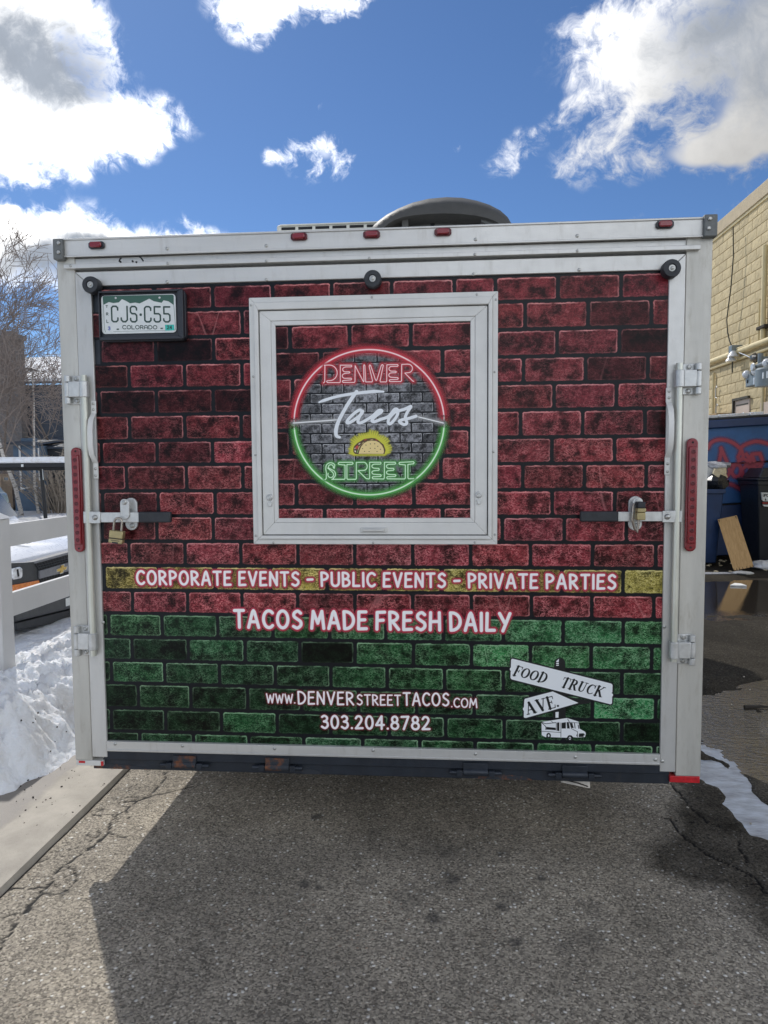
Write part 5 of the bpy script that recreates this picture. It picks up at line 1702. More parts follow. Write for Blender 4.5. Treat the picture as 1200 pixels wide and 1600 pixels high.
gx = np.concatenate([[-1.46], np.arange(-1.43, 2.3, .011), np.arange(2.3, 6.25, .05), [6.25, 7, 9, 14, 40]])
gy = np.concatenate([[-60, -30, -12, -6, -3, -2, -1.5], np.arange(-1.3, 1.45, .011), np.arange(1.45, 9.6, .05), [9.6, 10.5, 12, 16, 25, 60]])
X, Y = np.meshgrid(gx, gy)
Z = (fbm(X * 2.2, Y * 2.2, 4, 3) - .5) * .012 + (fbm(X * 14, Y * 14, 3, 9) - .5) * .004
crack = np.zeros(X.shape)
O3 = ((0, 1000), 3.0)
O6 = ((1000, 1180), 6.0)
CR_L = [([(900, 688), (860, 695), (800, 712), (740, 722), (640, 748), (592, 800), (540, 820), (512, 880), (505, 905), (460, 950), (400, 985), (340, 1030), (300, 1055), (262, 1090), (235, 1140), (190, 1190), (140, 1250), (70, 1330), (0, 1440)], .0075),
        ([(770, 620), (772, 660), (740, 690), (700, 735), (640, 752), (580, 755)], .006), ([(615, 680), (600, 720), (582, 745)], .004), ([(512, 905), (560, 920), (625, 922)], .004), ([(592, 800), (520, 815), (440, 818)], .005),
        ([(300, 1055), (340, 1070), (360, 1100), (340, 1150), (300, 1180)], .005), ([(220, 1160), (120, 1165), (60, 1158)], .005), ([(700, 610), (690, 645), (660, 655)], .003), ([(460, 890), (470, 925), (440, 960)], .004),
        ([(400, 985), (420, 940), (460, 900)], .003), ([(240, 1140), (300, 1165), (330, 1180)], .004), ([(100, 1290), (60, 1280), (20, 1300)], .005), ([(540, 820), (575, 870), (610, 830), (600, 800)], .003)]
CR_R = [([(290, 260), (320, 310), (400, 390), (425, 420), (440, 460), (480, 510), (540, 560), (590, 590), (620, 635), (680, 655), (745, 668)], .0075),
        ([(200, 590), (290, 600), (310, 650), (350, 700), (400, 760), (470, 815), (540, 860), (640, 930), (760, 990), (860, 1030), (1000, 1095), (1080, 1150), (1190, 1290)], .0085), ([(290, 605), (400, 628), (500, 630)], .004), ([(470, 400), (560, 395)], .004),
        ([(870, 700), (930, 780), (930, 880), (1010, 1000)], .005), ([(1000, 1095), (980, 1140), (1040, 1200), (1110, 1200)], .004)]
wob = (fbm(X * 40, Y * 40, 3, 21) - .5) * .022
wob2 = (fbm(X * 40, Y * 40, 3, 51) - .5) * .022
for O, CRS in ((O3, CR_L), (O6, CR_R)):
    for pts, wd in CRS:
        d = seg_dist(X + wob, Y + wob2, gpts(pts, *O))
        crack = np.maximum(crack, 1 - sstep(d, wd * .35, wd * 1.15))
# alligator cracking along the kerb
ckx = fbm(X * 5, Y * 5, 3, 71)
zone = sstep(-X, 1.0, 1.25) * (1 - sstep(np.abs(Y - .1), .8, 1.4))
vn_ = np.abs(fbm(X * 9 + ckx, Y * 9, 2, 77) - .5)
crack = np.maximum(crack, (1 - sstep(vn_, .004, .018)) * zone * .75)
edge_k = sstep(-X, 1.395, 1.415)
crack = np.maximum(crack, edge_k)
Z = Z - crack * .006
# wet ground on the right
wetpoly = gpts([(300, 290), (330, 400), (300, 520), (330, 600), (290, 700), (240, 775), (100, 850), (50, 900), (80, 990), (180, 1075), (400, 1190), (600, 1215), (790, 1250), (900, 1330), (960, 1420), (1060, 1540), (1180, 1700)], *O6) + [(2.2, -.9), (9, -.9), (9, 11), (1.55, 11), (1.45, 1.0)]
wn = (fbm(X * 6, Y * 6, 4, 5) - .5) * .10
pin = inside(X + wn, Y + wn * .7, wetpoly)
dW = seg_dist(X + wn, Y + wn * .7, wetpoly[:17])
wet = np.where(pin, .5 + .5 * sstep(dW, 0, .06), .5 * (1 - sstep(dW, 0, .05)))
wet = wet * (.80 + .2 * fbm(X * 3, Y * 3, 3, 31)) * (.64 + .22 * fbm(X * 9, Y * 9, 4, 35) + .34 * sstep(Y, 1.2, 2.2))
dryish = sstep(X, 1.25, 1.6) * sstep(Y, .9, 1.6)
stain = np.zeros(X.shape)
for px, py, r in ((688, 1385, .055), (705, 1372, .045), (677, 1432, .04), (784, 1418, .028), (806, 1474, .030), (848, 1370, .026), (783, 1333, .03), (500, 1277, .04), (575, 1375, .07), (700, 1330, .07),
                  (640, 1400, .10), (925, 1420, .06), (800, 1405, .05), (880, 1478, .05), (925, 1465, .07), (478, 1379, .03), (500, 1385, .02), (590, 1300, .05)):
    c = GR(px, py)
    d = np.hypot(X + wn * .25 - c[0], (Y + wn * .25 - c[1]) * .9)
    d = d + (fbm(X * 30 + r * 99, Y * 30, 3, 23) - .5) * r * 1.1
    stain = np.maximum(stain, (1 - sstep(d, r * .35, r)) * (.8 if r < .05 else .35))
# hollows that hold the melt water: narrow arm beside the trailer, wide pool in front of the bins
def lobe(pts, wd):
    return 1 - sstep(seg_dist(X + wn * 1.2, Y + wn, pts), wd * .55, wd)
hol = np.maximum.reduce([lobe(gpts([(1040, 1180), (1105, 1195), (1150, 1238), (1200, 1300)]), .115), lobe(gpts([(1150, 1110), (1200, 1180)]), .40), lobe([(2.2, 1.5), (2.6, 2.2)], .50), lobe([(3.2, 5.9), (4.9, 6.2)], 1.30)])
hn = fbm(X * 5.5, Y * 5.5, 4, 91)
Z = Z - hol * .026 + np.where(hol > .01, (hn - .50) * .052, 0) * (1 - .8 * sstep(Y, 4.6, 5.3)) * (.35 + .65 * sstep(Y, .75, 1.05))
asphalt = sheet('asphalt_ground', gx, gy, Z, 'asphalt', {'wet': np.maximum(wet, sstep(hol, .05, .3) * .75), 'crack': crack, 'stain': stain})
wx, wy = np.arange(1.15, 6.2, .1), np.arange(-.2, 8.2, .1)
sheet('puddle_water', wx, wy, np.full((len(wy), len(wx)), -.0085), 'water')

# pale film painted as the sky's reflection on the near puddle arm
reflp = gpts([(1088, 1145), (1100, 1160), (1124, 1168), (1130, 1178), (1148, 1192), (1160, 1205), (1178, 1222), (1200, 1245), (1235, 1290), (1240, 1340), (1168, 1322), (1118, 1262), (1086, 1222)])
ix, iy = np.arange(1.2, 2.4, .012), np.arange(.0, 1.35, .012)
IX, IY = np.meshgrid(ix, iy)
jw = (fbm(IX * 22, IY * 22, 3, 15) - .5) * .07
ki = inside(IX + jw, IY + jw * .6, reflp)
sheet('puddle_painted_reflection', ix, iy, np.full(IX.shape, -.0055), 'sky_reflection', keep=(ki[:-1, :-1] & ki[1:, 1:] & ki[1:, :-1] & ki[:-1, 1:]))

# far terrain under everything, with a hole where the near ground lies
tx, ty = np.array([-600, -70, 40, 600.]), np.array([-600, -60, 60, 900.])
keep = np.ones((3, 3), bool); keep[1, 1] = False
sheet('terrain', tx, ty, np.full((4, 4), -1.2), 'terrain', keep=keep)

# concrete gutter strip
m = MB()
ky = np.arange(-3.0, 13.1, .5)
kx = [-1.412, -1.422, -1.5, -1.62, -1.75, -1.86, -2.05]
kz = [-.02, .024, .030, .026, .020, .016, .012]
v = [(x, y, z) for y in ky for x, z in zip(kx, kz)]
n = len(kx)
m.add(v, [(j * n + i + 1, j * n + i, (j + 1) * n + i, (j + 1) * n + i + 1) for j in range(len(ky) - 1) for i in range(n - 1)])
m.make('concrete_kerb', 'concrete', None, kind='structure')

# snow: ploughed bank, then the field behind the fence falling away to the lower lot
sxs = np.concatenate([np.array([-70, -50, -36, -28, -22, -18, -15, -12, -10, -8.5, -7.2]), np.arange(-6.4, -3.0, .14), np.arange(-3.0, -1.70, .016)])
sys_ = np.concatenate([[-30, -12, -5, -2, -.6], np.arange(.05, 3.2, .016), np.arange(3.2, 8, .14), np.arange(8, 14, .5), np.arange(14, 61, 2.0)])
X, Y = np.meshgrid(sxs, sys_)
near = fbm(X * 2.6, Y * 2.6, 5, 41, .55)
lump = fbm(X * 8, Y * 8, 4, 43, .55)
toe = -1.745 + (fbm(X * 0 + 3.3, Y * 5.5, 3, 47) - .5) * .18 - .08 * (1 - sstep(Y, .2, .9))
ramp = sstep(toe - X, 0.0, .34)
crest = .33 + .10 * (near - .5)
back = sstep(-X, 2.3, 3.1)
h = ramp * (crest * (1 - back) + back * (.22 + .10 * (fbm(X * .9, Y * .9, 4, 61) - .5)))
chunk = np.abs(fbm(X * 9 + lump, Y * 9 + near, 3, 45, .6) - .5)
chunk2 = np.abs(fbm(X * 21 + lump * 2, Y * 21, 3, 49, .6) - .5)
h = h + ramp * (1 - .75 * back) * ((lump - .5) * .20 + (.14 - chunk) * .26 + (.12 - chunk2) * .11)
endf = sstep(Y + (near - .5) * .35 + (lump - .5) * .2, .14, .50)
h = h * endf
far = sstep(Y, 8.0, 15.0) * sstep(-X, 2.0, 3.5)
h = h * (1 - far) - far * 1.0 + far * .2 * (fbm(X * .35, Y * .35, 3, 66) - .5)
h = np.where(Y < .0, -.04, h)
under = (h < .006) & (X > -2.9)
h = np.where(under, -.03, h)
snow = sheet('snow_bank', sxs, sys_, h, 'snow')
# clods of dirt on the snow and grit on the concrete
rs = random.Random(8)
m = MB()
for k in range(170):
    if k < 60:
        px, py = rs.uniform(0, 112), rs.uniform(1060, 1180)
        if rs.random() < .6:
            px, py = rs.gauss(62, 22), rs.gauss(1125, 28)
        d = ray(px, py)
        p = CAM + d * 3.2
        for it in range(60):                     # walk along the ray to the snow surface
            q = CAM + d * (2.6 + it * .05)
            iz = h[np.abs(sys_ - q[1]).argmin(), np.abs(sxs - q[0]).argmin()]
            if q[2] < iz + .002:
                break
        else:
            continue
        m.blob(q, (rs.uniform(.003, .009),) * 2 + (rs.uniform(.003, .006),), k, (5, 3), .35)
    else:
        px, py = rs.uniform(20, 190), rs.uniform(1195, 1300)
        p = GR(px, py, .024)
        if not (-1.86 < p[0] < -1.43):
            continue
        r = rs.choice([.002, .003, .003, .004, .006])
        m.blob((p[0], p[1], .026), (r, r, r * .7), k, (5, 3), .35)
m.make('dirt_clods', 'ply_edge', None, kind='stuff', smooth=False)

# ================================================================== left: fence, van, carport, houses, trees
fence = thing('ranch_fence', 'white vinyl three rail fence standing in the snow bank left of the trailer', 'fence', (-2.6, 3, 0))
for y in (-.94, 1.50, 3.94, 6.38, 8.82):
    p = MB().box(-2.664, -2.536, y - .064, y + .064, -.1, 1.30)
    po = p.make('post', 'vinyl', fence, .006)
    MB().add([(-2.675, y - .075, 1.301), (-2.525, y - .075, 1.301), (-2.525, y + .075, 1.301), (-2.675, y + .075, 1.301), (-2.6, y, 1.355)], [(0, 1, 4), (1, 2, 4), (2, 3, 4), (3, 0, 4), (3, 2, 1, 0)]).make('post_cap', 'vinyl', po, smooth=False)
za1, za0 = AX(40, 815.6, -2.58)[2], AX(40, 849.5, -2.58)[2]
zb1, zb0 = AX(60, 914, -2.58)[2], AX(60, 949, -2.58)[2]
zc1 = AX(60, 1017, -2.58)[2]
for y in (-.94, 1.50, 3.94, 6.38):
    for z1, z0 in ((za1, za0), (zb1, zb0), (zc1, zc1 - .14)):
        MB().box(-2.62, -2.58, y + .0645, y + 2.44 - .0645, z0, z1).make('rail', 'vinyl', fence, .004)

# ---- van, nose towards the fence
VX = -3.22
van = thing('parked_van', 'white van parked nose first behind the fence, gold emblem on its black grille', 'van', (-5.8, 3.72, .1))
vy0, vy1 = 2.74, 4.70
def VP(px, py, x=VX):
    return AX(px, py, x)
zg = VP(80, 871)[2]                       # top of the grille
prof = [(VX + .02, .50), (VX - .05, zg + .015), (VX - .16, zg + .075), (VX - .55, zg + .14), (-4.42, 1.06), (-5.05, 1.92), (-5.35, 2.06), (-8.6, 2.10), (-8.72, 2.0), (-8.75, .42), (-8.0, .36), (-4.0, .36), (VX - .02, .36)]
secs = []
for y, ins, zs in ((vy0, .10, .985), (vy0 + .05, .0, 1.0), (vy1 - .05, .0, 1.0), (vy1, .10, .985)):
    secs.append([(min(x, VX + .02 - ins) if x > -4 else x, y, (z - .36) * zs + .36) for x, z in prof])
n = len(prof)
m = MB()
v = [q for s in secs for q in s]
f = [tuple(range(n))[::-1], tuple(range(3 * n, 4 * n))]
for k in range(3):
    f += [(k * n + i, k * n + (i + 1) % n, (k + 1) * n + (i + 1) % n, (k + 1) * n + i) for i in range(n)]
m.add(v, f)
m.make('body', 'van_white', van, .03, ang=30)
# hood crease, grille and lamps: boxes on the nose
def vbox(a, b, x0, x1, name, mt, parent=van, bev=.004, top=None):
    p, q = VP(*a, x=x1), VP(*b, x=x1)
    return MB().box(x0, x1, p[1], q[1], q[2], p[2] if top is None else top).make(name, mt, parent, bev)
pa, pb = VP(16, 879), VP(58, 910)
def vq(pts, x0, x1, name, mt, parent=van, bev=.003):
    return MB().prism([tuple(VP(*q, x=x1)) for q in pts], (x0 - x1, 0, 0)).make(name, mt, parent, bev)
gr = vq([(15.5, 880), (38, 879.2), (52, 878), (106.5, 863), (135, 857), (135, 893), (108, 899.5), (64, 911), (19, 925)], VX - .12, VX + .02, 'grille_surround', 'van_black')
vq([(52.5, 877.8), (106.5, 863), (135, 857), (135, 861), (107, 866.6), (55, 880.8)], VX + .0205, VX + .028, 'grille_edge', 'van_grey', gr)
vq([(55.5, 881), (107, 866.2), (135, 860), (135, 872), (107, 878.5), (61, 891.2)], VX + .0205, VX + .026, 'grille_mesh', 'dark_void', gr, 0)
vq([(63, 905), (107.5, 893), (135, 885), (135, 893), (108, 900.3), (64.5, 911)], VX + .0205, VX + .026, 'grille_mesh', 'dark_void', gr, 0)
vq([(58, 889), (62, 892), (107, 879), (135, 872.4), (135, 884.6), (107.5, 892.6), (62.5, 904.5), (58.5, 880)][1:7], VX + .0205, VX + .036, 'grille_bar', 'van_grey', gr)
# honeycomb wires
m = MB()
for j in range(18):
    for a, b in (((56, 881), (62, 891)), ((63, 905), (65, 911))):
        t = j / 17
        pT, pB = VP(a[0] + t * 75, a[1] - t * 20.5, VX + .0285), VP(b[0] + t * 70, b[1] - t * 18.5, VX + .0285)
        m.tube([pT, pB], .0035, 4)
for k in (.33, .66):
    m.tube([VP(57 + k * 5, 881 + 10 * k, VX + .0285), VP(135, 860 + 12 * k, VX + .0285)], .0035, 4)
m.make('mesh_wires', 'van_black', gr, kind='stuff')
# emblem
e = [(90.2, 889.2), (95.2, 887.8), (96.6, 883.6), (100.4, 882.4), (100.2, 886.4), (104.6, 885), (103.6, 889.6), (99.2, 891), (98.6, 894.2), (94.4, 895.6), (94.6, 892), (90.0, 893.2)]
vq([(a + (a - 97) * -.02, b) for a, b in e], VX + .037, VX + .045, 'emblem', 'gold', gr, .001)
vq([(a + (97 - a) * -.18, b + (b - 889) * .22) for a, b in e], VX + .0365, VX + .041, 'emblem_rim', 'zinc', gr, .001)
hl = vq([(20, 888.5), (32, 885.6), (35.6, 888), (36, 901), (33, 904), (23, 905.8), (21.5, 903)], VX + .0205, VX + .045, 'headlamp', 'lamp_clear', van, .008)
vq([(26.2, 890), (28.8, 889), (30.5, 900), (28, 901.5)], VX + .046, VX + .049, 'bulb', 'dark_void', hl, .001)
vq([(18.8, 914.5), (61.5, 906.4), (62.2, 911.5), (19.8, 926)], VX + .0205, VX + .035, 'turn_signal', 'amber', van, .004)
vq([(20, 926), (140, 893), (140, 922), (22, 956)], VX - .1, VX + .05, 'bumper', 'van_white', van, .02)
vq([(22.5, 957), (140, 922), (140, 944), (24, 972)], VX - .3, VX + .045, 'lower_bumper', 'van_black', van, .01)
vq([(24.5, 973), (140, 945), (140, 965), (26, 985)], VX - .5, VX - .02, 'air_dam', 'van_black', van, .01)
vq([(102.8, 935.5), (122, 929.5), (122, 942), (103.4, 947.5)], VX + .0455, VX + .05, 'number_plate', 'plate_white', van, .001)
m = MB().add([(-4.40, vy0 + .08, 1.085), (-4.40, vy1 - .08, 1.085), (-5.04, vy1 - .12, 1.925), (-5.04, vy0 + .12, 1.925)], [(0, 1, 2, 3)])
m.vs = [(x + .02, y, z + .012) for x, y, z in m.vs]
m.make('windscreen', 'glass', van, smooth=False)
for y, s_ in ((vy0 - .004, -1), (vy1 + .004, 1)):
    MB().prism([(-4.62, y, 1.12), (-5.15, y, 1.84), (-6.0, y, 1.86), (-6.0, y, 1.12)], (0, .004 * s_, 0)).make('side_window', 'glass', van, smooth=False)
for x in (-4.1, -7.6):
    for y in (vy0 + .02, vy1 - .22):
        wl_ = MB().lathe((x, y, .40), [(.2, 0), (.33, .01), (.36, .04), (.36, .18), (.33, .2), (.2, .2)], 24, (0, 1, 0)).make('wheel', 'tyre', van)
        MB().lathe((x, y + .01, .40), [(.19, 0), (.19, .17), (.05, .172)], 16, (0, 1, 0)).make('wheel_rim', 'zinc', wl_)
m = MB().prism([(VX - .25, vy0 + .02, zg + .095), (-4.3, vy0 + .02, 1.045), (-4.3, vy0 + .05, 1.05), (VX - .25, vy0 + .05, zg + .10)], (0, 0, .012))
m.prism([(VX - .25, vy0 + .55, zg + .115), (-4.3, vy0 + .42, 1.055), (-4.3, vy0 + .46, 1.055), (VX - .25, vy0 + .60, zg + .115)], (0, 0, .014))
m.make('bonnet_crease', 'van_white', van, .004)

# ---- carport with snow on its flat roof
DY = 27.0
cp = thing('carport', 'black flat roofed carport on slanted posts, snow lying on its roof', 'carport', (-16.5, DY, -1))
a, b = P(-160, 716, DY), P(101.5, 724, DY)
MB().box(a[0], b[0], DY, DY + 5.5, b[2] + .02, a[2] + .01).make('roof_snow', 'snow', cp, .09)
c = P(99, 731.5, DY)
MB().box(a[0], b[0] - .06, DY + .05, DY + 5.4, c[2] + .04, b[2] + .019).make('roof', 'dark_steel', cp, .02)
p0, p1 = P(63.8, 727, DY + 1.2), P(71.5, 806, DY + 1.2)
MB().tube([p1 - np.array((0, 0, .3)), p0], .085, 10).make('post', 'dark_steel', cp)
MB().tube([p1 + np.array((-7.5, 0, -.3)), p0 + np.array((-7.5, 0, 0))], .085, 10).make('post', 'dark_steel', cp)
MB().box(a[0], b[0] - .6, DY + 1.1, DY + 1.3, c[2] - .10, c[2] + .04).make('beam', 'dark_steel', cp, .01)
a, b = P(33.2, 725.4, DY - .0), P(36.2, 729.4, DY)
MB().box(a[0], b[0], DY - .02, DY + .04, b[2], a[2]).make('square_light', 'plate_white', cp)
a, b = P(66.2, 733, DY + 1.0), P(68.0, 750, DY + 1.0)
MB().prism([tuple(P(65.6, 733, DY + 1.08)), tuple(P(66.8, 733, DY + 1.08)), tuple(P(68.2, 750, DY + 1.08)), tuple(P(67.0, 750, DY + 1.08))], (0, .01, 0)).make('post_sticker', 'plate_white', cp)

# ---- far houses
HY = 44.0
house = thing('house', 'slate blue house with white trim and a brown chimney behind the bare trees', 'house', (-21, HY + 3, -1.2))
a, b = P(-90, 604, HY), P(150, 800, HY)
MB().box(a[0], b[0], HY, HY + 8, -1.4, a[2]).make('wall', 'siding_dark', house)
for i in range(26):
    z = -1.2 + i * .30
    if z < a[2] - .3:
        MB().box(a[0], b[0], HY - .018, HY - .001, z, z + .27).make('siding_board', 'siding_dark', house, smooth=False)
r0, r1 = P(20, 600, HY - .5), P(160, 612, HY - .5)
t0, t1 = P(30, 566, HY + 4), P(160, 590, HY + 4)
roof = MB().prism([(r0[0] - 6, HY - .5, r0[2]), (r1[0], HY - .5, r0[2]), (t1[0], HY + 4, t0[2]), (t0[0] - 6, HY + 4, t0[2])], (0, 0, .12)).make('roof', 'siding_dark', house, smooth=False)
MB().prism([(r0[0] - 6, HY - .48, r0[2] + .13), (r1[0], HY - .48, r0[2] + .13), (t1[0], HY + 4, t0[2] + .13), (t0[0] - 6, HY + 4, t0[2] + .13)], (0, 0, .22)).make('roof_snow', 'snow', roof, .03)
q0, q1 = P(44, 575, HY + 1.9), P(160, 602, HY + 1.9)
MB().prism([tuple(P(40, 573.5, HY + 1)), tuple(P(96, 587.5, HY + 1)), tuple(P(96, 590.5, HY + 1)), tuple(P(40, 577, HY + 1))], (0, .3, 0)).make('roof_ridge', 'cap_grey', roof, smooth=False)
c0, c1 = P(-10, 531, HY - 1), P(44.5, 700, HY - .3)
ch = MB().box(c0[0], c1[0], HY - 1.0, HY - .3, -1.2, c0[2]).make('chimney', 'chimney', house)
a, b = P(-14, 524, HY - 1), P(33, 531, HY - 1)
MB().box(a[0], b[0], HY - 1.1, HY - .35, b[2] + .002, a[2]).make('chimney_cap', 'chimney', ch)
a, b = P(2, 517, HY - 1), P(20, 524, HY - 1)
MB().box(a[0], b[0], HY - .9, HY - .4, b[2] + .002, a[2]).make('chimney_pot', 'chimney', ch)

SY = 38.0
shed = thing('blue_cottage', 'low blue boarded cottage with white corner boards behind the carport', 'cottage', (-17, SY + 2, -1.1))
p0, p1 = P(20, 690, SY), P(62, 764, SY)
MB().box(p0[0], p1[0], SY, SY + 5, -1.3, 2.9).make('wall', 'siding_blue', shed)
nb = 14
for i in range(nb):
    z = p1[2] + .12 + i * .21
    MB().box(P(35, 740, SY)[0], p1[0] - .02, SY - .022, SY - .001, z, z + .19).make('siding_board', 'siding_blue', shed, smooth=False)
for pts in (((29.5, 600), (33.5, 768)), ((59.3, 700), (62.3, 763))):
    a, b = P(pts[0][0], pts[0][1], SY - .03), P(pts[1][0], pts[1][1], SY - .03)
    x0, x1 = P(pts[0][0] + 1.5, 740, SY - .03)[0], P(pts[1][0] + .2, 740, SY - .03)[0]
    MB().box(x0, x1, SY - .06, SY - .023, b[2], min(a[2], 2.9)).make('corner_board', 'trim_white', shed)
MB().prism([tuple(P(33.5, 762.6, SY - .05)), tuple(P(62, 758.4, SY - .05)), tuple(P(62, 760.4, SY - .05)), tuple(P(33.5, 765, SY - .05))], (0, .02, 0)).make('base_board', 'trim_white', shed)
MB().prism([tuple(P(22, 770.5, SY - .05)), tuple(P(33, 762, SY - .05)), tuple(P(33.5, 764, SY - .05)), tuple(P(23, 772, SY - .05))], (0, .02, 0)).make('base_board', 'trim_white', shed)
MB().prism([(p0[0] - .3, SY - .4, 2.92), (p1[0] + .3, SY - .4, 2.92), (p1[0] + .3, SY + 5.3, 3.5), (p0[0] - .3, SY + 5.3, 3.5)], (0, 0, .15)).make('roof', 'siding_dark', shed)

TY = 34.0
ts = thing('tan_shed', 'small tan shed with a framed window beside the blue cottage', 'shed', (-17, TY + 1, -1))
p0, p1 = P(-14, 741, TY), P(19.5, 772, TY + 1.0)
MB().box(p0[0], p1[0], TY, TY + 1.0, -1.2, p0[2]).make('wall', 'tan', ts)
a, b = P(-16, 733, TY - .2), P(23, 741, TY + 1.2)
MB().prism([(a[0], TY - .2, b[2]), (b[0], TY - .2, b[2] + .16), (b[0], TY + 1.2, b[2] + .5), (a[0], TY + 1.2, b[2] + .34)], (0, 0, .08)).make('roof', 'tan', ts)
a, b = P(4.5, 744.5, TY - .02), P(15, 752, TY - .02)
wn_ = MB()
ring_frame(wn_, (a[0], b[0], b[2], a[2]), (a[0] + .06, b[0] - .06, b[2] + .05, a[2] - .05), TY - .04, TY - .001)
w_ = wn_.make('window', 'tan', ts)
MB().box(a[0] + .06, b[0] - .06, TY - .012, TY - .002, b[2] + .05, a[2] - .05).make('pane', 'glass', w_)

# ---- grey car by the shed, mostly out of the picture
CY = 20.5
car = thing('parked_car', 'grey hatchback parked in the snowy lot, only its rear corner showing', 'car', (-12.4, CY + .2, -.9))
xr_ = P(14.5, 785, CY + 1.6)[0]
zr = lambda py: P(5, py, CY)[2]
z_b, z_t = zr(799), zr(754)
prof = [(xr_, z_b + .15), (xr_ + .02, zr(787)), (xr_ - .05, zr(774)), (xr_ - .18, zr(770)), (xr_ - .38, zr(757)), (xr_ - .62, z_t + .06), (xr_ - 2.4, z_t + .10), (xr_ - 3.2, zr(771)), (xr_ - 4.3, zr(777)), (xr_ - 4.4, z_b + .2), (xr_ - 4.3, z_b), (xr_ - .1, z_b)]
MB().prism([(x, CY - .1, z) for x, z in prof], (0, 1.7, 0)).make('body', 'car_grey', car, .05, ang=30)
MB().prism([(xr_ - .30, CY - .103, zr(769)), (xr_ - .46, CY - .103, zr(759)), (xr_ - 2.3, CY - .103, zr(758)), (xr_ - 2.9, CY - .103, zr(769))], (0, -.004, 0)).make('side_window', 'glass', car, smooth=False)
MB().box(xr_ - .22, xr_ + .05, CY - .13, CY + 1.63, z_b + .03, z_b + .20).make('bumper', 'van_grey', car, .03)
MB().box(xr_ - .16, xr_ + .005, CY - .115, CY - .02, zr(779), zr(773)).make('tail_lamp', 'red_dark', car, .01)
for x in (xr_ - .85, xr_ - 3.5):
    for y in (CY - .10, CY + 1.4):
        MB().lathe((x, y, z_b + .12), [(.2, 0), (.30, .01), (.30, .19), (.2, .2)], 20, (0, 1, 0)).make('wheel', 'tyre', car)

# ---- bare trees
def grow(mb, rnd, p, d, L, r, lev, maxlev, sides, rmin, gnarl=.16, up=.10, kids=(3, 5), droop=0.0):
    n = max(3, int(4 - lev * .5) + 1)
    pts, rs_ = [p], [r]
    q, dirn = np.array(p), np.array(d, float)
    for i in range(n):
        dirn = dirn + (.35 if lev == 0 else 1.0) * np.array([rnd.gauss(0, gnarl), rnd.gauss(0, gnarl), rnd.gauss(0, gnarl) + up - droop * lev])
        dirn /= np.linalg.norm(dirn)
        q = q + dirn * L / n
        pts.append(q)
        rs_.append(max(rmin, r * (1 - .62 * (i + 1) / n)))
    mb[min(lev, 1)].tube(pts, rs_, sides[min(lev, len(sides) - 1)], cap=False)
    if lev >= maxlev:
        return
    k = rnd.randint(*kids) + (3 if lev == 0 else 0)
    for j in range(k):
        t = rnd.uniform(.30 if lev else .34, 1.0)
        i = min(n - 1, int(t * n))
        f = t * n - i
        b = pts[i] * (1 - f) + pts[i + 1] * f
        ax = pts[i + 1] - pts[i]
        ax /= np.linalg.norm(ax)
        side = np.cross(ax, np.array([rnd.gauss(0, 1), rnd.gauss(0, 1), rnd.gauss(0, 1)]))
        side /= np.linalg.norm(side) + 1e-9
        a = rnd.uniform(.45, .95)
        nd = ax * math.cos(a) + side * math.sin(a)
        grow(mb, rnd, b, nd, L * rnd.uniform(.45, .72) * (1.0 if lev else .8), max(rmin, (rs_[i]) * rnd.uniform(.34, .52)), lev + 1, maxlev, sides, rmin, gnarl, up, kids, droop)


def tree(name, label, base, d, L, r, seed, maxlev=4, bark='bark', twig='twig', rmin=.011, kids=(4, 6), group='bare trees in front of the houses', gnarl=.16, up=.08, droop=0.0):
    rnd = random.Random(seed)
    t = thing(name, label, 'tree', base, group)
    mb = (MB(), MB())
    grow(mb, rnd, np.array(base, float), d, L, r, 0, maxlev, (7, 4, 3, 3, 3), rmin, gnarl, up, kids, droop)
    mb[0].make('trunk', bark, t)
    mb[1].make('branches', twig, t, kind='stuff')
    return t


g = lambda px, y: (P(px, 770, y)[0], y, -1.1)
tree('birch_tree', 'pale trunked birch in front of the chimney, nearest the picture edge', g(33, 34.0), (-.10, 0, 1), 8.4, .12, 5, 3, 'birch', 'twig', .012, (4, 6))
tree('birch_tree', 'slim pale birch between the chimney and the trailer', g(59, 35.5), (-.08, .02, 1), 8.2, .09, 9, 3, 'birch', 'twig', .011, (4, 6))
tree('bare_tree', 'tall bare tree reaching in over the chimney from the left', g(-95, 33.0), (.14, 0, 1), 10.2, .17, 21, 4, 'bark', 'twig', .013, (5, 7), up=.05)
tree('bare_tree', 'bare tree with upright twigs close beside the trailer corner', g(112, 40), (-.18, 0, 1), 7.6, .11, 33, 3, 'bark', 'twig', .012, (5, 7))
tree('bare_tree', 'thin upright bare tree at the far left edge beside the tan shed', g(4, 37), (.02, 0, 1), 8.6, .10, 45, 3, 'bark', 'twig', .012, (5, 6))


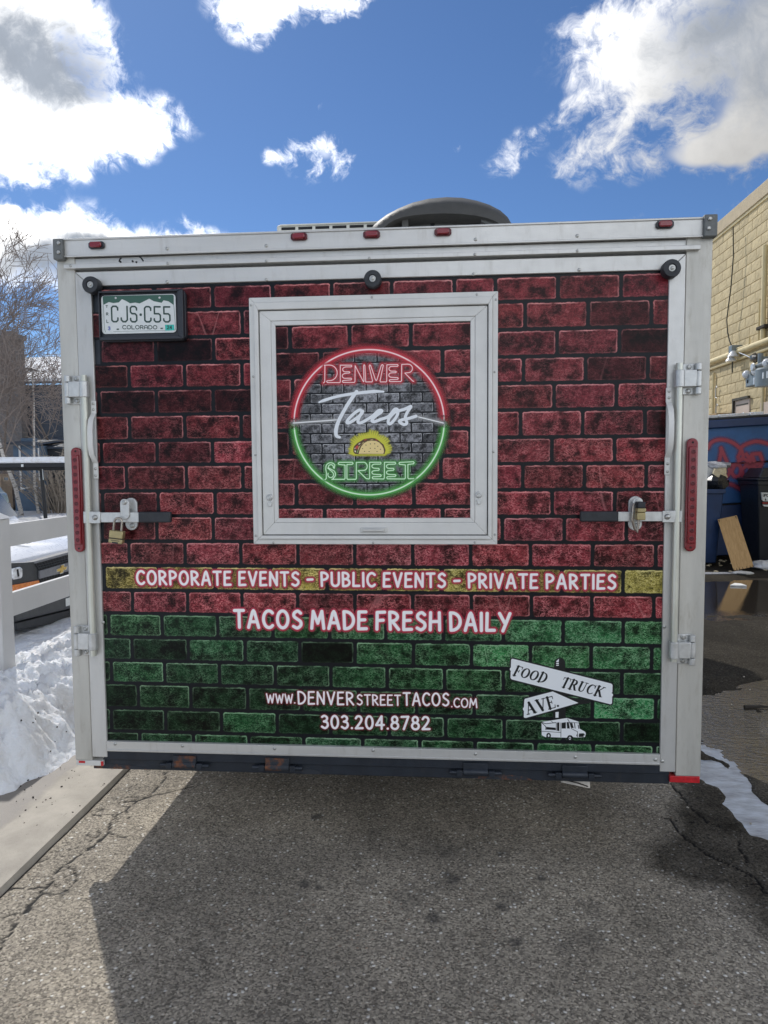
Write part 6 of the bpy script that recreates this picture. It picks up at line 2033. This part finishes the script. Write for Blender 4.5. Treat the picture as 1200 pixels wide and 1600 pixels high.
def thicket(name, label, base, spread, h_, n, seed, mt='shrub_twig'):
    rnd = random.Random(seed)
    t = thing(name, label, 'shrub', base, 'twiggy shrubs in front of the houses')
    m = MB()
    for i in range(n):
        a = rnd.uniform(0, 2 * math.pi)
        k = rnd.random() ** .6
        p = np.array(base) + np.array((math.cos(a) * spread * .25 * k, math.sin(a) * spread * .2 * k, 0))
        d = np.array((math.cos(a) * .5 * k, math.sin(a) * .4 * k, 1.0))
        H = h_ * rnd.uniform(.55, 1.0)
        pts = [p]
        for s in range(6):
            d = d + np.array((rnd.gauss(0, .14) + math.cos(a) * .10, rnd.gauss(0, .14) + math.sin(a) * .08, -.13 * s * .5))
            d /= np.linalg.norm(d)
            pts.append(pts[-1] + d * H / 5)
        m.tube(pts, [max(.011, .035 * (1 - i_ / 7)) for i_ in range(7)], 3, cap=False)
        for c in range(4):
            i = rnd.randint(2, 5)
            e = pts[i] + np.array((rnd.gauss(0, .5), rnd.gauss(0, .4), rnd.uniform(-.1, .7)))
            m.tube([pts[i], (pts[i] + e) / 2 + np.array((0, 0, .08)), e], [.012, .011, .009], 3, cap=False)
    m.make('stems', mt, t, kind='stuff')


thicket('twiggy_shrub', 'dense tan twiggy shrub beside the trailer corner', g(92, 36.5), 4.0, 4.4, 90, 3)
thicket('twiggy_shrub', 'brown twiggy shrub between the two birches', g(46, 41), 3.0, 3.2, 40, 4, 'twig')
thicket('twiggy_shrub', 'tall brown thicket under the chimney', g(4, 39), 3.0, 4.4, 90, 6, 'twig')
dk = thing('dark_shed', 'dark timber lean-to behind the carport post', 'shed', (-14, 39, -1.1))
p0, p1 = P(64, 722, 39), P(130, 790, 39)
MB().box(p0[0], p1[0], 39, 41, -1.3, p0[2] + .8).make('wall', 'van_black', dk)
MB().prism([(p0[0] - .2, 38.8, p0[2] + .82), (p1[0] + .2, 38.8, p0[2] + .82), (p1[0] + .2, 41.2, p0[2] + 1.3), (p0[0] - .2, 41.2, p0[2] + 1.3)], (0, 0, .1)).make('roof', 'siding_dark', dk)
for q in ((82, 733), (96, 734)):
    a, b = P(q[0], q[1], 38.97), P(q[0] + 12, q[1] + 1.6, 38.97)
    MB().box(a[0], b[0], 38.95, 38.99, b[2], a[2]).make('batten', 'tan', dk)


# ================================================================== right: block wall building
BX = 6.3
bld = thing('block_building', 'yellow painted concrete block building with pipes along its side wall', 'building', (BX + 6, 20, 0))
WT = AX(1160, 338.5, BX)[2]
MB().box(BX + .02, BX + 14, 4.5, 42, -.1, WT).make('wall', 'mortar', bld)
bl_w, bl_h = .406, .2032
meshes = []
rb = random.Random(2)
for k in range(6):
    m = MB()
    nx, nz = 6, 4
    L, Hh = bl_w - .014, bl_h - .014
    v, f = [], []
    for j in range(nz + 1):
        for i in range(nx + 1):
            e = i in (0, nx) or j in (0, nz)
            v.append((-.004 if e else -.005 - rb.uniform(0, .006), -L / 2 + L * i / nx, -Hh / 2 + Hh * j / nz))
    for j in range(nz):
        for i in range(nx):
            f.append((j * (nx + 1) + i + 1, j * (nx + 1) + i, (j + 1) * (nx + 1) + i, (j + 1) * (nx + 1) + i + 1))
    n0 = len(v)
    rim = [i for i in range(nx + 1)] + [(j + 1) * (nx + 1) - 1 for j in range(1, nz + 1)] + [nz * (nx + 1) + i for i in range(nx - 1, -1, -1)] + [j * (nx + 1) for j in range(nz - 1, 0, -1)]
    for i in rim:
        v.append((.0195, v[i][1], v[i][2]))
    R_ = len(rim)
    f += [(rim[i], rim[(i + 1) % R_], n0 + (i + 1) % R_, n0 + i) for i in range(R_)]
    me = bpy.data.meshes.new('block')
    me.from_pydata(v, [], f)
    me.materials.append(M['block'])
    meshes.append(me)
cnt = 0
rows = int((WT - 1.2) / bl_h)
for r in range(rows):
    z = WT - (r + .5) * bl_h - .02
    for c in range(0, 11):
        y = 10.15 + (c + (.5 if r % 2 else 0)) * bl_w
        o = bpy.data.objects.new('block', meshes[rb.randrange(6)])
        COL.objects.link(o)
        o.parent = bld
        o.location = (BX - (BX + 6), y - 20, z)
        cnt += 1
# courses beyond and before the blocks that can be picked apart
m = MB()
for r in range(rows + 6):
    z = WT - (r + .5) * bl_h - .02
    m.box(BX + .004, BX + .0195, 4.6, 10.15 - bl_w / 2 - .012 + (bl_w / 2 if r % 2 and r < rows else 0), z - bl_h / 2 + .007, z + bl_h / 2 - .007)
    m.box(BX + .004, BX + .0195, 10.15 + 10.5 * bl_w + .012 + (bl_w / 2 if r % 2 else 0), 41.9, z - bl_h / 2 + .007, z + bl_h / 2 - .007)
    if r >= rows:
        m.box(BX + .004, BX + .0195, 10.15 - bl_w / 2, 10.15 + 10.5 * bl_w, z - bl_h / 2 + .007, z + bl_h / 2 - .007)
m.make('block_courses', 'block', bld, kind='stuff', smooth=False)
MB().box(BX - .06, BX + .4, 4.4, 42.1, WT + .002, WT + .27).make('parapet_cap', 'stucco', bld, .01)
MB().box(BX - .035, BX + .3, 4.4, 42.1, WT - .05, WT + .001).make('cap_drip', 'conduit', bld, .004)
def wx(px, py, d=0.0):
    return AX(px, py, BX - d)
# level pipe and the uprights
pA, pB = wx(1110, 564.5, .09), wx(1210, 529, .09)
zc = (pA[2] + pB[2]) / 2
MB().tube([(BX - .09, 8.0, zc), (BX - .09, 20, zc)], .055, 12).make('level_pipe', 'conduit', bld)
MB().tube([(BX - .05, 9.0, zc - .14), (BX - .05, 20, zc - .14)], .03, 8).make('level_pipe', 'conduit', bld)
pu = wx(1193, 480, .07)
MB().tube([(BX - .07, pu[1], wx(1193, 385, .07)[2]), (BX - .07, pu[1], zc + .06)], .045, 10).make('upright_pipe', 'conduit', bld)
pu2 = wx(1186, 500, .04)
MB().tube([(BX - .04, pu2[1], wx(1186, 468, .04)[2]), (BX - .04, pu2[1], zc + .06)], .018, 8).make('upright_pipe', 'conduit', bld)
pu3 = wx(1192, 620, .05)
MB().tube([(BX - .05, pu3[1], 1.0), (BX - .05, pu3[1], zc - .2)], .03, 8).make('upright_pipe', 'conduit', bld)
pu4 = wx(1114, 620, .05)
MB().tube([(BX - .05, pu4[1], 1.0), (BX - .05, pu4[1], zc - .25)], .028, 8).make('upright_pipe', 'conduit', bld)
MB().box(BX - .13, BX - .005, wx(1192, 500, .05)[1] - .25, wx(1192, 500, .05)[1] + .1, wx(1195, 511, .05)[2] - .03, wx(1195, 511, .05)[2] + .03).make('pipe_valve', 'ply_edge', bld, .01)
# elbow, hooks
e1, e2 = wx(1150, 545, .12), wx(1171, 538, .12)
MB().tube([e1, e2, e2 + np.array((0, 0, .14))], .016, 8).make('pipe_elbow', 'conduit', bld)
for q in ((1119, 612), (1120, 640)):
    p = wx(*q, .06)
    MB().tube([p + np.array((0, -.06, -.14)), p + np.array((0, .03, -.12)), p + np.array((0, .04, .08)), p + np.array((0, -.02, .12)), p + np.array((0, -.06, .08))], .012, 6).make('pipe_hook', 'zinc', bld)
# service wire and porcelain insulators
wpt = [(1145.5, 354), (1146, 400), (1142, 450), (1138, 480), (1135.5, 500), (1137, 520), (1140, 533), (1144.5, 544)]
MB().tube([wx(a, b, .16) for a, b in wpt], .012, 6).make('service_wire', 'wire', bld)
MB().tube([wx(1155, 551, .16), wx(1165, 555, .2), wx(1175, 560, .25)], .010, 6).make('service_wire', 'insulator', bld)
ib = wx(1145.5, 547, .16)
ins = MB().box(ib[0] - .06, BX - .0, ib[1] - .08, ib[1] + .08, ib[2] - .07, ib[2] + .09).make('wire_bracket', 'util_grey', bld, .01)
for q, s_ in (((1145.5, 553), 1.0), ((1142, 560.5), 1.0)):
    p = wx(*q, .18)
    MB().lathe((p[0], p[1], p[2]), [(.05 * s_, -.06), (.115 * s_, -.05), (.06 * s_, .02), (.04 * s_, .06)], 16).make('insulator', 'insulator', ins)
p = wx(1144.5, 565, .18)
MB().tube([p, p + np.array((0, 0, -.22))], .013, 6).make('wire_tail', 'wire', ins)
# grey utility cans on brackets
uc = thing('utility_cans', 'grey electrical cans and fittings fixed high on the yellow block wall', 'electrical box', (BX - .5, 11.2, 3.0))
a = wx(1178, 592, .45)
b = wx(1194, 588, .65)
m = MB().box(a[0] - .05, a[0] + .09, wx(1188, 592, .45)[1], wx(1169, 592, .45)[1], wx(1177, 603.5, .45)[2], wx(1177, 583, .45)[2])
m.make('square_can', 'util_grey', uc, .02)
bc_ = wx(1197.5, 588, .55)
MB().lathe((bc_[0], bc_[1], 0), [(.02, bc_[2] - .17), (.17, bc_[2] - .17), (.17, bc_[2] + .11), (.14, bc_[2] + .14), (.02, bc_[2] + .16)], 22).make('round_can', 'util_grey', uc)
for q in ((1166.5, 585), (1181, 580.5), (1198, 567)):
    p = wx(*q, .5)
    MB().blob(p, .075, 3, (10, 6), .05).make('end_bell', 'insulator', uc, ang=70)
MB().tube([wx(1175, 586, .5), wx(1176.5, 575, .5), wx(1190, 569, .5), wx(1205, 565, .5)], .035, 8).make('pipe_loop', 'util_grey', uc)
pr = wx(1176.5, 573.5, .56)
MB().lathe(pr, [(.06, -.02), (.075, 0), (.06, .02), (.03, .022)], 18, (-1, 0, 0)).make('ring', 'zinc', uc)
MB().tube([wx(1188, 575, .4), wx(1188.5, 552, .4)], .045, 10).make('riser', 'util_grey', uc)
MB().blob(wx(1180.5, 559, .4), (.10, .16, .08), 9, (9, 6), .25).make('wire_bundle', 'bag_black', uc)
p = wx(1188.5, 560, .4)
MB().box(p[0] - .01, BX - .03, p[1] - .03, p[1] + .03, p[2] - .03, p[2] + .03).make('bracket', 'util_grey', uc)
p = wx(1186, 596, .3)
MB().box(p[0] - .2, BX - .03, p[1] - .03, p[1] + .03, p[2] - .03, p[2] + .03).make('bracket', 'util_grey', uc)
for q, l in (((1178, 590), .12), ((1192, 582), .10), ((1198.5, 580), .11)):
    p = wx(*q, .60 if q[0] < 1190 else .80)
    MB().prism([p + np.array((0, -.015, 0)), p + np.array((0, .015, 0)), p + np.array((0, .012, -l)), p + np.array((0, -.012, -l))], (.01, 0, 0)).make('paint_drip', 'insulator', uc)
# door in the wall, boxes
a, b = wx(1150, 626, .0), wx(1173, 662, .0)
dr = MB().box(BX - .03, BX + .005, wx(1173, 640)[1], wx(1150.5, 640)[1], .8, wx(1160, 625)[2]).make('door', 'door_pink', bld, .004)
MB().box(BX - .075, BX - .029, wx(1173, 640)[1] - .03, wx(1150.5, 640)[1] + .05, wx(1160, 625)[2] + .002, wx(1160, 625)[2] + .05).make('door_head', 'wire', dr)
MB().box(BX - .034, BX - .0305, wx(1173, 640)[1] + .04, wx(1150.5, 640)[1] - .05, wx(1160, 632.5)[2] - .015, wx(1160, 632.5)[2] + .015).make('door_groove', 'wire', dr)
MB().box(BX - .07, BX - .0, wx(1150.5, 640)[1] + .002, wx(1150.5, 640)[1] + .05, .8, wx(1160, 625)[2]).make('door_frame', 'wire', dr)
MB().blob(wx(1161, 651, .06), (.02, .06, .09), 2, (8, 5), .1).make('door_sign', 'insulator', dr)
a, b = wx(1112, 645, .2), wx(1131.5, 668, .2)
rbx = thing('rusty_box', 'rusty tan metal box against the yellow wall above the dumpster', 'metal box', (BX - .2, 13.2, 1.6))
MB().box(BX - .36, BX - .04, b[1], a[1] + .3, 1.6, wx(1122, 645, .36)[2]).make('case', 'rust_box', rbx, .01)
a, b = wx(1182, 618, .02), wx(1210, 628, .02)
MB().box(BX - .05, BX + .0, wx(1215, 622)[1], wx(1192.5, 622)[1], 1.2, wx(1200, 628)[2]).make('door', 'door_pink', bld, .004)
# little panel standing on the roof edge
rp = thing('roof_panel', 'small pale panel leaning on the edge of the yellow building roof', 'panel', (BX + .2, 14, WT + .27))
MB().prism([tuple(AX(1123.5, 361, BX + .2)), tuple(AX(1126, 361.5, BX + .2)), tuple(AX(1133, 344, BX + .2)), tuple(AX(1130, 345, BX + .2))], (.08, 0, 0)).make('sheet', 'ac_white', rp)
MB().prism([tuple(AX(1126.2, 361.5, BX + .19)), tuple(AX(1127.2, 361.8, BX + .19)), tuple(AX(1134, 344, BX + .19)), tuple(AX(1133.1, 343.8, BX + .19))], (.09, 0, 0)).make('edge', 'ply_edge', rp)

# ---- big blue dumpster with graffiti
DF = 9.25
dmp = thing('dumpster', 'large blue steel dumpster with red graffiti in front of the yellow wall', 'dumpster', (4.9, DF + .7, 0))
x0, x1 = P(1085, 700, DF)[0], 5.95
ztop_, zmid, zlow = P(1150, 668, DF)[2], P(1150, 724, DF)[2], P(1150, 787.5, DF)[2]
tilt = .055
m = MB()
def dq(x, z):
    return z + (x - 4.9) * tilt
def dbox(mb, xa, xb, ya, yb, za, zb):
    v = [(x, y, dq(x, z)) for z in (za, zb) for y in (ya, yb) for x in (xa, xb)]
    return mb.add(v, [(0, 2, 3, 1), (4, 5, 7, 6), (0, 1, 5, 4), (2, 6, 7, 3), (0, 4, 6, 2), (1, 3, 7, 5)])
dbox(MB(), x0, x1, DF, DF + 1.5, zmid + .004, ztop_).make('upper_panel', 'dumpster', dmp, .01)
dbox(MB(), x0, x1, DF + .035, DF + 1.5, zlow + .004, zmid - .03).make('middle_panel', 'dumpster', dmp, .01)
dbox(MB(), x0, x1, DF + .01, DF + 1.5, .08, zlow - .03).make('lower_panel', 'dumpster_rim', dmp, .01)
dbox(MB(), x0, x1, DF + .07, DF + 1.45, zmid - .0295, zmid + .0035).make('seam', 'dark_void', dmp)
dbox(MB(), x0, x1, DF + .05, DF + 1.45, zlow - .0295, zlow + .0035).make('seam', 'dark_void', dmp)
dbox(MB(), x0 - .04, x1 + .04, DF - .07, DF + 1.55, ztop_ + .0005, ztop_ + .13).make('rim', 'dumpster_rim', dmp, .015)
dbox(MB(), x0 - .02, x1 + .02, DF - .02, DF + 1.5, ztop_ + .131, ztop_ + .17).make('lid', 'bin_black', dmp, .01)
m = MB()
rl = random.Random(5)
xx = x0
while xx < x1 - .1:
    w_ = rl.uniform(.2, .5)
    dbox(m, xx, min(xx + w_, x1), DF + rl.uniform(-.03, .05), DF + .5, ztop_ + .1712, ztop_ + .175 + rl.uniform(.01, .05))
    xx += w_ + .004
m.make('lid_snow', 'snow', dmp, .012)
for x in (x0 + .15, x1 - .25):
    MB().lathe((x, DF + .2, .07), [(.02, -.05), (.07, -.05), (.07, .0), (.02, .0)], 12, (0, 1, 0)).make('castor', 'tyre', dmp)
# graffiti: sprayed lines lying on the front face
m_spray = decal_mat('red_spray_paint', (.36, .055, .09), (.34, .05, .09), .035, .55, 1.0, soft=.012)
OG = ((1090, 650), 8.42)
yg = DF - .0035
qg = lambda pts: np.array([xz(OG[0][0] + a / OG[1], OG[0][1] + b / OG[1], yg) for a, b in pts])
G1 = [smooth_path([(130, 430), (180, 350), (280, 310), (400, 325), (500, 375), (570, 440)], 4), smooth_path([(575, 410), (640, 370), (760, 335), (860, 345), (960, 380)], 4), [(285, 600), (310, 470), (308, 420), (340, 500), (385, 600)],
      smooth_path([(575, 410), (560, 480), (535, 540), (560, 570), (600, 540), (580, 460)], 4), [(640, 500), (680, 560), (720, 500), (700, 580), (690, 600)], [(720, 500), (820, 495), (850, 575)], [(540, 590), (600, 560), (660, 590)], [(740, 590), (720, 520)]]
G2 = [smooth_path([(345, 655), (410, 690), (420, 750), (380, 800), (350, 815)], 4), smooth_path([(480, 665), (450, 730), (480, 790), (540, 790), (570, 730), (560, 660), (500, 640), (440, 650)], 4), [(560, 660), (590, 740), (595, 800)], [(600, 690), (640, 650), (720, 690), (820, 680)], [(740, 650), (745, 780), (765, 790)], [(640, 640), (840, 630), (810, 690)], smooth_path([(340, 885), (440, 900), (560, 960), (640, 1040), (680, 1125)], 4), smooth_path([(680, 1040), (740, 1000), (830, 970)], 4)]
rG = .030
decal('graffiti', m_spray, yg, dmp, [(qg(s), rG) for s in G1], halo=.035, res=.012)
yg = DF + .0315
decal('graffiti', m_spray, yg, dmp, [(qg(s), rG) for s in G2], halo=.035, res=.012)

# ---- wheelie bins and rubbish
def wheelie(name, label, cx, y, w_, d_, h_, mt, lid_open, group='wheeled bins in front of the dumpster'):
    t = thing(name, label, 'wheelie bin', (cx, y + d_ / 2, 0), group)
    m = MB()
    wb = w_ * .80
    v = []
    for z, ww, dd in ((.05, wb, d_ * .78), (h_, w_, d_)):
        for sx, sy in ((-1, 0), (1, 0), (1, 1), (-1, 1)):
            v.append((cx + sx * ww / 2, y + (d_ - dd) * .5 + sy * dd, z))
    m.add(v, [(3, 2, 1, 0), (0, 1, 5, 4), (1, 2, 6, 5), (2, 3, 7, 6), (3, 0, 4, 7)])
    o = m.make('tub', mt, t, .02)
    rm = MB()
    for a in ((-1.04, 1.04, -.03, .02), (-1.04, 1.04, d_ - .02, d_ + .03)):
        rm.box(cx + a[0] * w_ / 2, cx + a[1] * w_ / 2, y + a[2], y + a[3], h_ - .06, h_ + .005)
    for s_ in (-1, 1):
        rm.box(cx + s_ * w_ / 2 * 1.04, cx + s_ * (w_ / 2 - .03), y + .0205, y + d_ - .0205, h_ - .06, h_ + .005)
    rm.make('rim', mt, t, .008)
    if lid_open:
        MB().prism([(cx - w_ * .52, y + d_ + .02, h_), (cx + w_ * .52, y + d_ + .02, h_), (cx + w_ * .47, y + d_ + .10, h_ + .52), (cx - w_ * .47, y + d_ + .10, h_ + .52)], (0, .035, 0)).make('lid', 'bin_black', t, .012)
    else:
        l = MB().box(cx - w_ * .55, cx + w_ * .55, y - .05, y + d_ + .04, h_ + .0055, h_ + .045)
        lid = l.make('lid', 'bin_black', t, .014)
        vv = []
        for z, k in ((h_ + .0455, 0.0), (h_ + .20, .09)):
            for sx, sy in ((-1, 0), (1, 0), (1, 1), (-1, 1)):
                vv.append((cx + sx * (w_ * .47 - k), y + .03 + k * .8 + sy * (d_ - .06 - 1.6 * k), z))
        MB().add(vv, [(3, 2, 1, 0), (4, 5, 6, 7), (0, 1, 5, 4), (1, 2, 6, 5), (2, 3, 7, 6), (3, 0, 4, 7)]).make('lid_dome', 'bin_black', lid, .02)
    for s_ in (-1, 1):
        MB().lathe((cx + s_ * wb / 2 - .02, y + d_ * .86, .11), [(.03, 0), (.11, 0), (.11, .05), (.03, .05)], 16, (1, 0, 0)).make('wheel', 'tyre', t)
    return t, o


BY = 8.45
bxr = P(1133, 763, BY)[0]
hb = P(1120, 765, BY)[2]
wheelie('wheelie_bin', 'open navy wheelie bin overfilled with boxes and paper beside the trailer', bxr - .34, BY, .66, .70, hb, 'bin_navy', True)
bxl = P(1181, 750, BY)[0]
hb2 = P(1195, 752, BY)[2]
tb, tub = wheelie('wheelie_bin', 'closed dark wheelie bin with a white sticker at the right edge', bxl + .40, BY + .05, .68, .70, hb2, 'bin_black', False)
yb_ = BY + .02
lab = MB().prism([tuple(P(1190, 769.5, yb_)), tuple(P(1206, 770, yb_)), tuple(P(1206, 783.5, yb_)), tuple(P(1193, 783, yb_)), tuple(P(1191.2, 781, yb_))], (0, .03, 0)).make('sticker', 'plate_white', tb, smooth=False)
yk = yb_ - .0012
k0 = xz(1191.5, 775.3, yk)
def flat_text(txt, a, b, cap, r, y, font=PLATE, gap=.25):
    return text_strokes(txt, font, a, b, cap, r, y, gap)
decal('sticker_print', m_ink, yk, tb, flat_text('UPcY', (1192.2, 775.6), (1203, 775.8), 3.6, .45, yk), [[np.array([xz(1194.8, 782, yk), xz(1196.3, 778.2, yk), xz(1197.6, 782, yk)])]], res=.003)
MB().prism([tuple(P(1191.8, 784.4, yb_)), tuple(P(1206, 785, yb_)), tuple(P(1206, 788.3, yb_)), tuple(P(1192, 787.6, yb_))], (0, .03, 0)).make('sticker_band', 'red_lens', tb, smooth=False)
MB().prism([tuple(P(1192.0, 788.4, yb_)), tuple(P(1206, 789, yb_)), tuple(P(1206, 792.5, yb_)), tuple(P(1194, 791.2, yb_))], (0, .03, 0)).make('sticker_foot', 'plate_white', tb, smooth=False)


def crumple(name, mt, c, r, seed, label, cat, group=None):
    m = MB().blob(c, r, seed, (11, 7), .28)
    return m.make(name, mt, None, .0, smooth=True, label=label, cat=cat, group=group, ang=22)


yy = BY + .25
crumple('paper_bag', 'kraft', P(1124, 742, yy), (.10, .10, .14), 4, 'crumpled cream paper bag on top of the overfilled bin', 'paper bag')
m = MB().prism([tuple(P(1117, 733, yy - .12)), tuple(P(1127, 739, yy - .12)), tuple(P(1134, 748, yy - .12)), tuple(P(1131, 756, yy - .12)), tuple(P(1127, 750, yy - .12)), tuple(P(1114, 741, yy - .12))], (0, .05, .02))
m.make('torn_bag', 'kraft', None, .006, label='flattened cream bag hanging over the rim of the full bin', cat='paper bag')
m = MB().prism([tuple(P(1100, 727, yy)), tuple(P(1114, 730, yy)), tuple(P(1112, 762, yy)), tuple(P(1100, 766, yy))], (.03, .22, .0))
m.make('cardboard_box', 'paper', None, .004, label='white flattened carton standing in the open bin', cat='carton')
crumple('plastic_bag', 'clear_bag', P(1119, 728.5, yy + .1), (.24, .16, .07), 12, 'clear grey plastic bag lying across the top of the full bin', 'plastic bag')
crumple('rubbish_bag', 'bag_black', P(1119, 754, yy - .05), (.16, .14, .12), 15, 'small black rubbish bag sunk in the open bin', 'rubbish bag')

# ---- plywood board leaning on the bins, litter, snow
yt_, yb_ = 8.40, 7.93
c4 = [P(1121.5, 812.5, yt_), P(1151.5, 806, yt_), P(1178, 885.5, yb_), P(1146.5, 892, yb_)]
c4[2][2] = max(c4[2][2], .0); c4[3][2] = max(c4[3][2], .0)
board = MB().prism([tuple(q) for q in c4], (.004, .020, .008)).make('plywood_board', 'plywood', None, .002, label='plain plywood board leaning on the bins in front of the dumpster', cat='board')
m = MB()
for t in (.02, .16, .3, .46, .66, .82, .97):
    p = c4[3] * (1 - t) + c4[2] * t
    q = p + (c4[0] - c4[3]) * .045
    nrm = np.array((-.0008, -.0045, 0))
    w_ = (c4[2] - c4[3]) * .018
    m.prism([tuple(p - w_ + nrm), tuple(p + w_ + nrm), tuple(q + w_ * .3 + nrm)], (0, .004, 0))
for t in (.06, .93):
    p = c4[0] * (1 - t) + c4[1] * t
    q = p + (c4[3] - c4[0]) * .06
    nrm = np.array((-.0008, -.0045, 0)); w_ = (c4[2] - c4[3]) * .025
    m.prism([tuple(p + w_ + nrm), tuple(p - w_ + nrm), tuple(q + nrm)], (0, .004, 0))
m.make('broken_edge', 'ply_edge', board)
e_ = P(1190, 884, 8.2)
crumple('snow_lump', 'snow', (e_[0] + .12, 8.25, .055), (.26, .16, .07), 22, 'small lump of snow beside the foot of the plywood board', 'snow lump')
g1 = GR(1164, 897)
m = MB().blob((g1[0] - .02, g1[1] + .02, .012), (.15, .10, .028), 31, (12, 5), .2)
m.make('soaked_paper', 'paper', None, label='soaked pale paper at the foot of the plywood board', cat='paper', ang=25)
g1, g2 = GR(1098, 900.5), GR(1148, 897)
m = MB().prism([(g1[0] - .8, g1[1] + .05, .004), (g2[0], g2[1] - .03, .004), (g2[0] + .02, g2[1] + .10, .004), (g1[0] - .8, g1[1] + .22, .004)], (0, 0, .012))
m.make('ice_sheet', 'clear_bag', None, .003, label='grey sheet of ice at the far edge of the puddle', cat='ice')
g1 = GR(1153, 915.5)
m = MB().prism([(g1[0] - .10, g1[1], -.006), (g1[0] + .10, g1[1] - .03, -.006), (g1[0] + .09, g1[1] + .12, -.006), (g1[0] + .02, g1[1] + .16, -.006)], (0, 0, .02))
m.make('floating_scrap', 'paper', None, .003, label='white scrap floating on the puddle in the reflection of the board', cat='litter')
rs = random.Random(77)
m = MB()
for k in range(60):
    x, y = rs.uniform(3.0, 6.1), rs.uniform(7.9, 9.2)
    m.blob((x, y, .012), (rs.uniform(.012, .05), rs.uniform(.012, .04), rs.uniform(.006, .02)), k, (6, 4), .3)
m.make('ground_litter', 'kraft', None, kind='stuff', smooth=False)
m = MB()
for k in range(70):
    x, y = rs.uniform(1.3, 2.6), rs.uniform(-.3, 5.0)
    r = rs.uniform(.003, .009)
    m.blob((x, y, .001), (r, r, r * .7), k, (5, 3), .3)
m.make('loose_stones', 'concrete', None, kind='stuff', smooth=False)
g1 = GR(1163, 1105)
MB().tube([(g1[0], g1[1], .0), (g1[0] + .12, g1[1] + .01, .004), (g1[0] + .26, g1[1] - .01, .0)], [.014, .008, .004], 6).make('twig', 'ply_edge', None, label='short dark twig lying in the puddle', cat='twig')
